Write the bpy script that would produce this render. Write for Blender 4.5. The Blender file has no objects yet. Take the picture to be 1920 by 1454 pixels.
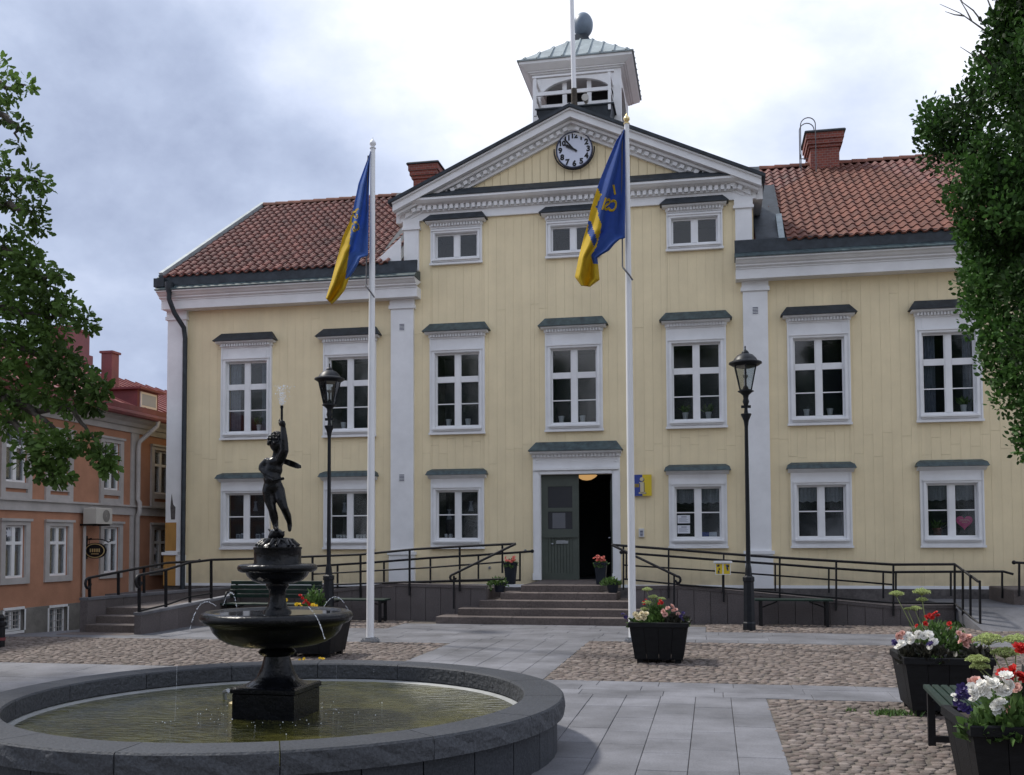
import bpy, bmesh, math, random
import numpy as np
from mathutils import Vector, Matrix
R = math.radians
random.seed(7)
rng = np.random.default_rng(7)
SC = bpy.context.scene
COL = SC.collection

# ------------------------------------------------------------------ camera
CAMX, CAMZ = 2.883, 1.5
F_PX, SHIFT_PX = 1900.0, 199.27
YAW, PITCH, ROLL = R(11.1915), R(2.6437), R(-0.2483)
_c, _s = math.cos(YAW), math.sin(YAW)
FW = Vector((-_s * math.cos(PITCH), _c * math.cos(PITCH), math.sin(PITCH)))
_r0 = Vector((_c, _s, 0)); _u0 = _r0.cross(FW)
RT = _r0 * math.cos(ROLL) + _u0 * math.sin(ROLL)
UP = -_r0 * math.sin(ROLL) + _u0 * math.cos(ROLL)
CAMP = Vector((CAMX, 0, CAMZ))
cam_data = bpy.data.cameras.new('camera')
cam = bpy.data.objects.new('camera', cam_data); COL.objects.link(cam)
m = Matrix((RT, UP, -FW)).transposed().to_4x4(); m.translation = CAMP
cam.matrix_world = m
cam_data.sensor_fit = 'HORIZONTAL'; cam_data.sensor_width = 36.0
cam_data.lens = F_PX / 1920 * 36.0
cam_data.shift_y = SHIFT_PX / 1920
cam_data.clip_start = 0.05; cam_data.clip_end = 3000
SC.camera = cam
# ------------------------------------------------------------------ world
SUN_DIR = Vector((-0.72, 0.24, 1.0)).normalized()          # towards the sun
w = bpy.data.worlds.new('World'); SC.world = w; w.use_nodes = True
nt = w.node_tree; N = nt.nodes; L = nt.links
for n in list(N): N.remove(n)
out = N.new('ShaderNodeOutputWorld'); bg = N.new('ShaderNodeBackground'); L.new(bg.outputs[0], out.inputs[0])
bg.inputs['Strength'].default_value = 0.1
sky = N.new('ShaderNodeTexSky'); sky.sky_type = 'NISHITA'; sky.sun_disc = False
sky.sun_elevation = math.asin(SUN_DIR.z); sky.sun_rotation = math.atan2(SUN_DIR.x, SUN_DIR.y)
sky.air_density = 1.0; sky.dust_density = 1.0
tc = N.new('ShaderNodeTexCoord')
def mapping(loc, sc):
    mp = N.new('ShaderNodeMapping'); mp.inputs['Location'].default_value = loc; mp.inputs['Scale'].default_value = sc
    L.new(tc.outputs['Generated'], mp.inputs['Vector']); return mp
def wnoise(loc, sc, scale, detail, rough, dist=0.0):
    n = N.new('ShaderNodeTexNoise'); n.inputs['Scale'].default_value = scale; n.inputs['Detail'].default_value = detail
    n.inputs['Roughness'].default_value = rough; n.inputs['Distortion'].default_value = dist
    L.new(mapping(loc, sc).outputs[0], n.inputs['Vector']); return n
def wramp(src, pts):
    r = N.new('ShaderNodeValToRGB'); e = r.color_ramp.elements
    while len(e) < len(pts): e.new(0.5)
    for q, (p, c) in zip(e, pts): q.position = p; q.color = (*c, 1)
    L.new(src, r.inputs[0]); return r
def wmix(fac, a, b):
    x = N.new('ShaderNodeMix'); x.data_type = 'RGBA'
    if isinstance(fac, float): x.inputs[0].default_value = fac
    else: L.new(fac, x.inputs[0])
    for k, v in ((6, a), (7, b)):
        if isinstance(v, tuple): x.inputs[k].default_value = (*v, 1)
        else: L.new(v, x.inputs[k])
    return x.outputs[2]
big = wnoise((19.648, 1.208, 17.263), (1, 1, 1.5), 1.5, 10, 0.56, 0.15)
fine = wnoise((33.4, 2.05, 29.35), (1, 1, 1.6), 3.6, 9, 0.55, 0.2)
addn = N.new('ShaderNodeMath'); addn.operation = 'MULTIPLY_ADD'
L.new(fine.outputs[0], addn.inputs[0]); addn.inputs[1].default_value = 0.38; L.new(big.outputs[0], addn.inputs[2])
# thick cloud: grey-blue undersides to blown-out white tops
cloud = wramp(addn.outputs[0], [(0.47, (2.2, 2.6, 3.7)), (0.56, (3.1, 3.6, 4.8)), (0.64, (4.2, 4.7, 5.9)), (0.72, (5.3, 5.7, 6.7)), (0.78, (6.6, 6.8, 7.5)), (0.88, (8.4, 8.5, 8.9))])
gap = wramp(wnoise((7.7, 1.4, 3.1), (1, 1, 2.4), 2.2, 7, 0.5).outputs[0], [(0.2, (1, 1, 1)), (0.30, (0, 0, 0))])
L.new(wmix(gap.outputs[0], cloud.outputs[0], sky.outputs[0]), bg.inputs['Color'])
# ------------------------------------------------------------------ sun (veiled)
sd = bpy.data.lights.new('sun', 'SUN'); sd.energy = 2.3; sd.angle = R(5); sd.color = (1.0, 0.95, 0.87)
so = bpy.data.objects.new('sun', sd); COL.objects.link(so)
so.rotation_euler = SUN_DIR.to_track_quat('Z', 'Y').to_euler(); so.location = (0, 0, 40)
SC.view_settings.view_transform = 'Standard'; SC.view_settings.look = 'None'
SC.view_settings.exposure = 0.77; SC.view_settings.gamma = 1.0; SC.view_settings.use_curve_mapping = False

# ------------------------------------------------------------------ geometry helpers
def ray(px, py): return FW + RT * ((px - 960) / F_PX) - UP * ((py - 727 - SHIFT_PX) / F_PX)
def onY(px, py, Y): d = ray(px, py); return CAMP + d * (Y / d.y)
def onX(px, py, X): d = ray(px, py); return CAMP + d * ((X - CAMX) / d.x)
def onZ(px, py, Z=0.0): d = ray(px, py); return CAMP + d * ((Z - CAMZ) / d.z)
def sstep(a, b, x):
    t = np.clip((np.asarray(x, float) - a) / (b - a), 0, 1); return t * t * (3 - 2 * t)
def gz(x, y):                                               # the street drops away on the left
    return -0.45 * sstep(-7.3, -10.2, x) * sstep(13.5, 19.5, y)

class MB:
    def __init__(s): s.v = []; s.f = []; s.m = []
    def add(s, vs, fs, mi=0):
        b = len(s.v); s.v += [tuple(p) for p in vs]; s.f += [tuple(b + i for i in f) for f in fs]; s.m += [mi] * len(fs); return s
    def box(s, x0, x1, y0, y1, z0, z1, mi=0):
        return s.add([(x0,y0,z0),(x1,y0,z0),(x1,y1,z0),(x0,y1,z0),(x0,y0,z1),(x1,y0,z1),(x1,y1,z1),(x0,y1,z1)],
                     [(0,3,2,1),(4,5,6,7),(0,1,5,4),(1,2,6,5),(2,3,7,6),(3,0,4,7)], mi)
    def cbox(s, x0, x1, y0, y1, z0, z1, c, mi=0):           # box with chamfered top edges
        return s.add([(x0,y0,z0),(x1,y0,z0),(x1,y1,z0),(x0,y1,z0),(x0,y0,z1-c),(x1,y0,z1-c),(x1,y1,z1-c),(x0,y1,z1-c),
                      (x0+c,y0+c,z1),(x1-c,y0+c,z1),(x1-c,y1-c,z1),(x0+c,y1-c,z1)],
                     [(0,3,2,1),(0,1,5,4),(1,2,6,5),(2,3,7,6),(3,0,4,7),(4,5,9,8),(5,6,10,9),(6,7,11,10),(7,4,8,11),(8,9,10,11)], mi)
    def frus(s, b, t, z0, z1, mi=0):                         # tapered box: b, t = (x0,x1,y0,y1)
        return s.add([(b[0],b[2],z0),(b[1],b[2],z0),(b[1],b[3],z0),(b[0],b[3],z0),(t[0],t[2],z1),(t[1],t[2],z1),(t[1],t[3],z1),(t[0],t[3],z1)],
                     [(0,3,2,1),(4,5,6,7),(0,1,5,4),(1,2,6,5),(2,3,7,6),(3,0,4,7)], mi)
    def beam(s, a, b, wd, ht, up=(0,0,1), mi=0):
        a = Vector(a); b = Vector(b); d = (b - a).normalized(); up = Vector(up)
        sx = d.cross(up)
        if sx.length < 1e-5: sx = d.cross(Vector((0,1,0)))
        sx.normalize(); sz = sx.cross(d)
        vs = []
        for p in (a, b):
            for i, j in ((-1,-1),(1,-1),(1,1),(-1,1)): vs.append(p + sx * (i * wd / 2) + sz * (j * ht / 2))
        return s.add(vs, [(0,1,2,3),(7,6,5,4),(0,4,5,1),(1,5,6,2),(2,6,7,3),(3,7,4,0)], mi)
    def prism(s, poly, y0, y1, axis='y', mi=0):              # polygon (a,b) extruded along axis; axis y: (x,z), x: (y,z), z: (x,y)
        n = len(poly)
        def pt(p, e): return {'y': (p[0], e, p[1]), 'x': (e, p[0], p[1]), 'z': (p[0], p[1], e)}[axis]
        vs = [pt(p, y0) for p in poly] + [pt(p, y1) for p in poly]
        fs = [tuple(range(n)), tuple(range(2 * n - 1, n - 1, -1))] + [(i, i + n, (i + 1) % n + n, (i + 1) % n) for i in range(n)]
        return s.add(vs, fs, mi)
    def lathe(s, prof, c=(0,0,0), seg=16, rot=0.0, caps=True, mi=0):
        vs = []
        for r, z in prof:
            for k in range(seg):
                a = rot + 2 * math.pi * k / seg; vs.append((c[0] + r * math.cos(a), c[1] + r * math.sin(a), c[2] + z))
        fs = []
        for i in range(len(prof) - 1):
            for k in range(seg):
                k2 = (k + 1) % seg; fs.append((i*seg+k, i*seg+k2, (i+1)*seg+k2, (i+1)*seg+k))
        if caps:
            fs.append(tuple(range(seg - 1, -1, -1))); fs.append(tuple((len(prof)-1)*seg + k for k in range(seg)))
        return s.add(vs, fs, mi)
    def tube(s, path, r, seg=8, mi=0, caps=True):
        P = [Vector(p) for p in path]; rr = r if isinstance(r, (list, tuple)) else [r] * len(P)
        vs = []; prev = None
        for i, p in enumerate(P):
            t = (P[min(i+1, len(P)-1)] - P[max(i-1, 0)]).normalized()
            if prev is None:
                n = t.cross(Vector((0,0,1)))
                if n.length < 1e-4: n = t.cross(Vector((1,0,0)))
            else: n = prev - t * prev.dot(t)
            n.normalize(); prev = n; b = t.cross(n)
            for k in range(seg):
                a = 2 * math.pi * k / seg; vs.append(p + (n * math.cos(a) + b * math.sin(a)) * rr[i])
        fs = []
        for i in range(len(P) - 1):
            for k in range(seg):
                k2 = (k + 1) % seg; fs.append((i*seg+k, i*seg+k2, (i+1)*seg+k2, (i+1)*seg+k))
        if caps:
            fs.append(tuple(range(seg-1, -1, -1))); fs.append(tuple((len(P)-1)*seg+k for k in range(seg)))
        return s.add(vs, fs, mi)
    def ball(s, c, r, seg=10, rings=7, mi=0):
        rx, ry, rz = (r, r, r) if not isinstance(r, (tuple, list)) else r
        vs = [(c[0], c[1], c[2] - rz)]
        for i in range(1, rings):
            t = -math.pi/2 + math.pi * i / rings
            for k in range(seg):
                a = 2*math.pi*k/seg; vs.append((c[0]+rx*math.cos(t)*math.cos(a), c[1]+ry*math.cos(t)*math.sin(a), c[2]+rz*math.sin(t)))
        vs.append((c[0], c[1], c[2] + rz)); top = len(vs) - 1; fs = []
        for k in range(seg):
            k2 = (k+1) % seg; fs.append((0, 1+k2, 1+k))
            for i in range(rings - 2): fs.append((1+i*seg+k, 1+i*seg+k2, 1+(i+1)*seg+k2, 1+(i+1)*seg+k))
            fs.append((1+(rings-2)*seg+k, 1+(rings-2)*seg+k2, top))
        return s.add(vs, fs, mi)
    def mesh(s, name, mats, origin=(0,0,0), smooth=0):
        me = bpy.data.meshes.new(name)
        o = origin
        me.from_pydata([(v[0]-o[0], v[1]-o[1], v[2]-o[2]) for v in s.v], [], s.f)
        for mt in (mats if isinstance(mats, (list, tuple)) else [mats]): me.materials.append(mt)
        if any(s.m): me.polygons.foreach_set('material_index', s.m)
        if smooth: me.shade_smooth(); me.set_sharp_from_angle(angle=R(smooth))
        me.update(); return me
    def ctr(s, bottom=False):
        a = np.array(s.v); lo, hi = a.min(0), a.max(0); c = (lo + hi) / 2
        if bottom: c[2] = lo[2]
        return Vector(c)
WO = {}
def worig(o): return WO[o.name] if o is not None else Vector((0,0,0))
def link(name, me, parent=None, loc=(0,0,0)):
    o = bpy.data.objects.new(name, me); COL.objects.link(o); loc = Vector(loc)
    if parent is not None: o.parent = parent; o.location = loc - worig(parent)
    else: o.location = loc
    WO[o.name] = loc; return o
def build(mb, name, mats, parent=None, smooth=0, origin=None, kind=None, label=None):
    og = Vector(origin) if origin is not None else mb.ctr(bottom=parent is None)
    o = link(name, mb.mesh(name, mats, og, smooth), parent, og)
    if kind: o['kind'] = kind
    if label: o['label'] = label
    return o
def tag(o, label, cat, group=None):
    o['label'] = label; o['category'] = cat
    if group: o['group'] = group
    return o
def thing(name, label, cat, loc, group=None):
    o = bpy.data.objects.new(name, None); COL.objects.link(o); o.location = loc; o.empty_display_size = 0.2
    WO[o.name] = Vector(loc); return tag(o, label, cat, group)
KIDS = {}
def kids(o):
    return [c for c in bpy.data.objects if c.parent is o]
def dup(root, loc=None, rotz=None, label=None, parent=None):
    def rec(o, par, cache):
        c = o.copy(); COL.objects.link(c)
        if par is not None: c.parent = par
        for ch in cache.get(o.name, ()): rec(ch, c, cache)
        return c
    cache = {}
    for o in bpy.data.objects:
        if o.parent is not None: cache.setdefault(o.parent.name, []).append(o)
    r = rec(root, parent, cache)
    if loc is not None: r.location = Vector(loc) - (worig(parent) if parent is not None else Vector((0,0,0))); WO[r.name] = Vector(loc)
    if rotz is not None: r.rotation_euler = (0, 0, rotz)
    if label: r['label'] = label
    return r
def np_mesh(name, verts, faces_flat, loop_tot, mats, mat_idx=None, attr=None, smooth=False):
    me = bpy.data.meshes.new(name); nv = len(verts); nf = len(loop_tot)
    me.vertices.add(nv); me.vertices.foreach_set('co', np.asarray(verts, np.float32).ravel())
    me.loops.add(len(faces_flat)); me.loops.foreach_set('vertex_index', np.asarray(faces_flat, np.int32))
    me.polygons.add(nf); st = np.concatenate([[0], np.cumsum(loop_tot)[:-1]]).astype(np.int32)
    me.polygons.foreach_set('loop_start', st)
    for mt in (mats if isinstance(mats, (list, tuple)) else [mats]): me.materials.append(mt)
    if mat_idx is not None: me.polygons.foreach_set('material_index', np.asarray(mat_idx, np.int32))
    if attr is not None:
        a = me.attributes.new('tint', 'FLOAT', 'POINT'); a.data.foreach_set('value', np.asarray(attr, np.float32))
    me.update(calc_edges=True)
    if smooth: me.shade_smooth()
    me.validate(); return me
def text_mesh(txt, size, mat, depth=0.004, bold=0.0, align='CENTER', shear=0.0):
    cu = bpy.data.curves.new('text', 'FONT'); cu.body = txt; cu.size = size; cu.extrude = depth; cu.offset = bold
    cu.align_x = align; cu.align_y = 'CENTER'; cu.shear = shear; cu.resolution_u = 4
    o = bpy.data.objects.new('text', cu); COL.objects.link(o)
    dg = bpy.context.evaluated_depsgraph_get(); me = bpy.data.meshes.new_from_object(o.evaluated_get(dg))
    bpy.data.objects.remove(o); bpy.data.curves.remove(cu); me.materials.clear(); me.materials.append(mat)
    return me
def front_text(txt, size, mat, parent, pos, name, bold=0.0, mirror=False, rot=0.0):
    me = text_mesh(txt, size, mat, 0.003, bold)
    M = Matrix.Rotation(R(90), 4, 'X') @ Matrix.Rotation(rot, 4, 'Z')
    if mirror: M = M @ Matrix.Scale(-1, 4, Vector((1,0,0)))
    me.transform(M)
    if mirror: me.flip_normals()
    return link(name, me, parent, pos)

# ------------------------------------------------------------------ materials
MATS = {}
def mat(name, col, rough=0.7, var=0.0, vscale=8.0, bump=0.0, bscale=60.0, col2=None, objvar=0.0, metal=0.0, stain=0.0, spec=0.5, coat=0.0, stretch=(1,1,1), tint=0.0, bdist=0.02, transl=0.0):
    m = bpy.data.materials.new(name); m.use_nodes = True; nt = m.node_tree; N = nt.nodes; L = nt.links
    b = N['Principled BSDF']; b.inputs['Roughness'].default_value = rough; b.inputs['Metallic'].default_value = metal
    b.inputs['Specular IOR Level'].default_value = spec; b.inputs['Coat Weight'].default_value = coat
    tcn = N.new('ShaderNodeTexCoord'); geo = N.new('ShaderNodeNewGeometry')
    mp = N.new('ShaderNodeMapping'); mp.inputs['Scale'].default_value = stretch; L.new(geo.outputs['Position'], mp.inputs['Vector'])
    src = None
    if var > 0 or col2:
        n = N.new('ShaderNodeTexNoise'); n.inputs['Scale'].default_value = vscale; n.inputs['Detail'].default_value = 6; n.inputs['Roughness'].default_value = 0.6
        L.new(mp.outputs[0], n.inputs['Vector'])
        rp = N.new('ShaderNodeValToRGB'); e = rp.color_ramp.elements
        a = tuple(c * (1 - var) for c in col); d = col2 if col2 else tuple(min(1, c * (1 + var)) for c in col)
        e[0].position = 0.32; e[0].color = (*a, 1); e[1].position = 0.68; e[1].color = (*d, 1)
        L.new(n.outputs[0], rp.inputs[0]); src = rp.outputs[0]
    def mul(src, fac_socket, lo, hi, f0=0.0, f1=1.0):
        mr = N.new('ShaderNodeMapRange'); mr.inputs[1].default_value = f0; mr.inputs[2].default_value = f1; mr.inputs[3].default_value = lo; mr.inputs[4].default_value = hi; L.new(fac_socket, mr.inputs[0])
        x = N.new('ShaderNodeMix'); x.data_type = 'RGBA'; x.blend_type = 'MULTIPLY'; x.inputs[0].default_value = 1.0
        if src is None: x.inputs[6].default_value = (*col, 1)
        else: L.new(src, x.inputs[6])
        L.new(mr.outputs[0], x.inputs[7]); return x.outputs[2]
    if objvar > 0:
        oi = N.new('ShaderNodeObjectInfo'); src = mul(src, oi.outputs['Random'], 1 - objvar, 1 + objvar)
    if tint > 0:
        at = N.new('ShaderNodeAttribute'); at.attribute_name = 'tint'; src = mul(src, at.outputs['Fac'], 1 - tint, 1 + tint)
    if stain > 0:
        n2 = N.new('ShaderNodeTexNoise'); n2.inputs['Scale'].default_value = 1.3; n2.inputs['Detail'].default_value = 8; n2.inputs['Roughness'].default_value = 0.65
        L.new(geo.outputs['Position'], n2.inputs['Vector']); src = mul(src, n2.outputs[0], 1 - stain, 1 + stain, .3, .7)
    if src is None: b.inputs['Base Color'].default_value = (*col, 1)
    else: L.new(src, b.inputs['Base Color'])
    if bump > 0:
        n3 = N.new('ShaderNodeTexNoise'); n3.inputs['Scale'].default_value = bscale; n3.inputs['Detail'].default_value = 5
        L.new(mp.outputs[0], n3.inputs['Vector'])
        bp = N.new('ShaderNodeBump'); bp.inputs['Strength'].default_value = bump; bp.inputs['Distance'].default_value = bdist
        L.new(n3.outputs[0], bp.inputs['Height']); L.new(bp.outputs[0], b.inputs['Normal'])
    if transl > 0:
        o = N['Material Output']; tr = N.new('ShaderNodeBsdfTranslucent'); mx = N.new('ShaderNodeMixShader'); mx.inputs[0].default_value = transl
        if src is None: tr.inputs[0].default_value = (*col, 1)
        else: L.new(src, tr.inputs[0])
        L.new(b.outputs[0], mx.inputs[1]); L.new(tr.outputs[0], mx.inputs[2]); L.new(mx.outputs[0], o.inputs[0])
    return m
def glass_mat(name, tintc=(0.75, 0.8, 0.82), wob=0.0, refl=1.0):
    m = bpy.data.materials.new(name); m.use_nodes = True; nt = m.node_tree; N = nt.nodes; L = nt.links
    for n in list(N): N.remove(n)
    o = N.new('ShaderNodeOutputMaterial'); t = N.new('ShaderNodeBsdfTransparent'); t.inputs[0].default_value = (*tintc, 1)
    g = N.new('ShaderNodeBsdfGlossy'); g.inputs['Roughness'].default_value = 0.06; g.inputs[0].default_value = (1, 1, 1, 1)
    fr = N.new('ShaderNodeFresnel'); fr.inputs[0].default_value = 1.5
    mt = N.new('ShaderNodeMath'); mt.operation = 'MULTIPLY'; mt.inputs[1].default_value = 1.7 * refl; mt.use_clamp = True; L.new(fr.outputs[0], mt.inputs[0])
    mx = N.new('ShaderNodeMixShader'); L.new(mt.outputs[0], mx.inputs[0]); L.new(t.outputs[0], mx.inputs[1]); L.new(g.outputs[0], mx.inputs[2]); L.new(mx.outputs[0], o.inputs[0])
    if wob > 0:
        geo = N.new('ShaderNodeNewGeometry'); n = N.new('ShaderNodeTexNoise'); n.inputs['Scale'].default_value = 2.5; L.new(geo.outputs['Position'], n.inputs['Vector'])
        bp = N.new('ShaderNodeBump'); bp.inputs['Strength'].default_value = wob; bp.inputs['Distance'].default_value = 0.05; L.new(n.outputs[0], bp.inputs['Height']); L.new(bp.outputs[0], g.inputs['Normal'])
    return m
M_yellow = mat('yellow_paint', (0.79, 0.67, 0.435), 0.75, 0.04, 3.0, 0.2, 90, objvar=0.012, stain=0.06, stretch=(1, 1, 0.12))
def splash(m, z0, z1, amt):
    nt = m.node_tree; N = nt.nodes; L = nt.links; b = N['Principled BSDF']; src = b.inputs['Base Color'].links[0].from_socket
    geo = N.new('ShaderNodeNewGeometry'); sp = N.new('ShaderNodeSeparateXYZ'); L.new(geo.outputs['Position'], sp.inputs[0])
    n = N.new('ShaderNodeTexNoise'); n.inputs['Scale'].default_value = 4.0; n.inputs['Detail'].default_value = 8; L.new(geo.outputs['Position'], n.inputs['Vector'])
    mr = N.new('ShaderNodeMapRange'); mr.inputs[1].default_value = z1; mr.inputs[2].default_value = z0; mr.inputs[3].default_value = 0; mr.inputs[4].default_value = amt; L.new(sp.outputs[2], mr.inputs[0])
    mu = N.new('ShaderNodeMath'); mu.operation = 'MULTIPLY'; L.new(mr.outputs[0], mu.inputs[0]); L.new(n.outputs[0], mu.inputs[1])
    x = N.new('ShaderNodeMix'); x.data_type = 'RGBA'; L.new(mu.outputs[0], x.inputs[0]); L.new(src, x.inputs[6]); x.inputs[7].default_value = (0.20, 0.17, 0.13, 1); L.new(x.outputs[2], b.inputs['Base Color'])
splash(M_yellow, 0.5, 1.1, 0.8)
M_backing = mat('board_gap', (0.52, 0.43, 0.26), 0.9)
M_white = mat('white_paint', (0.77, 0.775, 0.785), 0.6, 0.05, 2.5, 0.1, 40, stain=0.05)
M_whiteroof = mat('grey_white_paint', (0.55, 0.56, 0.58), 0.6, 0.06, 2.5)
M_copper = mat('dark_copper', (0.03, 0.037, 0.045), 0.55, 0.35, 6.0, 0.1, 30, spec=0.3)
M_green = mat('green_copper', (0.035, 0.052, 0.060), 0.55, 0.35, 9.0, 0.1, 30, col2=(0.065, 0.10, 0.105), stretch=(1, 1, 0.3))
M_patina = mat('pale_copper', (0.26, 0.305, 0.32), 0.6, 0.2, 4.0, col2=(0.33, 0.385, 0.40))
M_tile = mat('roof_tile', (0.125, 0.045, 0.029), 0.85, 0.35, 5.0, 0.2, 60, objvar=0.14, stain=0.3, tint=0.0)
M_tile2 = mat('roof_tile_mass', (0.125, 0.044, 0.034), 0.75, 0.4, 5.0, 0.2, 60, stain=0.3, tint=0.3)
M_brick = None
M_granite = mat('granite_wall', (0.098, 0.085, 0.086), 0.75, 0.25, 55.0, 0.15, 90, objvar=0.1, stain=0.2)
M_plinth = mat('plinth_stone', (0.10, 0.09, 0.088), 0.85, 0.3, 12.0, 0.4, 30, stain=0.25)
M_step = mat('step_stone', (0.105, 0.085, 0.078), 0.8, 0.25, 30.0, 0.15, 80, stain=0.25)
M_coping = mat('basin_granite', (0.038, 0.042, 0.050), 0.65, 0.3, 70.0, 0.35, 45, spec=0.25, objvar=0.1, stain=0.2)
M_rough = mat('split_granite', (0.050, 0.054, 0.062), 0.8, 0.35, 60.0, 0.5, 26, objvar=0.1, bdist=0.04)
M_slab = mat('slab_granite', (0.125, 0.127, 0.141), 0.75, 0.16, 60.0, 0.12, 70, objvar=0.14, stain=0.42)
M_ground = mat('ground_sand', (0.15, 0.135, 0.12), 0.95, 0.3, 20.0, 0.3, 40)
M_bed = mat('cobble_bed', (0.10, 0.085, 0.07), 0.95, 0.4, 30.0, 0.4, 60)
M_cob = mat('cobble', (0.150, 0.114, 0.098), 0.8, 0.35, 6.0, 0.3, 60, col2=(0.18, 0.155, 0.14), objvar=0.36, spec=0.3)
M_black = mat('black_iron', (0.007, 0.007, 0.009), 0.5, 0.3, 10.0, spec=0.3)
M_bronze = mat('black_bronze', (0.005, 0.0055, 0.007), 0.2, 0.4, 14.0, 0.25, 40, spec=0.22)
M_lampblk = mat('lamp_paint', (0.008, 0.010, 0.014), 0.45, 0.2, 10.0, spec=0.3)
M_orange = mat('orange_render', (0.40, 0.20, 0.125), 0.85, 0.08, 3.0, 0.2, 40, stain=0.1)
M_oband = mat('grey_render', (0.42, 0.40, 0.39), 0.8, 0.08, 4.0, stain=0.12)
M_obase = mat('grey_plinth', (0.19, 0.18, 0.165), 0.9, 0.2, 4.0, 0.3, 20, stain=0.2)
M_redmetal = mat('red_metal', (0.24, 0.075, 0.07), 0.5, 0.15, 2.0, col2=(0.30, 0.115, 0.105))
M_darkred = mat('dark_red_metal', (0.15, 0.03, 0.035), 0.5, 0.2, 3.0)
M_pole = mat('pole_white', (0.72, 0.73, 0.75), 0.35, 0.03, 2.0)
M_blue = mat('flag_blue', (0.045, 0.11, 0.38), 0.8, 0.1, 6.0, transl=0.5)
M_blue_backlit = mat('flag_blue_backlit', (0.085, 0.19, 0.52), 0.8, 0.1, 6.0, transl=0.5)  # left flag: daylight shining through the cloth is put into the blue
M_fyel = mat('flag_yellow', (0.62, 0.43, 0.015), 0.8, 0.1, 6.0, transl=0.35)
M_glass = glass_mat('window_glass', (0.85, 0.88, 0.9), wob=0.03, refl=0.45)
M_lglass = glass_mat('lantern_glass', (0.9, 0.92, 0.92), refl=0.8)
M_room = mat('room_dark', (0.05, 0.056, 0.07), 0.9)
M_bellshade = mat('belfry_shade', (0.012, 0.012, 0.014), 0.9)  # near-black: the shade inside the belfry is put into the colour
M_curtain = mat('net_curtain', (0.42, 0.43, 0.45), 0.9, 0.1, 20.0, transl=0.3)
M_greyc = mat('grey_curtain', (0.20, 0.22, 0.26), 0.9, 0.15, 14.0)
M_doorg = mat('door_green', (0.062, 0.075, 0.062), 0.5, 0.12, 5.0)
M_dpanel = mat('door_pane', (0.02, 0.022, 0.03), 0.25)
M_pot = mat('dark_pot', (0.014, 0.018, 0.028), 0.5, 0.2, 8.0, spec=0.3)
M_planter = mat('planter_black', (0.007, 0.0075, 0.009), 0.6, 0.3, 8.0, 0.15, 40, stretch=(1,1,4), spec=0.2)
M_bench = mat('bench_green', (0.009, 0.024, 0.018), 0.45, 0.3, 8.0, spec=0.3)
M_soil = mat('soil', (0.03, 0.022, 0.016), 0.95, 0.3, 30.0, 0.5, 40)
M_ochre = mat('ochre_board', (0.42, 0.22, 0.06), 0.8, 0.2, 5.0, stretch=(1,1,0.2))
M_gold = mat('gilt', (0.75, 0.60, 0.30), 0.3, metal=0.7)
M_ivory = mat('clock_face', (0.62, 0.66, 0.78), 0.4)
M_pot_w = mat('white_pot', (0.6, 0.6, 0.6), 0.5)
M_paper = mat('paper', (0.62, 0.64, 0.70), 0.8)
M_ink = mat('ink', (0.06, 0.07, 0.12), 0.8)
M_pink = mat('pink_heart', (0.72, 0.05, 0.22), 0.6)
M_sgblue = mat('sign_blue', (0.03, 0.06, 0.28), 0.4)
M_sgyel = mat('sign_yellow', (0.68, 0.50, 0.02), 0.4)
M_steel = mat('galvanised', (0.35, 0.37, 0.40), 0.35, metal=0.8)
M_acbox = mat('unit_case', (0.50, 0.48, 0.44), 0.5, 0.05, 4.0)
M_rope = mat('rope', (0.10, 0.10, 0.11), 0.8)
M_bark = mat('bark', (0.055, 0.045, 0.035), 0.9, 0.4, 14.0, 0.6, 20)
M_leafL = mat('oak_leaf', (0.070, 0.125, 0.027), 0.6, tint=0.6, spec=0.25, transl=0.35)
M_leafR = mat('column_leaf', (0.040, 0.094, 0.020), 0.6, tint=0.75, spec=0.25, transl=0.3)
M_leafP = mat('plant_leaf', (0.075, 0.14, 0.035), 0.55, tint=0.45, transl=0.3)
M_leafD = mat('dark_leaf', (0.030, 0.030, 0.022), 0.5, tint=0.45, transl=0.2)
M_dill = mat('dill_green', (0.42, 0.49, 0.20), 0.7, tint=0.3, transl=0.3)
M_petw = mat('white_petal', (0.9, 0.89, 0.85), 0.6, transl=0.35)
M_petc = mat('cream_petal', (0.74, 0.66, 0.46), 0.6, transl=0.25)
M_petp = mat('pink_petal', (0.72, 0.44, 0.38), 0.6, transl=0.25)
M_petr = mat('red_petal', (0.55, 0.025, 0.02), 0.6, transl=0.25)
M_pets = mat('salmon_petal', (0.66, 0.20, 0.16), 0.6, transl=0.25)
M_pety = mat('yellow_petal', (0.75, 0.52, 0.02), 0.6, transl=0.25)
M_petv = mat('violet_petal', (0.035, 0.02, 0.12), 0.6, transl=0.15)
def emis(name, col, st):
    m = bpy.data.materials.new(name); m.use_nodes = True; b = m.node_tree.nodes['Principled BSDF']
    b.inputs['Base Color'].default_value = (*col, 1); b.inputs['Emission Color'].default_value = (*col, 1); b.inputs['Emission Strength'].default_value = st; return m
M_lampglow = emis('ceiling_lamp_glow', (0.9, 0.52, 0.2), 0.32)
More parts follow.
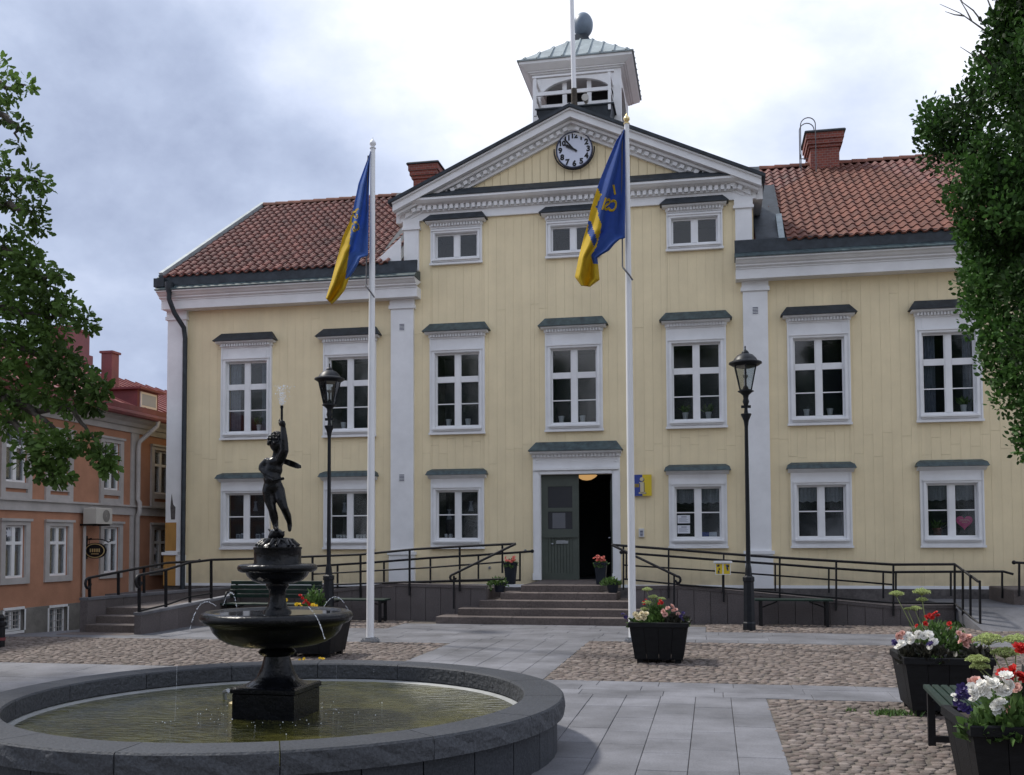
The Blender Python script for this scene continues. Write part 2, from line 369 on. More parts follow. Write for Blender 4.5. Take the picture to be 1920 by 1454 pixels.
def brick_mat():
    m = bpy.data.materials.new('chimney_brick'); m.use_nodes = True; nt = m.node_tree; N = nt.nodes; L = nt.links; b = N['Principled BSDF']; b.inputs['Roughness'].default_value = 0.85
    geo = N.new('ShaderNodeNewGeometry'); sp = N.new('ShaderNodeSeparateXYZ'); L.new(geo.outputs['Position'], sp.inputs[0])
    ad = N.new('ShaderNodeMath'); L.new(sp.outputs[0], ad.inputs[0]); L.new(sp.outputs[1], ad.inputs[1]); cb = N.new('ShaderNodeCombineXYZ'); L.new(ad.outputs[0], cb.inputs[0]); L.new(sp.outputs[2], cb.inputs[1])
    br = N.new('ShaderNodeTexBrick'); br.inputs['Scale'].default_value = 4.0; br.inputs['Color1'].default_value = (0.24, 0.062, 0.04, 1); br.inputs['Color2'].default_value = (0.17, 0.045, 0.035, 1); br.inputs['Mortar'].default_value = (0.22, 0.16, 0.14, 1)
    br.inputs['Mortar Size'].default_value = 0.02; L.new(cb.outputs[0], br.inputs['Vector']); L.new(br.outputs[0], b.inputs['Base Color']); return m
M_brick = brick_mat()
def water_mat():
    m = bpy.data.materials.new('basin_water'); m.use_nodes = True; nt = m.node_tree; N = nt.nodes; L = nt.links; b = N['Principled BSDF']
    geo = N.new('ShaderNodeNewGeometry'); n = N.new('ShaderNodeTexNoise'); n.inputs['Scale'].default_value = 2.2; n.inputs['Detail'].default_value = 7; n.inputs['Roughness'].default_value = 0.65; L.new(geo.outputs['Position'], n.inputs['Vector'])
    rp = N.new('ShaderNodeValToRGB'); e = rp.color_ramp.elements; e[0].position = 0.35; e[0].color = (0.015, 0.017, 0.005, 1); e[1].position = 0.68; e[1].color = (0.085, 0.08, 0.02, 1)
    L.new(n.outputs[0], rp.inputs[0]); L.new(rp.outputs[0], b.inputs['Base Color']); b.inputs['Roughness'].default_value = 0.05; b.inputs['Specular IOR Level'].default_value = 0.4; b.inputs['IOR'].default_value = 1.33
    mp = N.new('ShaderNodeMapping'); mp.inputs['Scale'].default_value = (1, 2.2, 1); L.new(geo.outputs['Position'], mp.inputs[0])
    n2 = N.new('ShaderNodeTexNoise'); n2.inputs['Scale'].default_value = 9.0; n2.inputs['Detail'].default_value = 4; L.new(mp.outputs[0], n2.inputs['Vector'])
    bp = N.new('ShaderNodeBump'); bp.inputs['Strength'].default_value = 0.55; bp.inputs['Distance'].default_value = 0.03; L.new(n2.outputs[0], bp.inputs['Height']); L.new(bp.outputs[0], b.inputs['Normal']); return m
M_water = water_mat()
M_spray = mat('water_drop', (0.80, 0.83, 0.88), 0.15, transl=0.4)

# ================================================================== GROUND
def ground_sheet():
    xs = np.concatenate([[-500, -120, -40, -20], np.linspace(-12, -7, 16), [-4, 0, 4, 8, 14, 30, 120, 500]])
    ys = np.concatenate([[-300, -60, -15, 0, 6, 12], np.linspace(13.5, 20, 12), [26, 34, 60, 200, 900]])
    vs = [(x, y, float(gz(x, y)) - 0.03) for y in ys for x in xs]; nx = len(xs)
    fs = [(j*nx+i, j*nx+i+1, (j+1)*nx+i+1, (j+1)*nx+i) for j in range(len(ys)-1) for i in range(nx-1)]
    mb = MB(); mb.v = vs; mb.f = fs; mb.m = [0]*len(fs); return mb
g = build(ground_sheet(), 'ground', M_ground, origin=(0,0,0)); g['kind'] = 'structure'

FX, FY, FR, FZ = onY(519, 1300, 7.0).x, 7.0, 2.10, 0.39      # fountain
# cobbled fields (x0,x1,y0,y1) and grey granite paving between them
COBF = [('near', 3.36, 9.0, 4.6, 9.93), ('right', 1.06, 9.2, 10.88, 15.15), ('left', -9.6, -0.92, 11.35, 14.5),
        ('strip', 2.75, 8.6, 16.9, 18.55), ('strip', -5.6, -2.65, 16.75, 18.4)]
def in_cob(x, y):
    return any(a <= x <= b and c <= y <= d for _, a, b, c, d in COBF)
def bed(x0, x1, y0, y1, z, name, mt):
    xs = np.linspace(x0, x1, max(2, int((x1-x0)/0.6)+1)); ys = np.linspace(y0, y1, max(2, int((y1-y0)/0.6)+1)); nx = len(xs)
    mb = MB(); mb.v = [(x, y, float(gz(x, y)) + z) for y in ys for x in xs]
    mb.f = [(j*nx+i, j*nx+i+1, (j+1)*nx+i+1, (j+1)*nx+i) for j in range(len(ys)-1) for i in range(nx-1)]; mb.m = [0]*len(mb.f)
    o = build(mb, name, mt, origin=((x0+x1)/2, (y0+y1)/2, 0)); o['kind'] = 'structure'; return o
pav = bed(-11.5, 11.5, 2.0, 21.4, -0.012, 'paving', M_bed)
fields = [bed(a, b, c, d, -0.006, 'cobble_field', M_bed) for _, a, b, c, d in COBF]
# stones: jittered grid of low irregular domes
def stone_geo(px_, py_, pz_, sx, sy, h, rot, n=8):
    k = len(px_); a = np.linspace(0, 2*np.pi, n, endpoint=False)[None, :] + rng.uniform(-0.12, 0.12, (k, n))
    rr = rng.uniform(0.86, 1.08, (k, n))
    cx, sn = np.cos(rot)[:, None], np.sin(rot)[:, None]
    def ringv(f, hz):
        ux = np.sign(np.cos(a)) * np.abs(np.cos(a))**0.8 * rr * f * sx[:, None]; uy = np.sign(np.sin(a)) * np.abs(np.sin(a))**0.8 * rr * f * sy[:, None]
        return np.stack([px_[:, None] + ux*cx - uy*sn, py_[:, None] + ux*sn + uy*cx, pz_[:, None] + (h*hz)[:, None] + np.zeros_like(ux)], -1)
    r0 = ringv(1.0, -0.6); r1 = ringv(0.93, 0.62); r2 = ringv(0.6, 0.98)
    V = np.concatenate([r0, r1, r2], 1)                       # k, 3n, 3
    f = []
    for i in range(2):
        for j in range(n): f.append([i*n+j, i*n+(j+1) % n, (i+1)*n+(j+1) % n, (i+1)*n+j])
    return V, np.array(f), np.array([[2*n+j for j in range(n)]])
def stones_in(fld, pitch):
    _, x0, x1, y0, y1 = fld; P = []
    yy = y0 + pitch*0.45; row = 0
    while yy < y1 - 0.02:
        xx = x0 + pitch*0.45 + (row % 2)*pitch*0.5
        while xx < x1 - 0.02:
            P.append((xx + random.uniform(-.26, .26)*pitch, yy + random.uniform(-.24, .24)*pitch)); xx += pitch*random.uniform(.86, 1.18)
        yy += pitch*0.86; row += 1
    return np.array(P)
def cobbles(fld, parent, pitch, single=0):
    P = stones_in(fld, pitch); k = len(P)
    # leave out stones no camera near the photo's could see
    d = np.hypot(P[:, 0]-CAMX, P[:, 1]); keep = (d > 4.2) & (np.hypot(P[:, 0]-FX, P[:, 1]-FY) > FR + 0.1); P = P[keep]; k = len(P)
    order = np.argsort(np.hypot(P[:, 0]-CAMX-0.9, P[:, 1]-3.0)); P = P[order]
    sx = rng.uniform(.40, .56, k)*pitch; sy = rng.uniform(.38, .50, k)*pitch; h = rng.uniform(.005, .013, k)*pitch/.11; rot = rng.uniform(-1.4, 1.4, k)
    pz = gz(P[:, 0], P[:, 1]) - 0.002
    s = min(single, k)
    if s:
        # the stones that show largest: one object each, a dozen shared shapes
        protos = []
        for q in range(14):
            V, f, cap = stone_geo(np.zeros(1), np.zeros(1), np.zeros(1), rng.uniform(.44, .64, 1)*pitch, rng.uniform(.36, .50, 1)*pitch, rng.uniform(.006, .013, 1), np.zeros(1))
            mb = MB(); mb.add(V[0].tolist(), f.tolist() + cap.tolist()); protos.append(mb.mesh('cobblestone', M_cob, smooth=55))
        for i in range(s):
            o = link('cobblestone', protos[i % 14], parent, (P[i, 0], P[i, 1], pz[i])); o.rotation_euler = (random.uniform(-.06, .06), random.uniform(-.06, .06), random.gauss(0, .9))
            sc = random.uniform(.74, 1.12); o.scale = (sc, sc, sc)
    if k > s:
        V, f, cap = stone_geo(P[s:, 0], P[s:, 1], pz[s:], sx[s:], sy[s:], h[s:], rot[s:])
        n3 = V.shape[1]; kk = k - s; off = (np.arange(kk)*n3)[:, None, None]
        quads = (f[None] + off).reshape(kk, -1); caps = (cap[None] + off).reshape(kk, -1)
        flat = np.concatenate([quads, caps], 1).ravel(); lt = np.tile([4]*len(f) + [cap.shape[1]], kk)
        tint = np.repeat(rng.uniform(0, 1, kk), n3)
        pw = worig(parent)
        me = np_mesh('cobblestones', V.reshape(-1, 3) - np.array(pw), flat, lt, M_cob2, attr=tint, smooth=True)
        o = link('cobblestones', me, parent, pw); o['kind'] = 'stuff'
M_cob2 = mat('cobble_mass', (0.150, 0.114, 0.098), 0.8, 0.3, 6.0, 0.3, 60, col2=(0.18, 0.155, 0.14), tint=0.36, spec=0.3)
for i, fl in enumerate(COBF):
    cobbles(fl, fields[i], 0.088 if i == 0 else 0.098, 300 if i == 0 else 0)
# granite slabs
def slab_rect(x0, x1, y0, y1, lx, ly, alongx=True, lst=None):
    rows = max(1, round((y1-y0)/ly)) if alongx else max(1, round((x1-x0)/lx))
    for r in range(rows):
        if alongx:
            a = y0 + (y1-y0)*r/rows; b = y0 + (y1-y0)*(r+1)/rows; x = x0 - random.uniform(0, lx*.8)
            while x < x1:
                e = x + lx*random.uniform(.8, 1.25); lst.append((max(x, x0), min(e, x1), a, b)); x = e
        else:
            a = x0 + (x1-x0)*r/rows; b = x0 + (x1-x0)*(r+1)/rows; y = y0 - random.uniform(0, ly*.8)
            while y < y1:
                e = y + ly*random.uniform(.8, 1.25); lst.append((a, b, max(y, y0), min(e, y1))); y = e
SL = []
slab_rect(-0.92, 1.06, 10.88, 15.15, .36, .62, False, SL)          # path to the steps
slab_rect(-9.6, 9.2, 15.15, 16.75, .74, .40, True, SL)            # cross band
slab_rect(-9.6, -0.92, 14.5, 15.15, .74, .33, True, SL)
slab_rect(-2.65, 2.75, 16.75, 17.85, .74, .37, True, SL)
slab_rect(2.75, 9.2, 16.75, 16.9, 1.2, .2, True, SL)
slab_rect(1.06, 9.2, 9.93, 10.88, .70, .32, True, SL)             # near band
slab_rect(-0.92, 1.06, 9.3, 10.88, .36, .60, False, SL)
slab_rect(1.06, 3.36, 4.6, 9.93, .335, .58, False, SL)             # near path
slab_rect(-9.6, -0.92, 9.3, 11.35, .8, .42, True, SL)
slab_rect(-5.0, 1.06, 4.6, 9.3, .62, .40, True, SL)
SL = [s for s in SL if s[1]-s[0] > .06 and s[3]-s[2] > .05]
def slab_mb(s, mb):
    x0, x1, y0, y1 = s; gp = .0022
    n = 1 if x0 > -7 else 3
    z = max(float(gz((x0+x1)/2, (y0+y1)/2)), -1) + random.uniform(-.0015, .0015)
    a = float(gz(x0, (y0+y1)/2)); b = float(gz(x1, (y0+y1)/2))
    mb.cbox(x0+gp, x1-gp, y0+gp, y1-gp, -.05, 0.0, .003)
    for i in range(len(mb.v)-12, len(mb.v)):
        v = mb.v[i]; mb.v[i] = (v[0], v[1], v[2] + float(gz(v[0], v[1])) + z - float(gz((x0+x1)/2, (y0+y1)/2)))
    return mb
def slab_key(s):
    cx, cy = (s[0]+s[1])/2, (s[2]+s[3])/2; return -((s[1]-s[0])*(s[3]-s[2])/max(1, cy)**3) if not (cx < -5 and cy < 9.3) else 0
SL = [s for s in SL if max(math.hypot(x-FX, y-FY) for x in s[:2] for y in s[2:]) > 1.95]
SL.sort(key=slab_key)
for s in SL[:300]:
    build(slab_mb(s, MB()), 'slab', M_slab, pav)
if len(SL) > 300:
    mb = MB()
    for s in SL[300:]: slab_mb(s, mb)
    o = build(mb, 'slabs', M_slab, pav); o['kind'] = 'stuff'
# grass between the stones
def leaf_arrays(P, Dn, size, wid, roll=None, tmpl='blade'):
    """flat arrays for many small leaves: P base points, Dn directions"""
    k = len(P); Dn = Dn/np.linalg.norm(Dn, axis=1)[:, None]
    rnd = rng.normal(size=(k, 3)); S = np.cross(Dn, rnd); S /= np.linalg.norm(S, axis=1)[:, None]; U = np.cross(S, Dn)
    T = {'blade': ([(0,-.5,0),(0,.5,0),(.6,.4,.1),(.6,-.4,.1),(1,0,0)], [[0,1,2,3],[3,2,4]]),
         'oval': ([(0,0,0),(.25,.34,.06),(.6,.42,.09),(1,0,-.05),(.6,-.42,.09),(.25,-.34,.06),(.5,0,0)], [[0,6,2,1],[6,3,2],[0,5,4,6],[6,4,3]]),
         'oak': ([(0,0,0),(.18,.15,.03),(.30,.17,.03),(.42,.34,.08),(.56,.27,.05),(.70,.40,.09),(.86,.28,.03),(1,.10,-.05),(1,-.10,-.05),(.86,-.28,.03),(.70,-.40,.09),(.56,-.27,.05),(.42,-.34,.08),(.30,-.17,.03),(.18,-.15,.03)],
                 [[0,14,13,2,1],[2,13,11,4],[2,4,3],[13,12,11],[4,11,9,6],[4,6,5],[11,10,9],[6,9,8,7]])}[tmpl]
    t = np.array(T[0]); n = len(t)
    sz = np.asarray(size)[:, None, None] if np.ndim(size) else size; wd = np.asarray(wid)[:, None, None] if np.ndim(wid) else wid
    V = P[:, None, :] + Dn[:, None, :]*t[None, :, 0:1]*sz + S[:, None, :]*t[None, :, 1:2]*sz*wd + U[:, None, :]*t[None, :, 2:3]*sz
    off = np.arange(k)*n; flat = []; lts = []
    pf = np.concatenate([np.array(f) for f in T[1]]); flat = (off[:, None] + pf[None]).ravel(); lt = np.tile([len(f) for f in T[1]], k)
    return V.reshape(-1, 3), flat, lt, n
def leaf_obj(name, P, Dn, size, wid, mt, parent=None, tmpl='oval', tint=None, kind=None, origin=None):
    P = np.asarray(P, float); V, fl, lt, n = leaf_arrays(P, np.asarray(Dn, float), size, wid, tmpl=tmpl)
    tn = np.repeat(rng.uniform(0, 1, len(P)) if tint is None else tint, n)
    og = np.array(origin) if origin is not None else (np.array([P[:, 0].mean(), P[:, 1].mean(), P[:, 2].min()]))
    o = link(name, np_mesh(name, V - og, fl, lt, mt, attr=tn), parent, og)
    if kind: o['kind'] = kind
    return o
def tuft(cx, cy, rx, ry, n, h, label):
    P = np.stack([cx + rng.normal(0, rx/2, n), cy + rng.normal(0, ry/2, n), np.zeros(n)], -1); D = np.stack([rng.normal(0, .6, n), rng.normal(0, .6, n), np.ones(n)], -1)
    o = leaf_obj('grass_tuft', P, D, rng.uniform(.5, 1, n)*h, .22, M_leafP, tmpl='blade'); tag(o, label, 'grass', 'grass tufts in the paving'); o['kind'] = 'stuff'
c = onZ(1672, 1341); tuft(c.x, c.y, .15, .08, 170, .07, 'green weed tuft among cobbles beside the large black planter')
c = onZ(1592, 1334); tuft(c.x, c.y, .05, .03, 40, .045, 'tiny green weed alone among the near cobbles')
c = onZ(1800, 1175); tuft(c.x, c.y, .45, .3, 420, .14, 'yellowing grass growing under the railing at the ramp end')

# ================================================================== TOWN HALL
YF = 21.5
TH = thing('town_hall', 'pale yellow wooden town hall with white trim, pediment, bell tower and red tiled roof', 'building', (0, YF, 0))
WR = [('A', -2.595), ('A', 0.0), ('A', 2.585)]
COLS = [-7.56, -5.07, -2.58, 0.0, 2.585, 5.06, 7.56]
HWK = {'W': .62, 'G': .597, 'A': .583}
def zz(px_, py_): return onY(px_, py_, YF).z
Z_GB, Z_WB, Z_WT, Z_AB = 1.324, 3.83, 5.95, 7.60
# openings that cut the boards: (x0,x1,z0,z1)
OPEN = []
for i, x in enumerate(COLS):
    OPEN.append((x-.605, x+.605, Z_WB+.02, 6.1))
    if i != 3: OPEN.append((x-.58, x+.58, Z_GB+.02, 2.95))
for _, x in WR: OPEN.append((x-.568, x+.568, Z_AB+.02, 8.55))
OPEN.append((-.86, .93, 0.0, 3.4))
PIL = [(-9.52, -9.06), (-4.09, -3.57), (3.56, 4.06), (9.05, 9.5)]
mb = MB()
# wall core with real openings behind the boards
def wall_core(mb, x0, x1, z0, z1, y0, y1, holes):
    xs = sorted({x0, x1, *[v for h in holes for v in h[:2] if x0 < v < x1]}); zs = sorted({z0, z1, *[v for h in holes for v in h[2:] if z0 < v < z1]})
    for a, b in zip(xs, xs[1:]):
        run = None
        for c_, d in zip(zs, zs[1:]):
            mx, mz = (a+b)/2, (c_+d)/2
            solid = not any(h[0] < mx < h[1] and h[2] < mz < h[3] for h in holes)
            if solid: run = (run[0], d) if run else (c_, d)
            if (not solid or d == z1) and run: mb.box(a, b, y0, y1, run[0], run[1]); run = None
SASH = []
for i, x in enumerate(COLS):
    SASH.append((x-.5, x+.5, 3.99, 5.63))
    if i != 3: SASH.append((x-.475, x+.475, 1.52, 2.60))
for _, x in WR: SASH.append((x-.48, x+.48, 7.74, 8.30))
SASH.append((-.735, .805, 0.5, 2.91))
wall_core(mb, -9.5, 9.5, 0.45, 7.1, YF+.025, YF+.2, SASH)
wall_core(mb, -3.8, 3.8, 7.1, 8.7, YF+.025, YF+.2, SASH)
mb.box(-9.5, -9.3, YF+.2, 31.5, .3, 7.3); mb.box(9.3, 9.5, YF+.2, 31.5, .3, 7.3); mb.box(-9.5, 9.5, 31.3, 31.5, .3, 7.3)
build(mb, 'wall', M_backing, TH)
mb = MB(); mb.prism([(21.7, 7.3), (31.5, 7.3), (26.5, 10.75)], -9.5, -9.38, 'x'); mb.prism([(21.7, 7.3), (31.5, 7.3), (26.5, 10.75)], 9.38, 9.5, 'x'); build(mb, 'gable_wall', M_yellow, TH)
# facade boards
BW = 0.188
BOARDS = []
def cut(z0, z1, x0, x1):
    segs = [(z0, z1)]
    for h in OPEN:
        if h[0] < x1 - .035 and h[1] > x0 + .035:
            ns = []
            for a, b in segs:
                if h[3] <= a or h[2] >= b: ns.append((a, b)); continue
                if h[2] > a: ns.append((a, h[2]))
                if h[3] < b: ns.append((h[3], b))
            segs = ns
    return segs
xedges = sorted({-9.06, -4.09, -3.57, 3.56, 4.06, 9.05})
def strips(x0, x1):
    n = round((x1-x0)/BW); return [(x0+(x1-x0)*i/n, x0+(x1-x0)*(i+1)/n) for i in range(n)]
for x0, x1, top in ((-9.06, -4.09, 6.9), (-3.57, 3.56, 8.68), (4.06, 9.05, 6.9)):
    for a, b in strips(x0, x1):
        # split the strip where a window edge falls inside it
        ed = sorted({a, b, *[v for h in OPEN for v in h[:2] if a + .03 < v < b - .03]})
        j = random.choice([3.25, 3.45, 3.55, 3.62, 6.0, 6.6]) + random.uniform(-.12, .12)
        for c0, c1 in zip(ed, ed[1:]):
            for s0, s1 in cut(.56, j, c0, c1) + cut(j, top, c0, c1):
                if s1 - s0 > .04: BOARDS.append((c0, c1, s0, s1))
BOARDS.sort(key=lambda q: -(q[1]-q[0])*(q[3]-q[2]))
def board_mb(q, mb, y=YF):
    d = random.uniform(0, .003); g_ = .0011
    x0, x1, z0, z1 = q[0]+g_, q[1]-g_, q[2]+.002, q[3]-.002
    return mb.add([(x0,y+d,z0),(x1,y+d,z0),(x1,y+d,z1),(x0,y+d,z1),(x0,y+.03,z0),(x1,y+.03,z0),(x1,y+.03,z1),(x0,y+.03,z1)], [(0,1,2,3),(1,5,6,2),(4,0,3,7),(3,2,6,7),(4,5,1,0)])
for q in BOARDS[:300]: build(board_mb(q, MB()), 'board', M_yellow, TH)
if len(BOARDS) > 300:
    mb = MB()
    for q in BOARDS[300:]: board_mb(q, mb)
    build(mb, 'boards', M_yellow, TH, kind='stuff')
# white drip at the wall foot and stone plinth
mb = MB(); mb.box(-9.06, -.9, YF-.03, YF+.02, .5, .56); mb.box(.97, 9.05, YF-.03, YF+.02, .5, .56); build(mb, 'drip_board', M_white, TH)
mb = MB(); mb.box(-9.55, 9.55, YF-.06, YF+.3, -.6, .498); build(mb, 'plinth', M_plinth, TH)
# pilasters
for i, (a, b) in enumerate(PIL):
    mb = MB()
    mb.box(a, b, YF-.08, YF+.024, 1.27, 6.66); mb.box(a-.04, b+.04, YF-.12, YF+.024, 6.66, 6.74); mb.box(a-.02, b+.02, YF-.10, YF+.024, 6.74, 6.868)
    if i:
        mb.box(a-.03, b+.03, YF-.11, YF+.024, .5, 1.2); mb.box(a-.06, b+.06, YF-.14, YF+.024, 1.2, 1.27)
    p = build(mb, 'pilaster', M_white, TH)
    if i == 0:
        mb = MB(); mb.box(a-.03, b-.18, YF-.10, YF+.024, .5, 1.2); mb.box(a+.0, b-.185, YF-.09, YF-.081, 1.30, 1.95)
        build(mb, 'bare_board', M_ochre, p); mb = MB(); mb.box(a-.06, b-.12, YF-.14, YF+.024, 1.2, 1.27); mb.box(b-.18, b+.02, YF-.10, YF+.02, .5, 1.2); build(mb, 'cap', M_white, p)
        mb = MB(); mb.prism([(a+.14, 2.02), (a+.24, 2.02), (a+.25, 2.3), (a+.19, 2.37), (a+.15, 2.62), (a+.12, 2.3)], YF-.0835, YF-.081); build(mb, 'peeled_patch', M_plinth, p)
    if i in (1, 2):
        for zc in (6.25, 2.90):
            if i == 2 and zc < 3: continue
            xc = (a+b)/2; mb = MB(); mb.box(xc-.07, xc+.07, YF-.088, YF-.08, zc-.085, zc+.085)
            gr = build(mb, 'vent', M_white, p); mb = MB()
            for k in range(5): mb.box(xc-.055, xc+.055, YF-.092, YF-.088, zc-.07+k*.03, zc-.055+k*.03)
            build(mb, 'vent_slot', M_ink, gr)
# main entablature, returned at the centre
def entab(x0, x1, cut_in):
    mb = MB(); e = .0
    mb.box(x0, x1, YF-.30, YF+.022, 6.87, 7.07); mb.box(x0, x1, YF-.32, YF+.022, 7.07, 7.095)
    prof = [(YF-.32, 7.095), (YF-.38, 7.12), (YF-.38, 7.15), (YF-.43, 7.17), (YF-.47, 7.21), (YF-.52, 7.23), (YF-.52, 7.26), (YF+.022, 7.26)]
    mb.prism(prof, x0-.02*(x0 < -9), x1+.02*(x1 > 9), 'x'); return mb
build(entab(-9.56, -3.42, 1), 'cornice', M_white, TH); build(entab(3.42, 9.56, 1), 'cornice', M_white, TH)
for a, b in ((-9.60, -3.40), (3.40, 9.60)):
    mb = MB(); mb.prism([(YF-.55, 7.262), (YF-.55, 7.285), (YF-.38, 7.40), (YF-.1, 7.46), (YF-.1, 7.262)], a, b, 'x'); gt = build(mb, 'cornice_flashing', M_green, TH)
    mb = MB(); mb.prism([(YF-.41, 7.385), (YF-.35, 7.40), (YF-.31, 7.66), (YF-.37, 7.66)], a, b, 'x'); build(mb, 'roof_gutter', M_copper, TH)
mb = MB(); mb.box(-9.66, -9.40, YF-.48, YF-.12, 7.36, 7.56); mb.lathe([(.06, 0), (.10, .14), (.10, .24)], (-9.25, YF-.5, 7.2), 10)
mb.tube([(-9.25, YF-.5, 7.25), (-9.25, YF-.5, 7.05), (-9.17, YF-.40, 6.75), (-9.06, YF-.17, 6.45), (-9.03, YF-.16, 6.2), (-9.03, YF-.16, .35)], .055, 10)
build(mb, 'drainpipe', M_copper, TH, 40)
# ------------------------------------------------------------------ windows
def mk_window(kind):
    """everything relative to the opening's axis: x = 0, wall face y = 0"""
    if kind == 'W': zb, zt, s0, s1, x = Z_WB, Z_WT, 3.99, 5.63, .5
    elif kind == 'G': zb, zt, s0, s1, x = Z_GB, 2.86, 1.52, 2.60, .475
    else: zb, zt, s0, s1, x = Z_AB, 8.42, 7.74, 8.30, .48
    hw = HWK[kind]
    mb = MB()                                                  # casing
    mb.box(-hw, -x-.0, -.05, .03, zb+.0, zt); mb.box(x, hw, -.05, .03, zb, zt); mb.box(-x, x, -.05, .03, zb, s0); mb.box(-x, x, -.05, .03, s1, zt)
    mb.box(-hw-.02, hw+.02, -.085, -.05, zb, zb+.045)
    # raised inner moulding, mitred by butting
    q = .055
    mb.box(-x-q, -x-.012, -.075, -.05, s0-.02, s1+q); mb.box(x+.012, x+q, -.075, -.05, s0-.02, s1+q); mb.box(-x-.012, x+.012, -.075, -.05, s1+.012, s1+q); mb.box(-x-q-.02, x+q+.02, -.10, -.075, s1+q, s1+q+.03)
    mb.box(-hw, -hw+.03, -.066, -.05, zb+.05, zt); mb.box(hw-.03, hw, -.066, -.05, zb+.05, zt)
    if kind == 'W':
        mb.box(-.5, -.47, -.06, -.05, 5.74, 5.94); mb.box(.47, .5, -.06, -.05, 5.74, 5.94)
    frame = mb.mesh('window', M_white)
    subs = []
    mb = MB(); mb.box(-x-.06, x+.06, -.12, -.05, s0-.055, s0-.022); mb.box(-x-.04, x+.04, -.09, -.05, s0-.085, s0-.055); subs.append(('sill', mb.mesh('sill', M_white)))
    # sash: outer frame, mullion, transom and thin bars, 3 cm thick, set back
    mb = MB(); y0, y1 = .03, .075; f = .035
    mb.box(-x, -x+f, y0, y1, s0, s1); mb.box(x-f, x, y0, y1, s0, s1); mb.box(-x+f, x-f, y0, y1, s0, s0+f+.01); mb.box(-x+f, x-f, y0, y1, s1-f, s1); mb.box(-.05, .05, y0-.012, y1, s0+f+.01, s1-f)
    for sgn in (-1, 1): mb.box(sgn*.05, sgn*.075, y0, y1, s0+f+.01, s1-f) if sgn > 0 else mb.box(-.075, -.05, y0, y1, s0+f+.01, s1-f)
    xi0, xi1 = .075, x-f
    rows = []
    if kind == 'W':
        tz0, tz1, bz = 4.985, 5.115, 4.51
        for sg in (-1, 1):
            a, b = sorted((sg*xi0, sg*xi1)); mb.box(a, b, y0-.012, y1, tz0, tz1); mb.box(a, b, y0+.01, y1-.01, bz-.011, bz+.011)
        rows = [(s0+f+.01, bz-.011), (bz+.011, tz0), (tz1, s1-f)]
    elif kind == 'G':
        bz = 2.07
        for sg in (-1, 1): a, b = sorted((sg*xi0, sg*xi1)); mb.box(a, b, y0+.01, y1-.01, bz-.012, bz+.012)
        rows = [(s0+f+.01, bz-.012), (bz+.012, s1-f)]
    else: rows = [(s0+f+.01, s1-f)]
    subs.append(('sash', mb.mesh('sash', M_white)))
    for a, b in rows:
        for sg in (-1, 1):
            p, q2 = sorted((sg*xi0, sg*xi1)); mb = MB(); mb.box(p, q2, .052, .058, a, b); subs.append(('pane', mb.mesh('pane', M_glass)))
    # dark room behind
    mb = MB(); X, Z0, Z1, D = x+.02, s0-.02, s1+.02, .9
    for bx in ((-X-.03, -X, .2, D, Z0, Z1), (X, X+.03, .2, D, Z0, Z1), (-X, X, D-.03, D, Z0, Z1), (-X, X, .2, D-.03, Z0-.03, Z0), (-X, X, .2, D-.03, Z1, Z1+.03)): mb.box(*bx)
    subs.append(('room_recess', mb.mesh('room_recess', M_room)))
    # hood
    hz = {'W': 5.95, 'G': 2.86, 'A': 8.42}[kind]
    mb = MB()
    if kind == 'G':
        mb.prism([(-.05, hz), (-.10, hz+.03), (-.17, hz+.055), (-.17, hz+.075), (.03, hz+.075), (.03, hz)], -hw-.05, hw+.05, 'x')
        cop = MB(); cop.frus((-.685, .685, -.21, .03), (-.655, .655, -.15, .03), hz+.077, hz+.16); cop.frus((-.655, .655, -.15, .03), (-.58, .58, -.02, .03), hz+.161, hz+.215); cop.box(-.685, .685, -.215, .03, hz+.077, hz+.0765) if False else None
        hmat = M_green
    else:
        mb.box(-hw, hw, -.07, .03, hz, hz+.03)
        mb.prism([(-.12, hz+.095), (-.20, hz+.115), (-.20, hz+.14), (.03, hz+.14), (.03, hz+.095)], -hw-.085, hw+.085, 'x')
        mb.box(-hw-.02, hw+.02, -.085, .03, hz+.03, hz+.095)
        n = 19 if kind == 'W' else 17
        for k in range(n):
            xc = -hw + .02 + (2*hw-.04)*(k+.5)/n; mb.box(xc-.018, xc+.018, -.135, -.085, hz+.035, hz+.093)
        cw = hw+.13; cop = MB(); cop.box(-cw, cw, -.245, .03, hz+.142, hz+.155); cop.frus((-cw, cw, -.245, .03), (-cw+.13, cw-.13, -.05, .03), hz+.155, hz+.345 if kind == 'W' else hz+.33); hmat = M_green if kind == 'W' else M_copper
    subs.append(('hood_moulding', mb.mesh('hood_moulding', M_white)))
    subs.append(('hood', cop.mesh('hood', hmat)))
    return frame, subs, (zb, s0, s1, x)
WK = {k: mk_window(k) for k in 'WGA'}
WIN = {}
def place_window(kind, x, dark=False):
    frame, subs, _ = WK[kind]
    o = link('window', frame, TH, (x, YF, 0))
    for n, me in subs:
        c = link(n, me, o, (x, YF, 0))
        if n == 'hood' and dark: c.material_slots[0].link = 'OBJECT'; c.material_slots[0].material = M_copper
    return o
for i, x in enumerate(COLS):
    WIN['W', i] = place_window('W', x, dark=i in (0, 1, 5, 6))
    if i != 3: WIN['G', i] = place_window('G', x)
for i, (_, x) in enumerate(WR): WIN['A', i] = place_window('A', x)
def sub(win, name, mb, mt): return build(mb, name, mt, win)
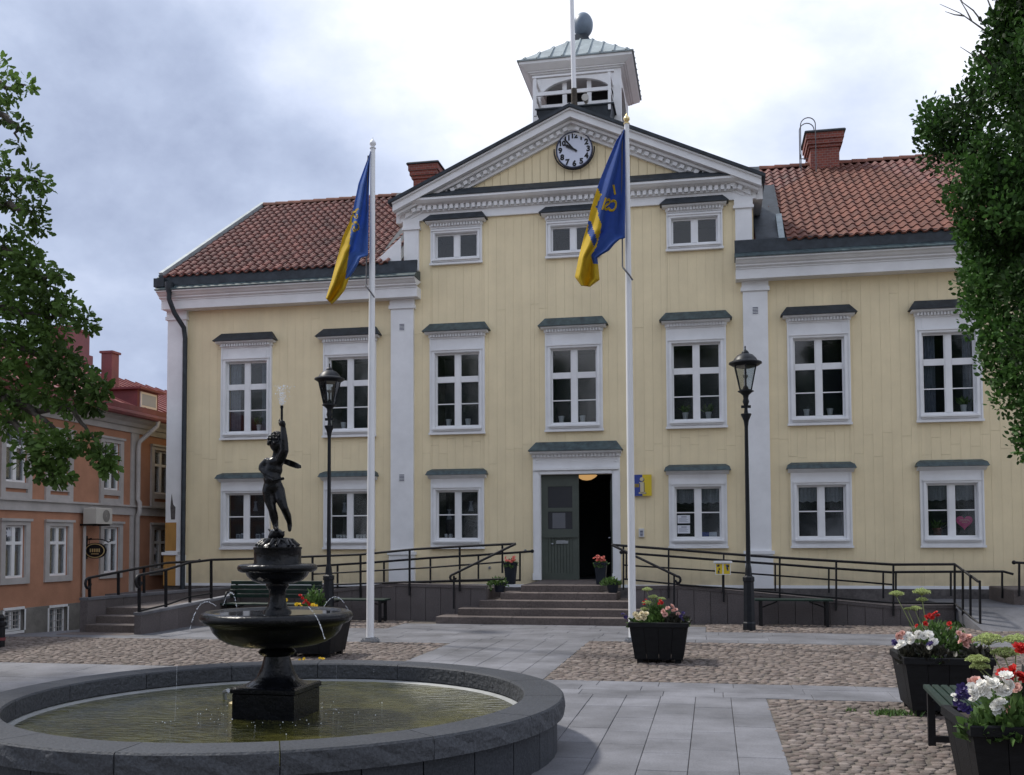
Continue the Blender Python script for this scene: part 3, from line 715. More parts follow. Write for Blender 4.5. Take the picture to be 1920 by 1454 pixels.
def folds(x0, x1, z0, z1, y, n, amp=.02, scallop=0.0):
    mb = MB(); vs = []; k = n*4
    for i in range(k+1):
        t = i/k; vs.append((x0+(x1-x0)*t, y+amp*math.sin(t*n*2*math.pi), z0 + scallop*math.sin(t*n*.9*math.pi+1))); vs.append((x0+(x1-x0)*t, y+amp*math.sin(t*n*2*math.pi+.4), z1))
    b = len(vs); vs2 = [(p[0], p[1]+.006, p[2]) for p in vs]
    mb.add(vs+vs2, [(2*i, 2*i+2, 2*i+3, 2*i+1) for i in range(k)] + [(b+2*i+1, b+2*i+3, b+2*i+2, b+2*i) for i in range(k)]); return mb
for i in (4, 5, 6):
    x = COLS[i]; sub(WIN['G', i], 'curtain', folds(x-.44, x+.44, 2.27, 2.6, YF+.14, 12, .012, .012), M_curtain)
for i in (0, 6):
    x = COLS[i]
    sub(WIN['W', i], 'curtain', folds(x-.46, x-.22, 4.02, 5.62, YF+.15, 4), M_greyc); sub(WIN['W', i], 'curtain', folds(x+.30, x+.46, 4.02, 5.62, YF+.15, 3), M_greyc)
# things standing or stuck in the windows
def flowerpot(x, z, r, h, label, mt=None, plant=False, y=.14):
    t = thing('flower_pot', label, 'flower pot', (x, YF+y, z), 'pots on the window sills')
    mb = MB(); mb.lathe([(r*.75, 0), (r, h*.82), (r*1.08, h*.82), (r*1.08, h), (r*.9, h), (r*.85, h*.85)], (x, YF+y, z), 12, caps=True); build(mb, 'pot', mt or M_pot_w, t, 40)
    if plant:
        n = 26; P = np.stack([x+rng.normal(0, .02, n), YF+y+rng.normal(0, .02, n), np.full(n, z+h*.9)], -1); D = np.stack([rng.normal(0, .7, n), rng.normal(0, .5, n), np.ones(n)], -1)
        leaf_obj('leaves', P, D, rng.uniform(.12, .24, n), .3, M_leafP, t)
place_names = {0: 'leftmost', 1: 'second', 2: 'third', 3: 'middle', 4: 'fifth', 5: 'sixth', 6: 'rightmost'}
for i, offs in {0: [.24], 1: [-.2], 2: [-.24, .2], 3: [-.3, .16], 4: [-.24, .24], 5: [-.24, .22], 6: [.3]}.items():
    for q, dx in enumerate(offs):
        side = ('left' if dx < 0 else 'right')
        flowerpot(COLS[i]+dx, 4.035, .06, .15, f'white pot in the {side} half of the {place_names[i]} upper floor window', plant=i in (0, 4, 6))
flowerpot(COLS[6]-.25, 1.565, .09, .15, 'terracotta pot with green plant left of the pink heart', M_tile2, True)
# pink heart
hp = [(16*math.sin(t)**3, 13*math.cos(t)-5*math.cos(2*t)-2*math.cos(3*t)-math.cos(4*t)) for t in np.linspace(0, 2*math.pi, 36, endpoint=False)]
c = onY(1808, 979, YF+.1); s = .155/16
mb = MB(); mb.prism([(c.x+p[0]*s, c.z+p[1]*s) for p in hp], YF+.085, YF+.10); ht = build(mb, 'heart_sign', M_pink); tag(ht, 'pink heart shape hanging in the right ground floor window', 'heart sign')
for k, (w_, dz) in enumerate(((.16, .045), (.2, .02), (.1, -.01))):
    mb = MB(); mb.box(c.x-w_/2, c.x+w_/2, YF+.081, YF+.0835, c.z+dz-.006, c.z+dz+.004); build(mb, 'text_line', M_petp, ht)
# notices
for k, (yc, hh, lab) in enumerate(((974, 33, 'upper white notice taped in the window right of the sign'), (993, 33, 'lower white notice taped in the window right of the sign'))):
    c = onY(1282, yc, YF+.05); mb = MB(); mb.box(c.x-.13, c.x+.13, YF+.046, YF+.05, c.z-.085, c.z+.085); o = build(mb, 'notice', M_paper); tag(o, lab, 'notice', 'notices in the window')
    mb = MB(); mb.box(c.x-.05, c.x+.06, YF+.043, YF+.0455, c.z+.042, c.z+.056); build(mb, 'heading', M_ink, o)
    mb = MB()
    for q in range(4): mb.box(c.x-.10, c.x+.06+.03*(q % 2), YF+.043, YF+.0455, c.z+.015-.022*q, c.z+.019-.022*q)
    build(mb, 'text_line', M_ink, o)
for px_, py_, col_, lab in ((1322, 1005, M_sgblue, 'blue box on the sill right of the two notices'), (1337, 1003, M_paper, 'white box on the sill beside the blue box')):
    c = onY(px_, py_, YF+.13); mb = MB(); mb.cbox(c.x-.08, c.x+.08, YF+.10, YF+.17, 1.565, 1.66, .008); o = build(mb, 'box', col_); tag(o, lab, 'box', 'boxes on the sill')
for px_, lab in ((447, 'leftmost pale book on the left ground floor sill'), (456, 'second pale book on the left ground floor sill'), (484, 'third pale book on the left ground floor sill'), (495, 'rightmost pale book on the left ground floor sill')):
    c = onY(px_, 1000, YF+.13); mb = MB(); mb.cbox(c.x-.05, c.x+.045, YF+.12, YF+.15, 1.565, 1.70 + random.uniform(-.03, .02), .004)
    o = build(mb, 'book', M_paper); tag(o, lab, 'book', 'books on the sill'); mb = MB(); mb.box(c.x-.04, c.x+.035, YF+.117, YF+.12, 1.58, 1.66); build(mb, 'cover_print', M_greyc, o)
for wi, lab in ((1, 'second ground floor window'), (2, 'window left of the steps')):
    for qi, dx in enumerate((-.33, -.25, -.17, .14, .22, .30) if wi == 1 else (-.3, -.2)):
        x = COLS[wi]+dx; mb = MB(); mb.lathe([(.028, 0), (.036, .07), (.036, .085), (.03, .085), (.026, .06)], (x, YF+.13, 1.565), 10)
        hd = MB(); hd.tube([(x+.03, YF+.13, 1.625), (x+.055, YF+.13, 1.62), (x+.055, YF+.13, 1.595), (x+.03, YF+.13, 1.585)], .006, 6)
        o = build(mb, 'cup', M_pot_w, smooth=40); tag(o, f'{["leftmost", "second", "third", "fourth", "fifth", "sixth"][qi]} white cup on the sill of the {lab}', 'cup', f'cups in the {lab}'); build(hd, 'handle', M_pot_w, o)
# paper angels hanging in two windows
for wi, dx, z, lab in ((1, -.16, 2.25, 'white paper ornament hanging in second ground floor window'), (2, -.22, 2.07, 'lower white paper ornament hanging left of the steps'), (2, .27, 2.25, 'upper white paper ornament hanging left of the steps'), (0, .18, 2.3, 'white paper ornament hanging in leftmost window')):
    x = COLS[wi]+dx; mb = MB(); mb.prism([(x-.05, z+.12), (x+.05, z+.12), (x+.02, z+.08), (x+.035, z), (x+.06, z-.1), (x-.06, z-.1), (x-.03, z), (x-.02, z+.08)], YF+.10, YF+.106)
    mb.tube([(x, YF+.103, z+.12), (x, YF+.103, z+.3)], .002, 4); o = build(mb, 'paper_ornament', M_greyc); tag(o, lab, 'ornament', 'paper ornaments in the windows')

# ------------------------------------------------------------------ entrance
XD = .035
mb = MB()
for a, b in ((-.90, -.735), (.805, .97)):
    mb.box(a, b, YF-.06, YF+.2, .66, 3.10); mb.box(a+.03, b-.03, YF-.085, YF-.06, .66, 2.98); mb.box(a-.01, b+.01, YF-.09, YF-.062, .655, .80)
mb.box(-.735, .805, YF-.06, YF+.2, 2.91, 3.10); mb.box(-.88, .95, YF-.12, YF-.06, 3.0, 3.05); mb.box(-.735, .805, YF-.085, YF-.06, 2.92, 2.98)
mb.box(-.90, .97, YF-.05, YF+.03, 3.10, 3.28); mb.box(-.92, .99, YF-.08, YF+.03, 3.28, 3.345)
for k in range(24): xc = -.90+1.87*(k+.5)/24; mb.box(xc-.022, xc+.022, YF-.13, YF-.08, 3.285, 3.343)
mb.prism([(YF-.14, 3.345), (YF-.22, 3.37), (YF-.22, 3.40), (YF+.03, 3.40), (YF+.03, 3.345)], -.94, 1.01, 'x')
dc = build(mb, 'door_case', M_white, TH)
mb = MB(); mb.box(-.97, 1.04, YF-.26, YF+.03, 3.402, 3.42); mb.frus((-.97, 1.04, YF-.26, YF+.03), (-.83, .90, YF-.06, YF+.03), 3.42, 3.61); build(mb, 'hood', M_green, dc)
mb = MB(); mb.box(-.735, .805, YF-.02, YF+.25, .62, .66); build(mb, 'threshold', M_step, dc)
for q, (x, lab) in enumerate(((-.82, 'l'), (.89, 'r'))):
    mb = MB(); mb.tube([(x+.02, YF-.055, 3.24), (x-.02, YF-.06, 3.22), (x-.01, YF-.065, 3.18), (x+.02, YF-.06, 3.16)], .012, 6); build(mb, 'scroll', M_white, dc)
# door leaf, slightly recessed
x0, x1, y0, y1 = -.735, .075, YF+.06, YF+.11
mb = MB(); pz = [(.66, .80), (1.62, 1.72), (1.76, 1.80), (2.13, 2.17), (2.66, 2.91)]
mb.box(x0, x0+.14, y0, y1, .66, 2.91); mb.box(x1-.14, x1, y0, y1, .66, 2.91)
for a, b in ((.66, .80), (1.60, 1.74), (2.12, 2.20), (2.66, 2.91)): mb.box(x0+.14, x1-.14, y0, y1, a, b)
mb.box(x0+.02, x1-.02, y0-.03, y0, 1.56, 1.60)
dl = build(mb, 'door', M_doorg, TH)
for k in range(8):
    a = x0+.14+(x1-x0-.28)*k/8; b = a+(x1-x0-.28)/8; mb = MB(); mb.cbox(a+.003, b-.003, y0+.012, y1-.005, .80, 1.56, .002); build(mb, 'plank', M_doorg, dl)
for a, b in ((1.74, 2.12), (2.20, 2.66)): mb = MB(); mb.box(x0+.14, x1-.14, y0+.02, y0+.028, a, b); build(mb, 'pane', M_dpanel, dl)
mb = MB(); mb.box(-.50, -.22, y0+.016, y0+.0195, 1.76, 2.09); nt_ = build(mb, 'door_notice', mat('grey_paper', (.12, .125, .14), .8), dl)
mb = MB(); mb.box(-.42, -.16, y0-.012, y0+.012, 1.43, 1.49); mb.box(-.40, -.22, y0-.02, y0-.012, 1.47, 1.50); build(mb, 'letter_slot', M_steel, dl)
mb = MB(); mb.ball((-.50, y0-.015, 1.425), .025); build(mb, 'door_knob', M_steel, dl, 60)
# second leaf folded inwards, dark hall behind
mb = MB(); mb.box(.755, .80, YF+.12, YF+.85, .66, 2.91); mb.box(.735, .755, YF+.2, YF+.78, 1.7, 2.8); d2 = build(mb, 'door', M_doorg, TH)
mb = MB(); mb.tube([(.73, YF+.2, 1.55), (.70, YF+.2, 1.55), (.70, YF+.32, 1.55)], .012, 6); build(mb, 'handle', M_steel, d2)
mb = MB()
for bx in ((-1.2, -1.15, YF+.2, YF+4, .6, 3.0), (1.15, 1.2, YF+.2, YF+4, .6, 3.0), (-1.15, 1.15, YF+3.95, YF+4, .6, 3.0), (-1.15, 1.15, YF+.2, YF+3.95, .58, .62), (-1.15, 1.15, YF+.2, YF+3.95, 2.98, 3.02)): mb.box(*bx)
build(mb, 'entrance_hall', M_room, TH)
cl = onY(1100, 893, YF+.75); mb = MB(); mb.lathe([(.02, -.11), (.10, -.095), (.19, -.045), (.235, 0), (.2, .02)], (cl.x, YF+.75, 2.93), 20); o = build(mb, 'ceiling_lamp', M_lampglow, smooth=60); tag(o, 'glowing amber dome lamp on the ceiling inside the doorway', 'ceiling lamp')
mb = MB(); mb.lathe([(.05, 0), (.05, .035)], (cl.x, YF+.75, 2.945), 12); build(mb, 'mount', M_gold, o)

# ------------------------------------------------------------------ attic storey and pediment
for a, b in ((-3.79, -3.45), (3.43, 3.77)):
    mb = MB(); mb.box(a, b, YF-.07, YF+.022, 7.5, 8.42); mb.box(a-.04, b+.04, YF-.11, YF+.022, 8.42, 8.48); mb.box(a-.02, b+.02, YF-.09, YF+.022, 8.48, 8.62); build(mb, 'pilaster', M_white, TH)
mb = MB(); mb.box(-3.86, 3.86, YF-.06, YF+.022, 8.62, 8.80); mb.box(-3.88, 3.88, YF-.10, YF+.022, 8.80, 8.92)
mb.prism([(YF-.15, 8.92), (YF-.26, 8.95), (YF-.32, 9.0), (YF-.32, 9.05), (YF+.022, 9.05), (YF+.022, 8.92)], -3.93, 3.93, 'x')
# returns along the sides of the attic
for sg in (-1, 1):
    a, b = sorted((sg*3.8, sg*4.0)); mb.box(a, b, YF+.024, 25.2, 8.62, 9.05)
build(mb, 'attic_cornice', M_white, TH)
mb = MB()
for k in range(62):
    xc = -3.86+7.72*(k+.5)/62; mb.box(xc-.038, xc+.038, YF-.17, YF-.10, 8.82, 8.918)
build(mb, 'dentils', M_white, TH, kind='stuff')
mb = MB(); mb.prism([(YF-.34, 9.052), (YF-.34, 9.08), (YF-.10, 9.27), (YF+.02, 9.29), (YF+.02, 9.052)], -3.93, 3.93, 'x'); build(mb, 'attic_flashing', M_copper, TH)
for sg in (-1, 1):
    mb = MB(); mb.box(min(sg*3.8, sg*3.7), max(sg*3.8, sg*3.7), YF+.2, 25.4, 7.1, 8.62); build(mb, 'attic_side', M_copper, TH)
# tympanum boards
AP = 10.82                                                      # outer apex
SL_ = (AP-9.02)/3.98
def zr(x, d): return AP - abs(x)*SL_ - d/math.cos(math.atan(SL_))
mb = MB(); mb.prism([(-3.9, 9.0), (3.9, 9.0), (0, 10.62)], YF+.03, YF+.15); build(mb, 'tympanum', M_backing, TH)
n = 42
for k in range(n):
    a = -3.75+7.5*k/n; b = a+7.5/n
    za, zb2 = zr(a, .42), zr(b, .42)
    if max(za, zb2) < 9.32: continue
    za, zb2 = max(za, 9.28), max(zb2, 9.28); d = random.uniform(0, .006)
    mb = MB(); poly = [(a+.004, 9.27), (b-.004, 9.27), (b-.004, zb2), (a+.004, za)]
    if a < 0 < b: poly = [(a+.004, 9.27), (b-.004, 9.27), (b-.004, zb2), (0, zr(0, .42)), (a+.004, za)]
    mb.prism(poly, YF+d, YF+.029); build(mb, 'gable_board', M_yellow, TH)
# raking cornice: stacked mouldings per side
def rake(mb, sg, d0, d1, y0, y1, x_end=3.96, x_in=0.0):
    P = []
    for x in (x_in, x_end): P += [(sg*x, zr(x, d0)), (sg*x, zr(x, d1))]
    poly = [P[0], P[2], P[3], P[1]]
    mb.prism(poly, y0, y1)
for sg in (-1, 1):
    mb = MB(); rake(mb, sg, .07, .10, YF-.42, YF-.20); rake(mb, sg, .10, .235, YF-.37, YF-.20); rake(mb, sg, .245, .30, YF-.24, YF+.02, 3.9)
    rake(mb, sg, .30, .40, YF-.12, YF+.02, 3.75); rake(mb, sg, .40, .46, YF-.08, YF+.02, 3.62)
    build(mb, 'raking_cornice', M_white, TH)
    mb = MB(); ang = math.atan(SL_)*sg
    for k in range(24):
        t = .08+3.55*(k+.35)/24; x = sg*t; z = zr(t, .355)
        ux = Vector((math.cos(ang)*1, 0, -math.sin(ang))); mb.beam((x-ux.x*.047, YF-.15, z-ux.z*.047), (x+ux.x*.047, YF-.15, z+ux.z*.047), .07, .08)
    build(mb, 'raking_dentils', M_white, TH, kind='stuff')
    # roof slab of the frontispiece with rolled seams
    mb = MB(); rake(mb, sg, 0, .065, YF-.46, 26.4, 4.04)
    for yy in np.arange(22.3, 26, .6):
        a = (sg*.02, yy, zr(.02, -.02)); b = (sg*4.0, yy, zr(4.0, -.02)); mb.beam(a, b, .04, .05)
    build(mb, 'attic_roof', M_copper, TH)
# cheek flashings where the attic meets the tiles
mb = MB(); mb.prism([(-4.62, 7.55), (-3.83, 7.55), (-3.83, 8.22)], YF-.2, YF-.14); build(mb, 'cheek_board', M_white, TH)
mb = MB(); mb.box(3.85, 4.28, YF-.12, 23.0, 7.5, 7.75); build(mb, 'cheek_gutter', M_copper, TH)
for a, b in ((-4.45, -3.84), (3.84, 4.42)):
    mb = MB(); mb.prism([(YF-.30, 7.58), (YF-.30, 7.62), (24.5, 9.93), (24.5, 9.80)], a, b, 'x'); build(mb, 'valley_flashing', M_copper, TH)
mb = MB(); mb.prism([(YF-.28, 7.62), (YF-.10, 7.62), (22.35, 8.45), (22.2, 8.5)], 4.30, 4.42, 'x'); build(mb, 'verge_flashing', M_patina, TH)
# ------------------------------------------------------------------ roof
EY, EZ, RY, RZ = YF-.36, 7.62, 26.5, 11.02
sl = Vector((0, RY-EY, RZ-EZ)); SLEN = sl.length; sl.normalize(); nrm = Vector((0, -sl.z, sl.y))
mb = MB()
mb.prism([(EY+.02, EZ-.06), (RY, RZ-.06), (2*RY-EY, EZ-.06), (2*RY-EY, EZ-.16), (RY, RZ-.16), (EY+.02, EZ-.16)], -9.50, -3.82, 'x')
mb.prism([(EY+.02, EZ-.06), (RY, RZ-.06), (2*RY-EY, EZ-.06), (2*RY-EY, EZ-.16), (RY, RZ-.16), (EY+.02, EZ-.16)], 3.82, 9.50, 'x')
mb.prism([(25.5, RZ-.70), (RY, RZ-.06), (2*RY-EY, EZ-.06), (2*RY-EY, EZ-.16), (RY, RZ-.16), (25.5, RZ-.80)], -3.82, 3.82, 'x')
build(mb, 'roof', M_tile2, TH)
def tile_mesh_pts(w_, l_):
    pts = []; prof = [(0, .012), (.12, .0), (.3, .0), (.45, .012), (.6, .042), (.75, .056), (.9, .045), (1.02, .02)]
    return prof
def tile_verts(x, t):                                           # one pantile: S-profile, thick front lip
    prof = tile_mesh_pts(0, 0); w_, l_ = .205, .37; V = []
    for (u, h) in prof:
        for q, (tt, dh) in enumerate(((t-.03, .026), (t-.03, .004), (t+l_, .0))):
            hh = h + (dh if q != 2 else 0) if q != 1 else h - .012
            p = Vector((x+u*w_, EY, EZ)) + sl*tt + nrm*(hh if q != 2 else h-.004)
            V.append(p)
    k = len(prof); F = []
    for i in range(k-1):
        a, b = 3*i, 3*(i+1); F.append((a, b, b+2, a+2)); F.append((a+1, b+1, b, a))
    return V, F
TR, TP = 18, (SLEN-.12)/18
right, left = [], []
for r in range(TR):
    for i in range(28): right.append((4.45+.2*i, r*TP-.02)) if not (4.45+.2*i > 9.5 or (4.45+.2*i < 4.5 and r < 0)) else None
    for i in range(28): left.append((-9.46+.2*i, r*TP-.02)) if -9.46+.2*i < -4.25 else None
# tiles that run in behind the frontispiece
for r in range(7, TR):
    for i in range(1, 18):
        for sg in (-1, 1):
            x = 4.45-.2*i if sg > 0 else -4.35+.2*i
            z = EZ + sl.z*r*TP; 
            if abs(x)+.1 > (AP-z)/SL_-.15: (right if sg > 0 else left).append((x, r*TP-.02))
right.sort(key=lambda q: (q[0] > 8.3, q[1]*0.5 + abs(q[0]-6)))
tm = MB(); V, F = tile_verts(0, 0); tm.add([v - Vector((0, EY, EZ)) for v in V], F); tme = tm.mesh('roof_tile', M_tile, smooth=50)
for x, t in right[:300]:
    p = Vector((x, EY, EZ)) + sl*t; o = link('roof_tile', tme, TH, p); o.rotation_euler = (0, random.uniform(-.012, .012), random.uniform(-.015, .015))
mb = MB(); tints = []
for x, t in right[300:] + left:
    V, F = tile_verts(x + random.uniform(-.004, .004), t + random.uniform(-.008, .008)); mb.add(V, F); tints += [random.random()]*len(V)
me = mb.mesh('roof_tiles', M_tile2, (0, YF, 0), 50); a = me.attributes.new('tint', 'FLOAT', 'POINT'); a.data.foreach_set('value', tints)
o = link('roof_tiles', me, TH, (0, YF, 0)); o['kind'] = 'stuff'
k = 0; x = -9.5
while x < 9.3:                                                   # ridge tiles
    mb = MB(); vs = []
    for e, rr in ((x, .135), (x+.40, .115)):
        for j in range(7): a = math.pi*j/6; vs.append((e, RY+rr*1.25*math.cos(a), RZ-.03+rr*math.sin(a)))
    mb.add(vs, [(j, j+1, j+8, j+7) for j in range(6)] + [(6,5,4,3,2,1,0)]); build(mb, 'ridge_tile', M_tile, TH, 50); x += .38
for sg in (-1, 1):                                               # copper verge
    mb = MB(); e = sg*9.53
    a = Vector((e, EY, EZ+.02)); b = Vector((e, RY, RZ+.04)); mb.beam(a, b, .10, .16, nrm); mb.beam(Vector((e+sg*.06, EY, EZ-.12)), Vector((e+sg*.06, RY, RZ-.10)), .03, .22, nrm); build(mb, 'verge', M_patina, TH)
def chimney(x0, x1, y0, y1, z0, z1):
    mb = MB(); mb.box(x0, x1, y0, y1, z0, z1-.42); mb.box(x0-.04, x1+.04, y0-.04, y1+.04, z1-.42, z1-.34); mb.box(x0-.08, x1+.08, y0-.08, y1+.08, z1-.34, z1-.22); mb.box(x0-.11, x1+.11, y0-.11, y1+.11, z1-.22, z1-.06)
    ch = build(mb, 'chimney', M_brick, TH); mb = MB(); mb.cbox(x0-.15, x1+.15, y0-.15, y1+.15, z1-.06, z1, .03); build(mb, 'chimney_cap', M_copper, ch); return ch
cR0 = onY(1520, 300, 26.1); cR1 = onY(1574, 300, 26.1); zt_ = onY(1545, 246, 26.1).z
chimney(cR0.x, cR1.x, 26.1, 27.0, 10.3, zt_)
cL0 = onY(775, 340, 25.2); cL1 = onY(808, 340, 25.2); chimney(cL0.x, cL1.x+.1, 25.2, 26.2, 9.6, onY(790, 306, 25.2).z)
# hooped roof ladder by the right chimney
a = onY(1502, 300, 25.9); b = onY(1529, 250, 25.9); rr = (b.x-a.x)/2; zt_ = onY(1515, 221, 25.9).z-rr
for q, yy in enumerate((25.9, 26.25)):
    path = [(a.x, yy, 10.4), (a.x, yy, zt_)] + [(a.x+rr-rr*math.cos(t), yy, zt_+rr*math.sin(t)) for t in np.linspace(.2, math.pi-.2, 9)] + [(b.x, yy, zt_), (b.x, yy, 10.5)]
    if q == 0: mb = MB()
    mb.tube(path, .013, 6)
for z_ in (10.9, 11.15): mb.tube([(a.x, 25.9, z_), (a.x, 26.25, z_)], .012, 6); mb.tube([(a.x, 26.25, z_), (a.x+.2, 26.3, z_)], .012, 6)
o = build(mb, 'roof_ladder', M_rope); tag(o, 'grey hooped ladder on the tiled roof beside the right chimney', 'ladder')

# ------------------------------------------------------------------ bell tower
TX, TY, TH_ = 0.0, 23.26, 1.0
zt = lambda py, yy=22.26: onY(1085, py, yy).z
mb = MB(); zA, zB = 9.5, 12.06
for sx in (-1, 1):
    for sy in (-1, 1):
        x0, x1 = sorted((TX+sx*TH_, TX+sx*(TH_-.17))); y0, y1 = sorted((TY+sy*TH_, TY+sy*(TH_-.17))); mb.box(x0, x1, y0, y1, zA, zB)
# arch heads on four sides, floor and lower walls
def arch(mb, u0, u1, z0, z1, zs, y0, y1, axis):
    n = 14; c_ = (u0+u1)/2; ru = (u1-u0)/2; rz = z1-zs-.14
    pts = [(c_-ru*math.cos(math.pi*i/n), zs+rz*math.sin(math.pi*i/n)) for i in range(n+1)]
    for (a, b) in zip(pts, pts[1:]): mb.prism([a, b, (b[0], z1), (a[0], z1)], y0, y1, axis)
ar = TH_-.17
arch(mb, TX-ar, TX+ar, 0, zB, 11.50, TY-TH_+.02, TY-TH_+.12, 'y'); arch(mb, TX-ar, TX+ar, 0, zB, 11.50, TY+TH_-.12, TY+TH_-.02, 'y')
arch(mb, TY-ar, TY+ar, 0, zB, 11.50, TX+TH_-.12, TX+TH_-.02, 'x'); arch(mb, TY-ar, TY+ar, 0, zB, 11.50, TX-TH_+.02, TX-TH_+.12, 'x')
for s_ in (-1, 1):
    a, b = sorted((TX+s_*(TH_-.02), TX+s_*(TH_-.12))); mb.box(a, b, TY-ar, TY+ar, zA, 10.55)
mb.box(TX-ar, TX+ar, TY+TH_-.12, TY+TH_-.02, zA, 10.55)
tw = build(mb, 'bell_tower', M_white, TH)
mb = MB(); h = TH_
for d, z0, z1 in ((.05, zB, zB+.03), (.10, zB+.03, zB+.06)): mb.box(TX-h-d, TX+h+d, TY-h-d, TY+h+d, z0, z1)
mb.frus((TX-h-.13, TX+h+.13, TY-h-.13, TY+h+.13), (TX-h-.27, TX+h+.27, TY-h-.27, TY+h+.27), zB+.06, zB+.16); mb.box(TX-h-.27, TX+h+.27, TY-h-.27, TY+h+.27, zB+.16, zB+.22)
build(mb, 'tower_cornice', M_white, tw)
e = h+.31; zc = zB+.22
mb = MB(); mb.frus((TX-e, TX+e, TY-e, TY+e), (TX-.2, TX+.2, TY-.2, TY+.2), zc+.002, zc+.92); mb.box(TX-e, TX+e, TY-e, TY+e, zc+.001, zc+.03)
for k in range(-4, 5):
    t = k/4.6
    for ax in range(4):
        u = t*e; f_ = min(1, (e-abs(u))/(e-.2)); 
        lo = (u, -e, zc+.02); hi = (u, -e+(e-.2)*f_, zc+.92*f_)
        rot = [lambda p: p, lambda p: (-p[1], p[0], p[2]), lambda p: (-p[0], -p[1], p[2]), lambda p: (p[1], -p[0], p[2])][ax]
        a = rot(lo); b = rot(hi); mb.beam((TX+a[0], TY+a[1], a[2]), (TX+b[0], TY+b[1], b[2]), .03, .05)
build(mb, 'tower_roof', M_patina, tw)
bz = onY(1096, 48, TY).z; rb = .255
mb = MB(); mb.frus((TX-.24, TX+.24, TY-.24, TY+.24), (TX-.15, TX+.15, TY-.15, TY+.15), zc+.84, bz-rb*1.05); build(mb, 'ball_foot', M_copper, tw)
mb = MB(); mb.ball((TX+.04, TY, bz), (rb*.92, rb*.92, rb*1.18), 20, 14); build(mb, 'roof_ball', mat('blue_grey_copper', (.12, .16, .21), .45, .15, 5.0), tw, 60)
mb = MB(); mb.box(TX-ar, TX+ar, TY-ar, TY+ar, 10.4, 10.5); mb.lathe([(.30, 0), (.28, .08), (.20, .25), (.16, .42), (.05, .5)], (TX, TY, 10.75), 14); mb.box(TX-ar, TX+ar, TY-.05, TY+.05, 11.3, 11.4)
mb.box(TX-ar, TX+ar, TY-.1, TY-.05, 10.5, 12.05)  # dark sheet across the chamber, standing in for shade behind the arch
build(mb, 'bell_chamber', M_bellshade, tw)
# glazing bars in front arch
mb = MB()
for x in (-.29, .27): mb.box(TX+x-.05, TX+x+.05, TY-TH_+.14, TY-TH_+.18, 10.8, 11.9)
mb.box(TX-ar, TX+ar, TY-TH_+.05, TY-TH_+.10, 11.30, 11.38)
mb.beam((TX+TH_-.06, TY-ar, 11.3), (TX+TH_-.06, TY+ar, 10.6), .05, .08)
build(mb, 'glazing_bar', M_white, tw)
# copper tub and white rail in front
mb = MB(); yb = TY-TH_-.55
mb.frus((TX-.70, TX+.78, yb, TY-TH_), (TX-.80, TX+.86, yb-.06, TY-TH_), 10.6, 10.98); mb.box(TX-.84, TX+.90, yb-.09, TY-TH_, 10.98, 11.01); build(mb, 'balcony_tub', M_copper, tw)
mb = MB()
for x in (-.84, .80): mb.box(TX+x-.03, TX+x+.03, yb-.08, yb-.02, 10.86, 11.70); mb.beam((TX+x, yb-.05, 11.68), (TX+x, TY-TH_, 11.68), .05, .06); mb.beam((TX+x, yb-.05, 11.34), (TX+x, TY-TH_, 11.34), .05, .06)
mb.box(TX-.90, TX+.90, yb-.09, yb-.01, 11.70, 11.74); mb.box(TX-.81, TX+.77, yb-.07, yb-.03, 11.30, 11.38)
build(mb, 'balcony_rail', M_white, tw)
mb = MB(); mb.tube([(TX+.28, yb-.16, 11.14), (TX+.28, yb+.06, 11.14)], [.08, .05], 12); mb.box(TX+.25, TX+.31, yb, yb+.05, 10.98, 11.1); o = build(mb, 'loudspeaker', M_acbox, tw)
# roof flagpole
pb = onY(1077, 197, YF-.1); pt_ = onY(1071, -40, YF-.1)
t = thing('roof_flagpole', 'white flagpole rising from the pediment peak before the bell tower', 'flagpole', pb)
mb = MB(); d = (pt_-pb); mb.tube([pb+d*.12, pb+d*1.0], [.055, .045], 10); build(mb, 'pole', M_pole, t, 60)
mb = MB(); mb.tube([pb-d*.06, pb+d*.125], [.075, .062], 10); build(mb, 'sleeve', M_bark, t, 60)
# clock
cc = onY(1077, 282, YF-.05); CR = .395
t = thing('wall_clock', 'round white clock with black numerals on the pediment boards', 'clock', (cc.x, YF, cc.z))
def disc(r0, r1, y0, y1, seg=40):
    mb = MB(); vs = []
    for r, y in ((r0, y1), (r1, y1), (r1, y0), (r0, y0)):
        for k in range(seg): a = 2*math.pi*k/seg; vs.append((cc.x+r*math.sin(a), y, cc.z+r*math.cos(a)))
    fs = []
    for i in range(4):
        for k in range(seg): fs.append((i*seg+k, i*seg+(k+1) % seg, ((i+1) % 4)*seg+(k+1) % seg, ((i+1) % 4)*seg+k))
    mb.add(vs, fs); return mb
mb = MB(); mb.prism([(cc.x+(CR-.02)*math.sin(a), cc.z+(CR-.02)*math.cos(a)) for a in np.linspace(0, 2*math.pi, 40, endpoint=False)], YF-.07, YF); build(mb, 'face', M_ivory, t)
build(disc(CR-.016, CR+.006, YF-.10, YF), 'rim', M_ink, t, 40)
mb = MB(); mb.tube([(cc.x+(CR+.045)*math.sin(a), YF-.09, cc.z+(CR+.045)*math.cos(a)) for a in np.linspace(R(85), R(275), 22)], .014, 8); build(mb, 'light_tube', M_black, t, 60)
for hnum in range(1, 13):
    a = 2*math.pi*hnum/12; front_text(str(hnum), .165 if hnum < 10 else .15, M_black, t, (cc.x+.305*math.sin(a), YF-.075, cc.z+.305*math.cos(a)), 'numeral', .008)
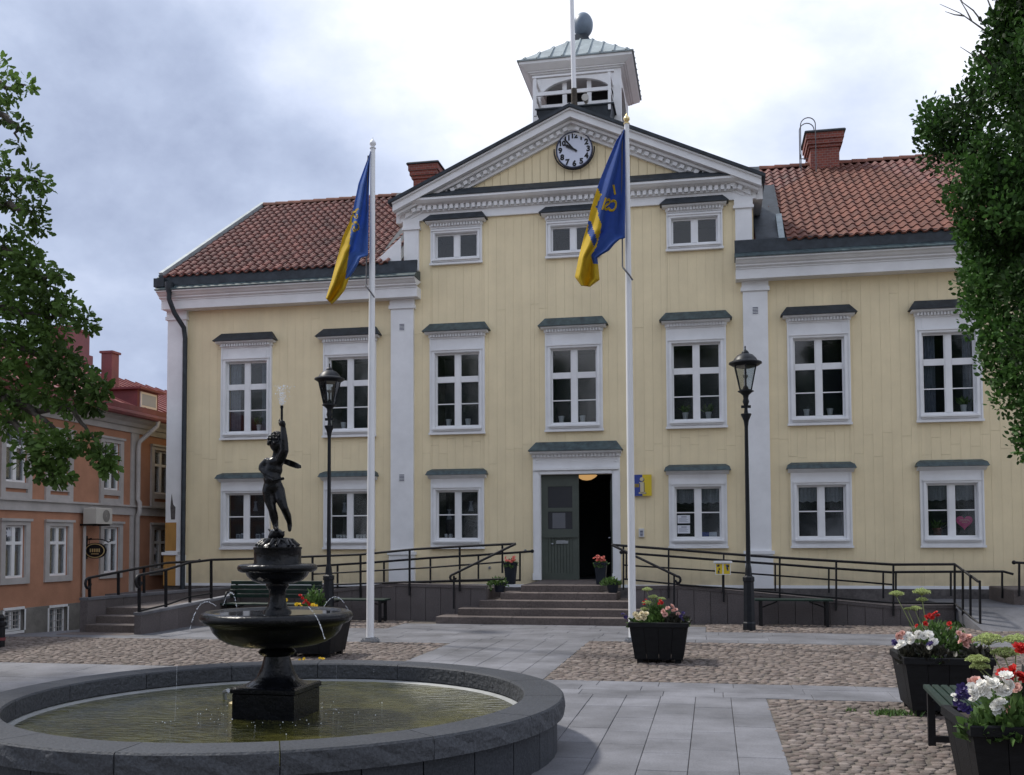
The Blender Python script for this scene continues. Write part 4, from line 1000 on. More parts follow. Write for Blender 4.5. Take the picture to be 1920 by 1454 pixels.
def hand(name, a, l, w_, y):
    mb = MB(); d = Vector((math.sin(a), 0, math.cos(a))); s_ = Vector((d.z, 0, -d.x)); c0 = Vector((cc.x, 0, cc.z))
    P = [c0-d*.07+s_*w_*.5, c0-d*.07-s_*w_*.5, c0+d*l*.7-s_*w_, c0+d*l, c0+d*l*.7+s_*w_]
    mb.prism([(p.x, p.z) for p in P], y-.008, y); build(mb, name, M_black, t)
hand('minute_hand', 2*math.pi*53.2/60, .36, .018, YF-.085); hand('hour_hand', R(300), .26, .03, YF-.094)

# ================================================================== ORANGE BUILDING
OX = -10.4
OB = thing('orange_building', 'orange rendered two storey house with red metal roof and grey bands', 'building', (OX, 18, -.35))
def oq(px_, py_): p = onX(px_, py_, OX); return p.y, p.z
ZB0, ZB1 = oq(150, 940)[1]-.0, 0
zband0, zband1 = 2.13, 2.36
zplin = 0.22; zcor = 4.05
OWIN = []      # y0,y1,z0,z1,kind
ys = {}
def orow(l, r, t, b, kind):
    y0 = onX(l, (t+b)/2, OX).y; y1 = onX(r, (t+b)/2, OX).y; xm = (l+r)/2
    OWIN.append([y0, y1, onX(xm, b, OX).z, onX(xm, t, OX).z, kind])
orow(8, 50, 806, 905, 'u'); orow(92, 128, 815, 911, 'u'); orow(192.5, 223, 828, 919, 'u'); orow(287, 317, 845, 927, 'u')
orow(7, 45, 984, 1081, 'l'); orow(90, 126, 984, 1079, 'l'); orow(192, 221, 991, 1074.6, 'l'); orow(286, 316, 992, 1072, 'l')
orow(3, 41, 1144, 1184, 'b'); orow(87.5, 122, 1139, 1189, 'b')
for k in 'ulb':
    g_ = [q for q in OWIN if q[4] == k]; z0 = sum(q[2] for q in g_)/len(g_); z1 = sum(q[3] for q in g_)/len(g_)
    for q in g_:
        if k != 'b': q[2], q[3] = z0, z1
# further windows towards the camera, outside the frame, keep the rhythm
st = OWIN[1][0]-OWIN[0][0]
for k, (a, b) in (('u', (0, 0)), ('l', (4, 0))):
    q = OWIN[a]
    for j in (1, 2): OWIN.append([q[0]-st*j, q[1]-st*j, q[2], q[3], k])
mb = MB()
def wall_core_x(mb, y0, y1, z0, z1, x0, x1, holes):
    tmp = MB(); wall_core(tmp, y0, y1, z0, z1, 0, 1, [(h[0], h[1], h[2], h[3]) for h in holes])
    mb.add([(x1 + (x0-x1)*p[1], p[0], p[2]) for p in tmp.v], [tuple(reversed(f)) for f in tmp.f])
YA, YB = 9.0, 33.0
wall_core_x(mb, YA, YB, zplin, 4.3, OX-.3, OX, OWIN); mb.box(OX-9, OX-.3, YA, YA+.3, -1, 4.3); mb.box(OX-9, OX-.3, YB-.3, YB, -1, 4.3); mb.box(OX-9, OX-8.7, YA, YB, -1, 4.3)
build(mb, 'wall', M_orange, OB)
mb = MB(); wall_core_x(mb, YA-.02, YB+.02, -1.2, zplin, OX-.3, OX+.05, [q for q in OWIN if q[4] == 'b']); build(mb, 'plinth', M_obase, OB)
mb = MB(); mb.box(OX, OX+.04, YA, YB, zband0, zband1-.04); mb.box(OX, OX+.09, YA, YB, zband1-.04, zband1); build(mb, 'string_course', M_oband, OB)
mb = MB(); mb.box(OX, OX+.05, YA, YB, zcor, 4.18); mb.prism([(OX, 4.18), (OX+.12, 4.18), (OX+.18, 4.26), (OX+.32, 4.32), (OX+.32, 4.40), (OX, 4.40)], YA-.1, YB+.1, 'y') if False else None
vs = [(OX, 4.18), (OX+.12, 4.18), (OX+.18, 4.26), (OX+.32, 4.32), (OX+.32, 4.40), (OX, 4.40)]
n = len(vs); mb.add([(p[0], YA-.1, p[1]) for p in vs]+[(p[0], YB+.1, p[1]) for p in vs], [tuple(range(n)), tuple(range(2*n-1, n-1, -1))]+[(i, i+n, (i+1) % n+n, (i+1) % n) for i in range(n)])
build(mb, 'cornice', M_oband, OB)
# red metal roof with standing seams
RX, RZ2 = OX-4.6, 6.55
def rr_z(x): return 4.44 + (RZ2-4.44)*((OX+.42)-x)/((OX+.42)-RX)
mb = MB(); vs = [(OX+.42, 4.36), (OX+.42, 4.44), (RX, RZ2), (RX-5.0, 4.44), (RX-5.0, 4.36)]; n = 5
mb.add([(p[0], YA-.15, p[1]) for p in vs]+[(p[0], YB+.15, p[1]) for p in vs], [tuple(range(n)), tuple(range(2*n-1, n-1, -1))]+[(i, i+n, (i+1) % n+n, (i+1) % n) for i in range(n)])
rf = build(mb, 'roof', M_redmetal, OB)
mb = MB()
for k in range(41): yy = YA+.1+k*.585; mb.beam((OX+.40, yy, rr_z(OX+.40)+.012), (RX, yy, RZ2+.012), .03, .05)
build(mb, 'standing_seam', M_redmetal, rf)
mb = MB(); mb.tube([(OX+.46, YA-.1, 4.40), (OX+.46, YB+.1, 4.40)], .07, 8); mb.box(OX+.30, OX+.44, YA-.1, YB+.1, 4.455, 4.60); build(mb, 'gutter', M_darkred, rf)
def oroof_at(px_, py_):                                         # point on the roof plane seen at a pixel
    d = ray(px_, py_); k = (RZ2-4.44)/((OX+.42)-RX)
    t = (4.44 + k*(OX+.42-CAMX) - CAMZ)/(d.z + k*d.x); return CAMP + d*t
p = oroof_at(140, 680); q_ = onX(149, 625, p.x)
mb = MB(); mb.box(p.x-.6, p.x+.15, p.y-.5, p.y+.5, p.z-.5, q_.z); mb.box(p.x-.68, p.x+.22, p.y-.58, p.y+.58, p.z+.0, p.z+.28); mb.box(p.x-.65, p.x+.2, p.y-.55, p.y+.55, q_.z, q_.z+.07); build(mb, 'chimney', M_darkred, OB)
p = oroof_at(206, 720); zt2 = onX(212, 666, p.x).z
mb = MB(); mb.box(p.x-.16, p.x+.16, p.y-.17, p.y+.17, p.z-.4, zt2); mb.box(p.x-.20, p.x+.20, p.y-.21, p.y+.21, zt2, zt2+.06); build(mb, 'chimney', M_darkred, OB)
for (l, r_, t_, b_) in ((262, 292, 738, 768), (58, 74, 690, 712)):
    p = oroof_at((l+r_)/2, b_); y0 = onX(l, b_, p.x).y; y1 = onX(r_, b_, p.x).y; z1 = onX((l+r_)/2, t_, p.x).z
    mb = MB(); mb.box(p.x-2.0, p.x, y0-.10, y1+.10, p.z-.08, z1+.04); mb.prism([(y0-.22, z1+.04), (y1+.22, z1+.04), (y1+.22, z1+.09), (y0-.22, z1+.09)], p.x-2.2, p.x+.15, 'x'); dm = build(mb, 'dormer', M_darkred, OB)
    mb = MB(); mb.box(p.x+.001, p.x+.03, y0, y1, p.z+.02, z1); wf = build(mb, 'dormer_frame', M_white, dm); mb = MB(); mb.box(p.x+.031, p.x+.036, y0+.05, y1-.05, p.z+.07, z1-.05); build(mb, 'dormer_pane', mat('sky_reflection_pane', (.34, .41, .52), .45), dm)  # pane colour carries a painted sky reflection
for y0, y1, z0, z1, k in OWIN:
    mb = MB(); c_ = .13
    if k != 'b':
        zl = zband1 if k == 'u' else z0-.12
        mb.box(OX, OX+.045, y0-c_, y0, zl, z1+c_); mb.box(OX, OX+.045, y1, y1+c_, zl, z1+c_); mb.box(OX, OX+.045, y0, y1, z1, z1+c_); mb.box(OX, OX+.045, y0, y1, z0-.12, z0)
        if k == 'u': mb.box(OX, OX+.045, y0, y1, zl, zl+.12)
        mb.box(OX+.045, OX+.08, y0-c_-.03, y1+c_+.03, z1+c_-.05, z1+c_)
    else:
        mb.box(OX+.03, OX+.06, y0-.04, y0, z0, z1); mb.box(OX+.03, OX+.06, y1, y1+.04, z0, z1); mb.box(OX+.03, OX+.06, y0, y1, z1, z1+.05); mb.box(OX+.03, OX+.06, y0, y1, z0-.05, z0)
    wn = build(mb, 'window', M_oband if k != 'b' else M_white, OB)
    ym = (y0+y1)/2; mb = MB(); f = .045; xa, xb = OX-.09, OX-.03
    mb.box(xa, xb, y0, y0+f, z0, z1); mb.box(xa, xb, y1-f, y1, z0, z1); mb.box(xa, xb, y0+f, y1-f, z0, z0+f); mb.box(xa, xb, y0+f, y1-f, z1-f, z1); mb.box(xa, xb+.012, ym-.045, ym+.045, z0+f, z1-f)
    rows = [(z0+f, z1-f)]
    if k != 'b':
        zt3 = z0+(z1-z0)*.66; rows = [(z0+f, zt3-.03), (zt3+.03, z1-f)]
        mb.box(xa, xb+.01, y0+f, ym-.045, zt3-.03, zt3+.03); mb.box(xa, xb+.01, ym+.045, y1-f, zt3-.03, zt3+.03)
    build(mb, 'sash', M_white, wn)
    if k == 'b':
        mb = MB()
        for j in range(1, 4): mb.box(OX-.02, OX-.01, y0+f, y1-f, z0+(z1-z0)*j/4-.006, z0+(z1-z0)*j/4+.006)
        for j in range(1, 6): mb.box(OX-.0095, OX-.0005, y0+(y1-y0)*j/6-.006, y0+(y1-y0)*j/6+.006, z0+f, z1-f)
        build(mb, 'grille', M_oband, wn)
    for a, b in rows:
        for c0, c1 in ((y0+f, ym-.045), (ym+.045, y1-f)):
            mb = MB(); mb.box(OX-.062, OX-.056, c0, c1, a, b); build(mb, 'pane', M_glass, wn)
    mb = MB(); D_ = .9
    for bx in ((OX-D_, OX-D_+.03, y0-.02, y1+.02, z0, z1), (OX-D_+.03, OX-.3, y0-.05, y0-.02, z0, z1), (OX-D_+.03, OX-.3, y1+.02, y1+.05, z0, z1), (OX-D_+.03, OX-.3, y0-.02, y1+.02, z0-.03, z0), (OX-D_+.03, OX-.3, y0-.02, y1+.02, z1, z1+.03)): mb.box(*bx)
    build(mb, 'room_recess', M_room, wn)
    if k == 'u' or (k == 'l' and y0 < 18):
        for sg in (0, 1):
            a, b = (y0+.03, y0+.22) if sg == 0 else (y1-.22, y1-.03); mb = MB(); n = 10
            mb.add([p for i in range(n+1) for p in ((OX-.16+.02*math.sin(i*2.2), a+(b-a)*i/n, z0+.05), (OX-.16+.02*math.sin(i*2.2+.3), a+(b-a)*i/n, z1-.04))], [(2*i, 2*i+2, 2*i+3, 2*i+1) for i in range(n)]); build(mb, 'curtain', M_curtain if k == 'u' else mat('linen', (.30, .24, .22), .9), wn)
# white leaf shapes stuck in ground floor panes
for i, (px_, py_) in enumerate(((16, 1000), (290, 1034), (290, 1060))):
    p = onX(px_, py_, OX-.045); mb = MB()
    for a in (-.9, -.2, .5, 1.2):
        d = Vector((0, math.sin(a), math.cos(a))); s_ = Vector((0, d.z, -d.y)); P = [p-d*.10, p+s_*.035, p+d*.14, p-s_*.035]; b = [q+Vector((.004, 0, 0)) for q in P]
        mb.add([tuple(q+Vector((.001*a, 0, 0))) for q in P]+[tuple(q+Vector((.001*a, 0, 0))) for q in b], [(0, 1, 2, 3), (7, 6, 5, 4), (0, 4, 5, 1), (1, 5, 6, 2), (2, 6, 7, 3), (3, 7, 4, 0)])
    o = build(mb, 'window_star', M_paper); tag(o, ['white star sticker in the leftmost ground floor window of the orange house', 'upper white star sticker in the orange house window beside the yellow corner', 'lower white star sticker in the orange house window beside the yellow corner'][i], 'sticker', 'star stickers')
# rainwater pipe
yp = onX(251, 900, OX).y; mb = MB(); mb.box(OX+.001, OX+.03, yp-.16, yp+.16, zplin, zcor-.001); build(mb, 'pilaster_strip', M_oband, OB)
mb = MB(); mb.tube([(OX+.46, yp+.25, 4.36), (OX+.44, yp+.25, 4.24), (OX+.12, yp+.02, 3.85), (OX+.11, yp, 3.7), (OX+.11, yp, 2.5), (OX+.16, yp, 2.42), (OX+.16, yp, 2.2), (OX+.11, yp, 2.1), (OX+.11, yp, -.4)], .055, 8); build(mb, 'drainpipe', M_oband, OB, 60)
# condenser on the wall
p = onX(161, 968, OX); y0 = onX(147, 968, OX).y; y1 = onX(178, 968, OX).y; hz = (onX(161, 953, OX).z-onX(161, 983, OX).z)/2
t = thing('air_conditioner', 'beige air conditioner unit with round fan bracketed to the orange wall', 'air conditioner', (OX, p.y, p.z-hz))
mb = MB(); mb.cbox(OX+.12, OX+.42, y0, y1, p.z-hz, p.z+hz, .02); build(mb, 'case', M_acbox, t)
mb = MB(); yc = y0+(y1-y0)*.62; rr = hz*.78
vs = []; 
for r, x in ((rr, OX+.425), (rr*.85, OX+.432), (rr*.62, OX+.426), (rr*.5, OX+.432), (rr*.2, OX+.428), (0.01, OX+.43)):
    vs += [(x, yc+r*math.cos(2*math.pi*k/20), p.z+r*math.sin(2*math.pi*k/20)) for k in range(20)]
mb.add(vs, [(i*20+k, i*20+(k+1) % 20, (i+1)*20+(k+1) % 20, (i+1)*20+k) for i in range(5) for k in range(20)]); build(mb, 'fan_grille', M_obase, t, 60)
for ya in (y0+.05, y1-.09): mb = MB(); mb.box(OX+.002, OX+.40, ya, ya+.04, p.z-hz-.04, p.z-hz); build(mb, 'bracket', M_black, t)
mb = MB(); mb.tube([(OX+.07, y0+.12, p.z-hz+.1), (OX+.07, y0+.12, zplin-.3)], .035, 8); build(mb, 'pipe', M_oband, t)
# oval hanging sign
sp_ = onX(160, 1030, OX); c = onY(179, 1033, sp_.y); 
t = thing('hanging_sign', 'black oval sign hanging from a curled iron bracket on the orange wall', 'sign', (OX, sp_.y, c.z))
rx, rz = .26, .17
mb = MB(); mb.prism([(c.x+rx*math.cos(a), c.z+rz*math.sin(a)) for a in np.linspace(0, 2*math.pi, 28, endpoint=False)], sp_.y-.02, sp_.y+.02); bd = build(mb, 'board', M_black, t)
mb = MB(); vs = []
for f_ in (.90, .80):
    vs += [(c.x+rx*f_*math.cos(a), sp_.y-.0225, c.z+rz*f_*math.sin(a)) for a in np.linspace(0, 2*math.pi, 28, endpoint=False)]
mb.add(vs, [(k, (k+1) % 28, 28+(k+1) % 28, 28+k) for k in range(28)]); build(mb, 'gilt_ring', M_gold, bd)
mb = MB()
for k in range(5): mb.box(c.x-.12+.052*k, c.x-.09+.052*k, sp_.y-.0235, sp_.y-.0205, c.z-.03, c.z+.045)
mb.box(c.x-.09, c.x+.09, sp_.y-.0235, sp_.y-.0205, c.z-.075, c.z-.06); build(mb, 'lettering', M_gold, bd)
mb = MB(); mb.tube([(OX, sp_.y, c.z+.25), (OX+.15, sp_.y, c.z+.27)] + [(c.x+.30*math.sin(a), sp_.y, c.z+.17+.08*math.cos(a)) for a in np.linspace(-1.4, 1.4, 8)] + [(c.x+.36, sp_.y, c.z+.2), (c.x+.34, sp_.y, c.z+.25)], .012, 6); mb.box(OX, OX+.03, sp_.y-.04, sp_.y+.04, c.z-.18, c.z+.32)
mb.tube([(c.x-.15, sp_.y, c.z+.13), (c.x-.15, sp_.y, c.z+.24)], .006, 5); mb.tube([(c.x+.15, sp_.y, c.z+.13), (c.x+.15, sp_.y, c.z+.24)], .006, 5); build(mb, 'bracket', M_black, t)

# ================================================================== STEPS AND RAMPS
ST = thing('entrance_steps', 'five broad brown stone steps up to the green entrance door', 'steps', (0.03, 17.85, 0))
RISE, NST = 0.130, 5
for k in range(NST):
    xl, xr = -2.07+.335*k, 2.13-.335*k; y0 = 17.85+.31*k
    mb = MB(); 
    n = 3; 
    yb = 21.4 if k == NST-1 else y0+.34
    for j in range(n):
        a = xl+(xr-xl)*j/n; b = xl+(xr-xl)*(j+1)/n; s_ = MB(); s_.cbox(a+.002, b-.002, y0, yb, -.05 if k == 0 else RISE*k-.06, RISE*(k+1), .01); build(s_, 'step_stone', M_step, ST)
    mb.box(xl+.03, xr-.03, y0+.02, 20.5-.01*k, -.06, RISE*k-.061) if k > 1 else None
    # side returns of each step
    if k < NST-1:
        for sg in (0, 1):
            a, b = (xl, xl+.335-.002) if sg == 0 else (xr-.335+.002, xr); s_ = MB(); s_.cbox(a, b, y0+.342, 19.6, -.05 if k == 0 else RISE*k-.06, RISE*(k+1), .01); build(s_, 'step_stone', M_step, ST)
def ramp_wall(pts, y0, y1, mt_cop, name, label, cop, deck_w):
    """pts: [(x, ztop)], front at y0; vertical panels of stone with a pale coping, deck behind"""
    xa, xb = pts[0][0], pts[-1][0]
    t = thing(name, label, 'ramp', ((xa+xb)/2, y0, 0)); X = [p[0] for p in pts]; Z = [p[1] for p in pts]
    zt_ = lambda x: float(np.interp(x, X, Z)); n = round(abs(xb-xa)/.30)
    for k in range(n):
        a = xa+(xb-xa)*k/n; b = xa+(xb-xa)*(k+1)/n; mb = MB(); d = random.uniform(0, .004)
        mb.prism([(a+.004, -.15), (b-.004, -.15), (b-.004, zt_(b)-.03), (a+.004, zt_(a)-.03)], y0+d, y1); build(mb, 'wall_panel', M_granite, t)
    ks = sorted(set(X)); 
    mb = MB()
    for a, b in zip(ks, ks[1:]): mb.prism([(a, zt_(a)-.028), (b, zt_(b)-.028), (b, zt_(b)+.03), (a, zt_(a)+.03)], y0-.015, y1+.02)
    build(mb, 'coping', mt_cop, t)
    mb = MB()
    for a, b in zip(ks, ks[1:]): mb.prism([(a, -.2), (b, -.2), (b, zt_(b)-.04), (a, zt_(a)-.04)], y1+.021, deck_w)
    build(mb, 'deck', M_step, t); return t
RW = 18.6
lw = [onY(391, 1114, RW), onY(627, 1108, RW), onY(730, 1096.5, RW), onY(917, 1092, RW)]
ramp_wall([(-6.3, lw[0].z), (lw[1].x, lw[1].z), (lw[2].x, lw[2].z), (-1.30, .63)], RW, RW+.14, M_granite, 'left_ramp', 'grey stone access ramp along the facade left of the steps', True, 20.4)
rw = [onY(1283, 1101, RW), onY(1672, 1139, RW), onY(1790, 1138, RW)]
ramp_wall([(1.36, .63), (rw[0].x, rw[0].z), (rw[1].x, rw[1].z), (rw[2].x, rw[2].z)], RW, RW+.14, M_granite, 'right_ramp', 'grey stone access ramp along the facade right of the steps', True, 20.4)
# end of the left ramp: a short flight between two cheek walls
CS = thing('corner_steps', 'small flight of grey stone steps between two low walls at the left corner', 'steps', (-6.9, 15.0, 0))
xA, xB = -7.42, -6.37; zA_, zB_ = .42, .34
for k in range(4):
    mb = MB(); y0 = 15.0+.30*k; mb.cbox(xA-.0 if k else xA-.25, xB-.002, y0-(.12 if k == 0 else 0), y0+.32 if k < 3 else 18.6, -.25, .125*(k+1)-.12, .01); build(mb, 'step_stone', M_step, CS)
def side_wall(x0, x1, pts, label, nm):
    t = thing(nm, label, 'wall', ((x0+x1)/2, pts[0][0], 0)); n = max(1, round((pts[-1][0]-pts[0][0])/.55)); Y = [p[0] for p in pts]; Z = [p[1] for p in pts]
    for k in range(n):
        a = Y[0]+(Y[-1]-Y[0])*k/n; b = Y[0]+(Y[-1]-Y[0])*(k+1)/n; mb = MB(); za, zb2 = np.interp(a, Y, Z), np.interp(b, Y, Z)
        mb.prism([(a+.003, -.5), (b-.003, -.5), (b-.003, zb2-.035), (a+.003, za-.035)], x0, x1, 'x'); build(mb, 'wall_panel', M_granite, t)
    mb = MB()
    for (a, za), (b, zb2) in zip(pts, pts[1:]): mb.prism([(a, za-.033), (b, zb2-.033), (b, zb2+.012), (a, za+.012)], x0-.015, x1+.015, 'x')
    build(mb, 'coping', M_slab, t); return t
zq = onX(261, 1149, -6.3).z
side_wall(xB, xB+.12, [(15.05, onX(261, 1149, xB).z), (18.58, lw[0].z)], 'stepped low stone wall right of the corner steps with pale coping', 'low_wall')
side_wall(xA-.14, xA, [(15.35, onX(157, 1123, xA).z), (21.2, onX(374, 1107.6, xA).z)], 'long low stone wall left of the corner steps beside the orange house', 'low_wall')
mb = MB(); mb.box(-9.6, xA-.145, 19.2, 21.4, -.5, .42); o = build(mb, 'wall_block', M_granite); tag(o, 'dark stone block between the corner steps and the yellow house corner', 'wall')
# right end: ramp turning towards the square
mb = MB(); e = onZ(1838, 1181); mb.add([(rw[2].x+.02, RW, rw[2].z-.02), (9.4, RW, rw[2].z-.02), (9.4, e.y-.3, .0), (e.x-.02, e.y-.3, .0), (rw[2].x+.02, RW, -.3), (9.4, RW, -.3), (9.4, e.y-.3, -.3), (e.x-.02, e.y-.3, -.3)], [(3, 2, 1, 0), (0, 4, 7, 3), (3, 7, 6, 2), (2, 6, 5, 1)])
mb.box(rw[2].x+.02, 9.4, RW+.002, 21.4, -.3, rw[2].z-.022); o = build(mb, 'ramp_foot', M_slab); tag(o, 'pale paved foot of the right ramp sloping down towards the square', 'ramp')
mb = MB(); c = onY(1890, 1118, 20.0); mb.cbox(c.x, 10.5, 19.6, 21.3, .0, .58, .02); o = build(mb, 'side_landing', M_step); tag(o, 'brown stone landing at the far right edge by the plinth', 'landing')

# ================================================================== RAILINGS
RT_ = .023
def railing(label, rails, posts, y=None, end=None, cat='railing', bracket=False, pt=None):
    """rails: list of point lists; posts: list of (top, bottom)"""
    allp = [p for r in rails for p in r]; base = min((q[1] for q in posts), key=lambda v: v.z)
    t = thing('railing', label, cat, base, 'black railings of the ramps and steps')
    for r in rails: mb = MB(); mb.tube(r, RT_ if r is rails[0] else RT_*.72, 8); build(mb, 'rail', M_black, t, 60)
    for a, b in posts:
        mb = MB(); mb.beam(b, a, .045, .03); mb.tube([a-Vector((0, 0, .05)), a+Vector((0, 0, .0))], .012, 6); build(mb, 'post', M_black, t)
    for p in (end or ()): mb = MB(); mb.ball(p, .038, 10, 7); build(mb, 'knob', M_black, t, 60)
    return t
def YP(y): return lambda px_, py_: onY(px_, py_, y)
def curl(p, r, sg=1, ax='x'):
    return [Vector((p.x + (sg*r*(1-math.cos(a))*-1 if ax == 'x' else 0), p.y + (0 if ax == 'x' else -sg*r*(1-math.cos(a))), p.z - r*1.2*math.sin(a)*0 - r*(a/2.5)*1.0 if False else p.z-r+r*math.cos(a*1.0)*1.0)) for a in ()]
def hook(p, dirv, r):                                           # rail end curling down and back
    dirv = Vector(dirv).normalized(); c_ = p - Vector((0, 0, r)); 
    return [c_ + dirv*r*math.sin(a)*(.95 if a < 3.2 else .7) + Vector((0, 0, r*math.cos(a)*(1 if a < 3.2 else .7))) for a in np.linspace(0, 4.6, 10)]
f = YP(RW-.03)
# left front railing: straight part on the wall, bending down beside the corner steps
X1 = xB+.06; fx = lambda px_, py_: onX(px_, py_, X1)
def posts_on(f, lst): return [(f(x, t_), f(x, b_)) for x, t_, b_ in lst]
corner = fx(397, 1050); cz = corner.z
top = hook(fx(261, 1079), (0, -1, 0), .10)[::-1] + [fx(311, 1069), fx(356, 1055), corner, f(481, 1048), f(676, 1040), f(780, 1030), f(862, 1025), f(967, 1020)]
railing('long black railing on the front wall of the left ramp', [top, [fx(262, 1146), fx(311, 1135), fx(354, 1120), fx(396, 1113)], [f(586, 1077), f(800, 1065), f(945, 1054)], [f(586, 1098), f(780, 1091), f(945, 1086)]],
        posts_on(fx, [(261, 1080, 1166), (311, 1069, 1152), (356, 1055, 1139), (396, 1052, 1130)]) + posts_on(f, [(586, 1044, 1125), (676, 1040, 1122), (768, 1032, 1117), (862, 1025, 1109), (942, 1021, 1075)]))
f2 = YP(20.3)
railing('black wall railing behind the left ramp with a knob end near the door', [[f2(560, 1064), f2(700, 1055), f2(800, 1047), f2(900, 1041), f2(975, 1036), f2(998, 1034)], [f2(560, 1106), f2(700, 1099), f2(800, 1092), f2(976, 1088)]],
        posts_on(f2, [(633, 1060, 1106), (720, 1054, 1102), (807, 1047, 1095), (897, 1041, 1091), (975, 1036, 1090)]), end=[f2(998, 1034)])
XA_ = xA-.07; fa = lambda px_, py_: onX(px_, py_, XA_)
railing('short black railing on the low wall beside the orange house', [hook(fa(166, 1084), (0, -1, 0), .09)[::-1] + [fa(223, 1073), fa(270, 1064), fa(312, 1056), fa(374, 1052)]],
        posts_on(fa, [(168, 1085, 1121), (222, 1073, 1117), (270, 1064, 1114)]), end=[fa(374, 1052)])
fs_ = YP(17.95)
def stair_rail(label, top_, mid, foot, dirv, posts):
    return railing(label, [[top_, mid] + hook(foot, dirv, .06)], posts)
yt = onY(967, 1020, RW-.03)
stair_rail('black stair handrail left of the entrance steps', yt, yt.lerp(onY(850, 1077, 18.0), .5), onY(850, 1077, 18.0), (-1, -.25, 0), [(onY(851, 1080, 18.0), onY(851, 1142, 18.0))])
yr = onY(1147, 1022, RW-.03)
stair_rail('black stair handrail right of the entrance steps', yr, yr.lerp(onY(1270, 1081, 18.0), .5), onY(1270, 1081, 18.0), (1, -.25, 0), [(onY(1264, 1080, 18.0), onY(1264, 1160, 18.0))])
e = onZ(1838, 1181); Xr = rw[2].x
fr = lambda px_, py_: onX(px_, py_, e.x)
c1 = f(1790, 1058.4); ee = Vector((e.x, e.y, 0)); topend = onY(1837, 1091, e.y)
lerp = lambda a, b, t: a.lerp(b, t)
railing('long black railing on the front wall of the right ramp', [[f(1147, 1022), f(1253, 1030), f(1357, 1038.5), f(1462, 1046), f(1568, 1052.5), f(1675, 1059), c1, topend + Vector((0, .1, 0)), topend], [f(1169, 1086), f(1290, 1098), f(1400, 1106), f(1675, 1131), f(1790, 1132)], [f(1790, 1132), onY(1836, 1170, e.y)]],
        posts_on(f, [(1169, 1024, 1106), (1253.7, 1030, 1122), (1357, 1038, 1129), (1462, 1047, 1124), (1567.8, 1053, 1145), (1675, 1060, 1155), (1790, 1059, 1146)]) +
        [(lerp(c1, topend, s_), lerp(f(1790, 1140), ee, s_)) for s_ in (.33, .63)] + [(topend, ee)])
f3 = YP(20.3)
railing('black wall railing behind the right ramp with a knob by the door', [[f3(1165, 1036), f3(1192, 1038.6), f3(1341, 1050), f3(1462, 1058.5), f3(1560, 1066), f3(1672, 1073.6), f3(1682, 1073), f3(1782, 1072.4), f3(1881.6, 1072), f3(1900, 1077)], [f3(1170, 1060), f3(1341, 1071), f3(1462, 1080), f3(1620, 1092), f3(1674, 1096.6)]],
        posts_on(f3, [(1174.5, 1036, 1088), (1453.5, 1058, 1110), (1554, 1065, 1112), (1656, 1072, 1122), (1679.7, 1073, 1112), (1782.7, 1072, 1118), (1879, 1072, 1122)]), end=[f3(1165, 1036)])
f4 = YP(19.6); railing('black railing with knob end at the far right edge', [[f4(1901, 1055), f4(1960, 1058), f4(2080, 1062)]], posts_on(f4, [(1911, 1056, 1118), (2040, 1060, 1118)]), end=[f4(1901, 1055)])
# far short handrail by the orange house
c = onY(296, 1088, 21.0); 

# ================================================================== FOUNTAIN
FO = thing('fountain', 'black cast iron two bowl fountain standing in a round granite basin', 'fountain', (FX, FY, 0))
sF = F_PX/((Vector((FX, FY, 1.0))-CAMP).dot(FW))
def fz(py): return onY(519, py, FY).z
def fr_(pxw): return pxw/sF
NSEG = 15
RI = FR-.29
for k in range(NSEG):                                           # coping stones, rock-faced on both edges
    a0 = 2*math.pi*(k+.28)/NSEG+.0017; a1 = 2*math.pi*(k+1.28)/NSEG-.0017; mb = MB(); n = 7; vs = []
    for i in range(n+1):
        a = a0+(a1-a0)*i/n
        for r, z in ((RI, FZ-.13), (RI, FZ-.012), (RI+.012, FZ), (FR-.012, FZ), (FR, FZ-.012), (FR+.012*math.sin(i*2.1), FZ-.07), (FR, FZ-.13)): vs.append((FX+r*math.cos(a), FY+r*math.sin(a), z))
    fs = [(i*7+j, i*7+(j+1) % 7, (i+1)*7+(j+1) % 7, (i+1)*7+j) for i in range(n) for j in range(7)] + [tuple(range(6, -1, -1)), tuple(n*7+j for j in range(7))]
    mb.add(vs, fs); mi = [1 if (j in (0, 4, 5)) else 0 for i in range(n) for j in range(7)] + [1, 1]; mb.m = mi
    build(mb, 'coping_stone', [M_coping, M_rough], FO)
for k in range(34):                                             # wall blocks below
    a0 = 2*math.pi*k/34+.002; a1 = 2*math.pi*(k+1)/34-.002; mb = MB(); vs = []
    for a in (a0, (a0+a1)/2, a1):
        for r, z in ((FR-.09, -.05), (FR-.05, -.05), (FR-.05, FZ-.131), (FR-.09, FZ-.131)): vs.append((FX+r*math.cos(a), FY+r*math.sin(a), z))
    mb.add(vs, [(i*4+j, i*4+(j+1) % 4, (i+1)*4+(j+1) % 4, (i+1)*4+j) for i in range(2) for j in range(4)]+[(3, 2, 1, 0), (8, 9, 10, 11)]); build(mb, 'basin_stone', M_coping, FO)
mb = MB(); mb.lathe([(FR-.10, -.02), (FR-.10, FZ-.14), (RI+.004, FZ-.14), (RI-.012, FZ-.15), (RI-.04, .20), (RI-.30, .05), (.1, .03)], (FX, FY, 0), 72, caps=False); build(mb, 'basin_lining', mat('lining', (.26, .27, .27), .6, .15, 6.0, stain=.2), FO, 40)
WZ = .235
mb = MB(); mb.lathe([(RI-.035, WZ), (1.2, WZ+.0005), (.6, WZ), (.12, WZ)], (FX, FY, 0), 72, caps=False); wat = build(mb, 'basin_water', M_water, None, 30); wat['kind'] = 'structure'
hw_ = .235
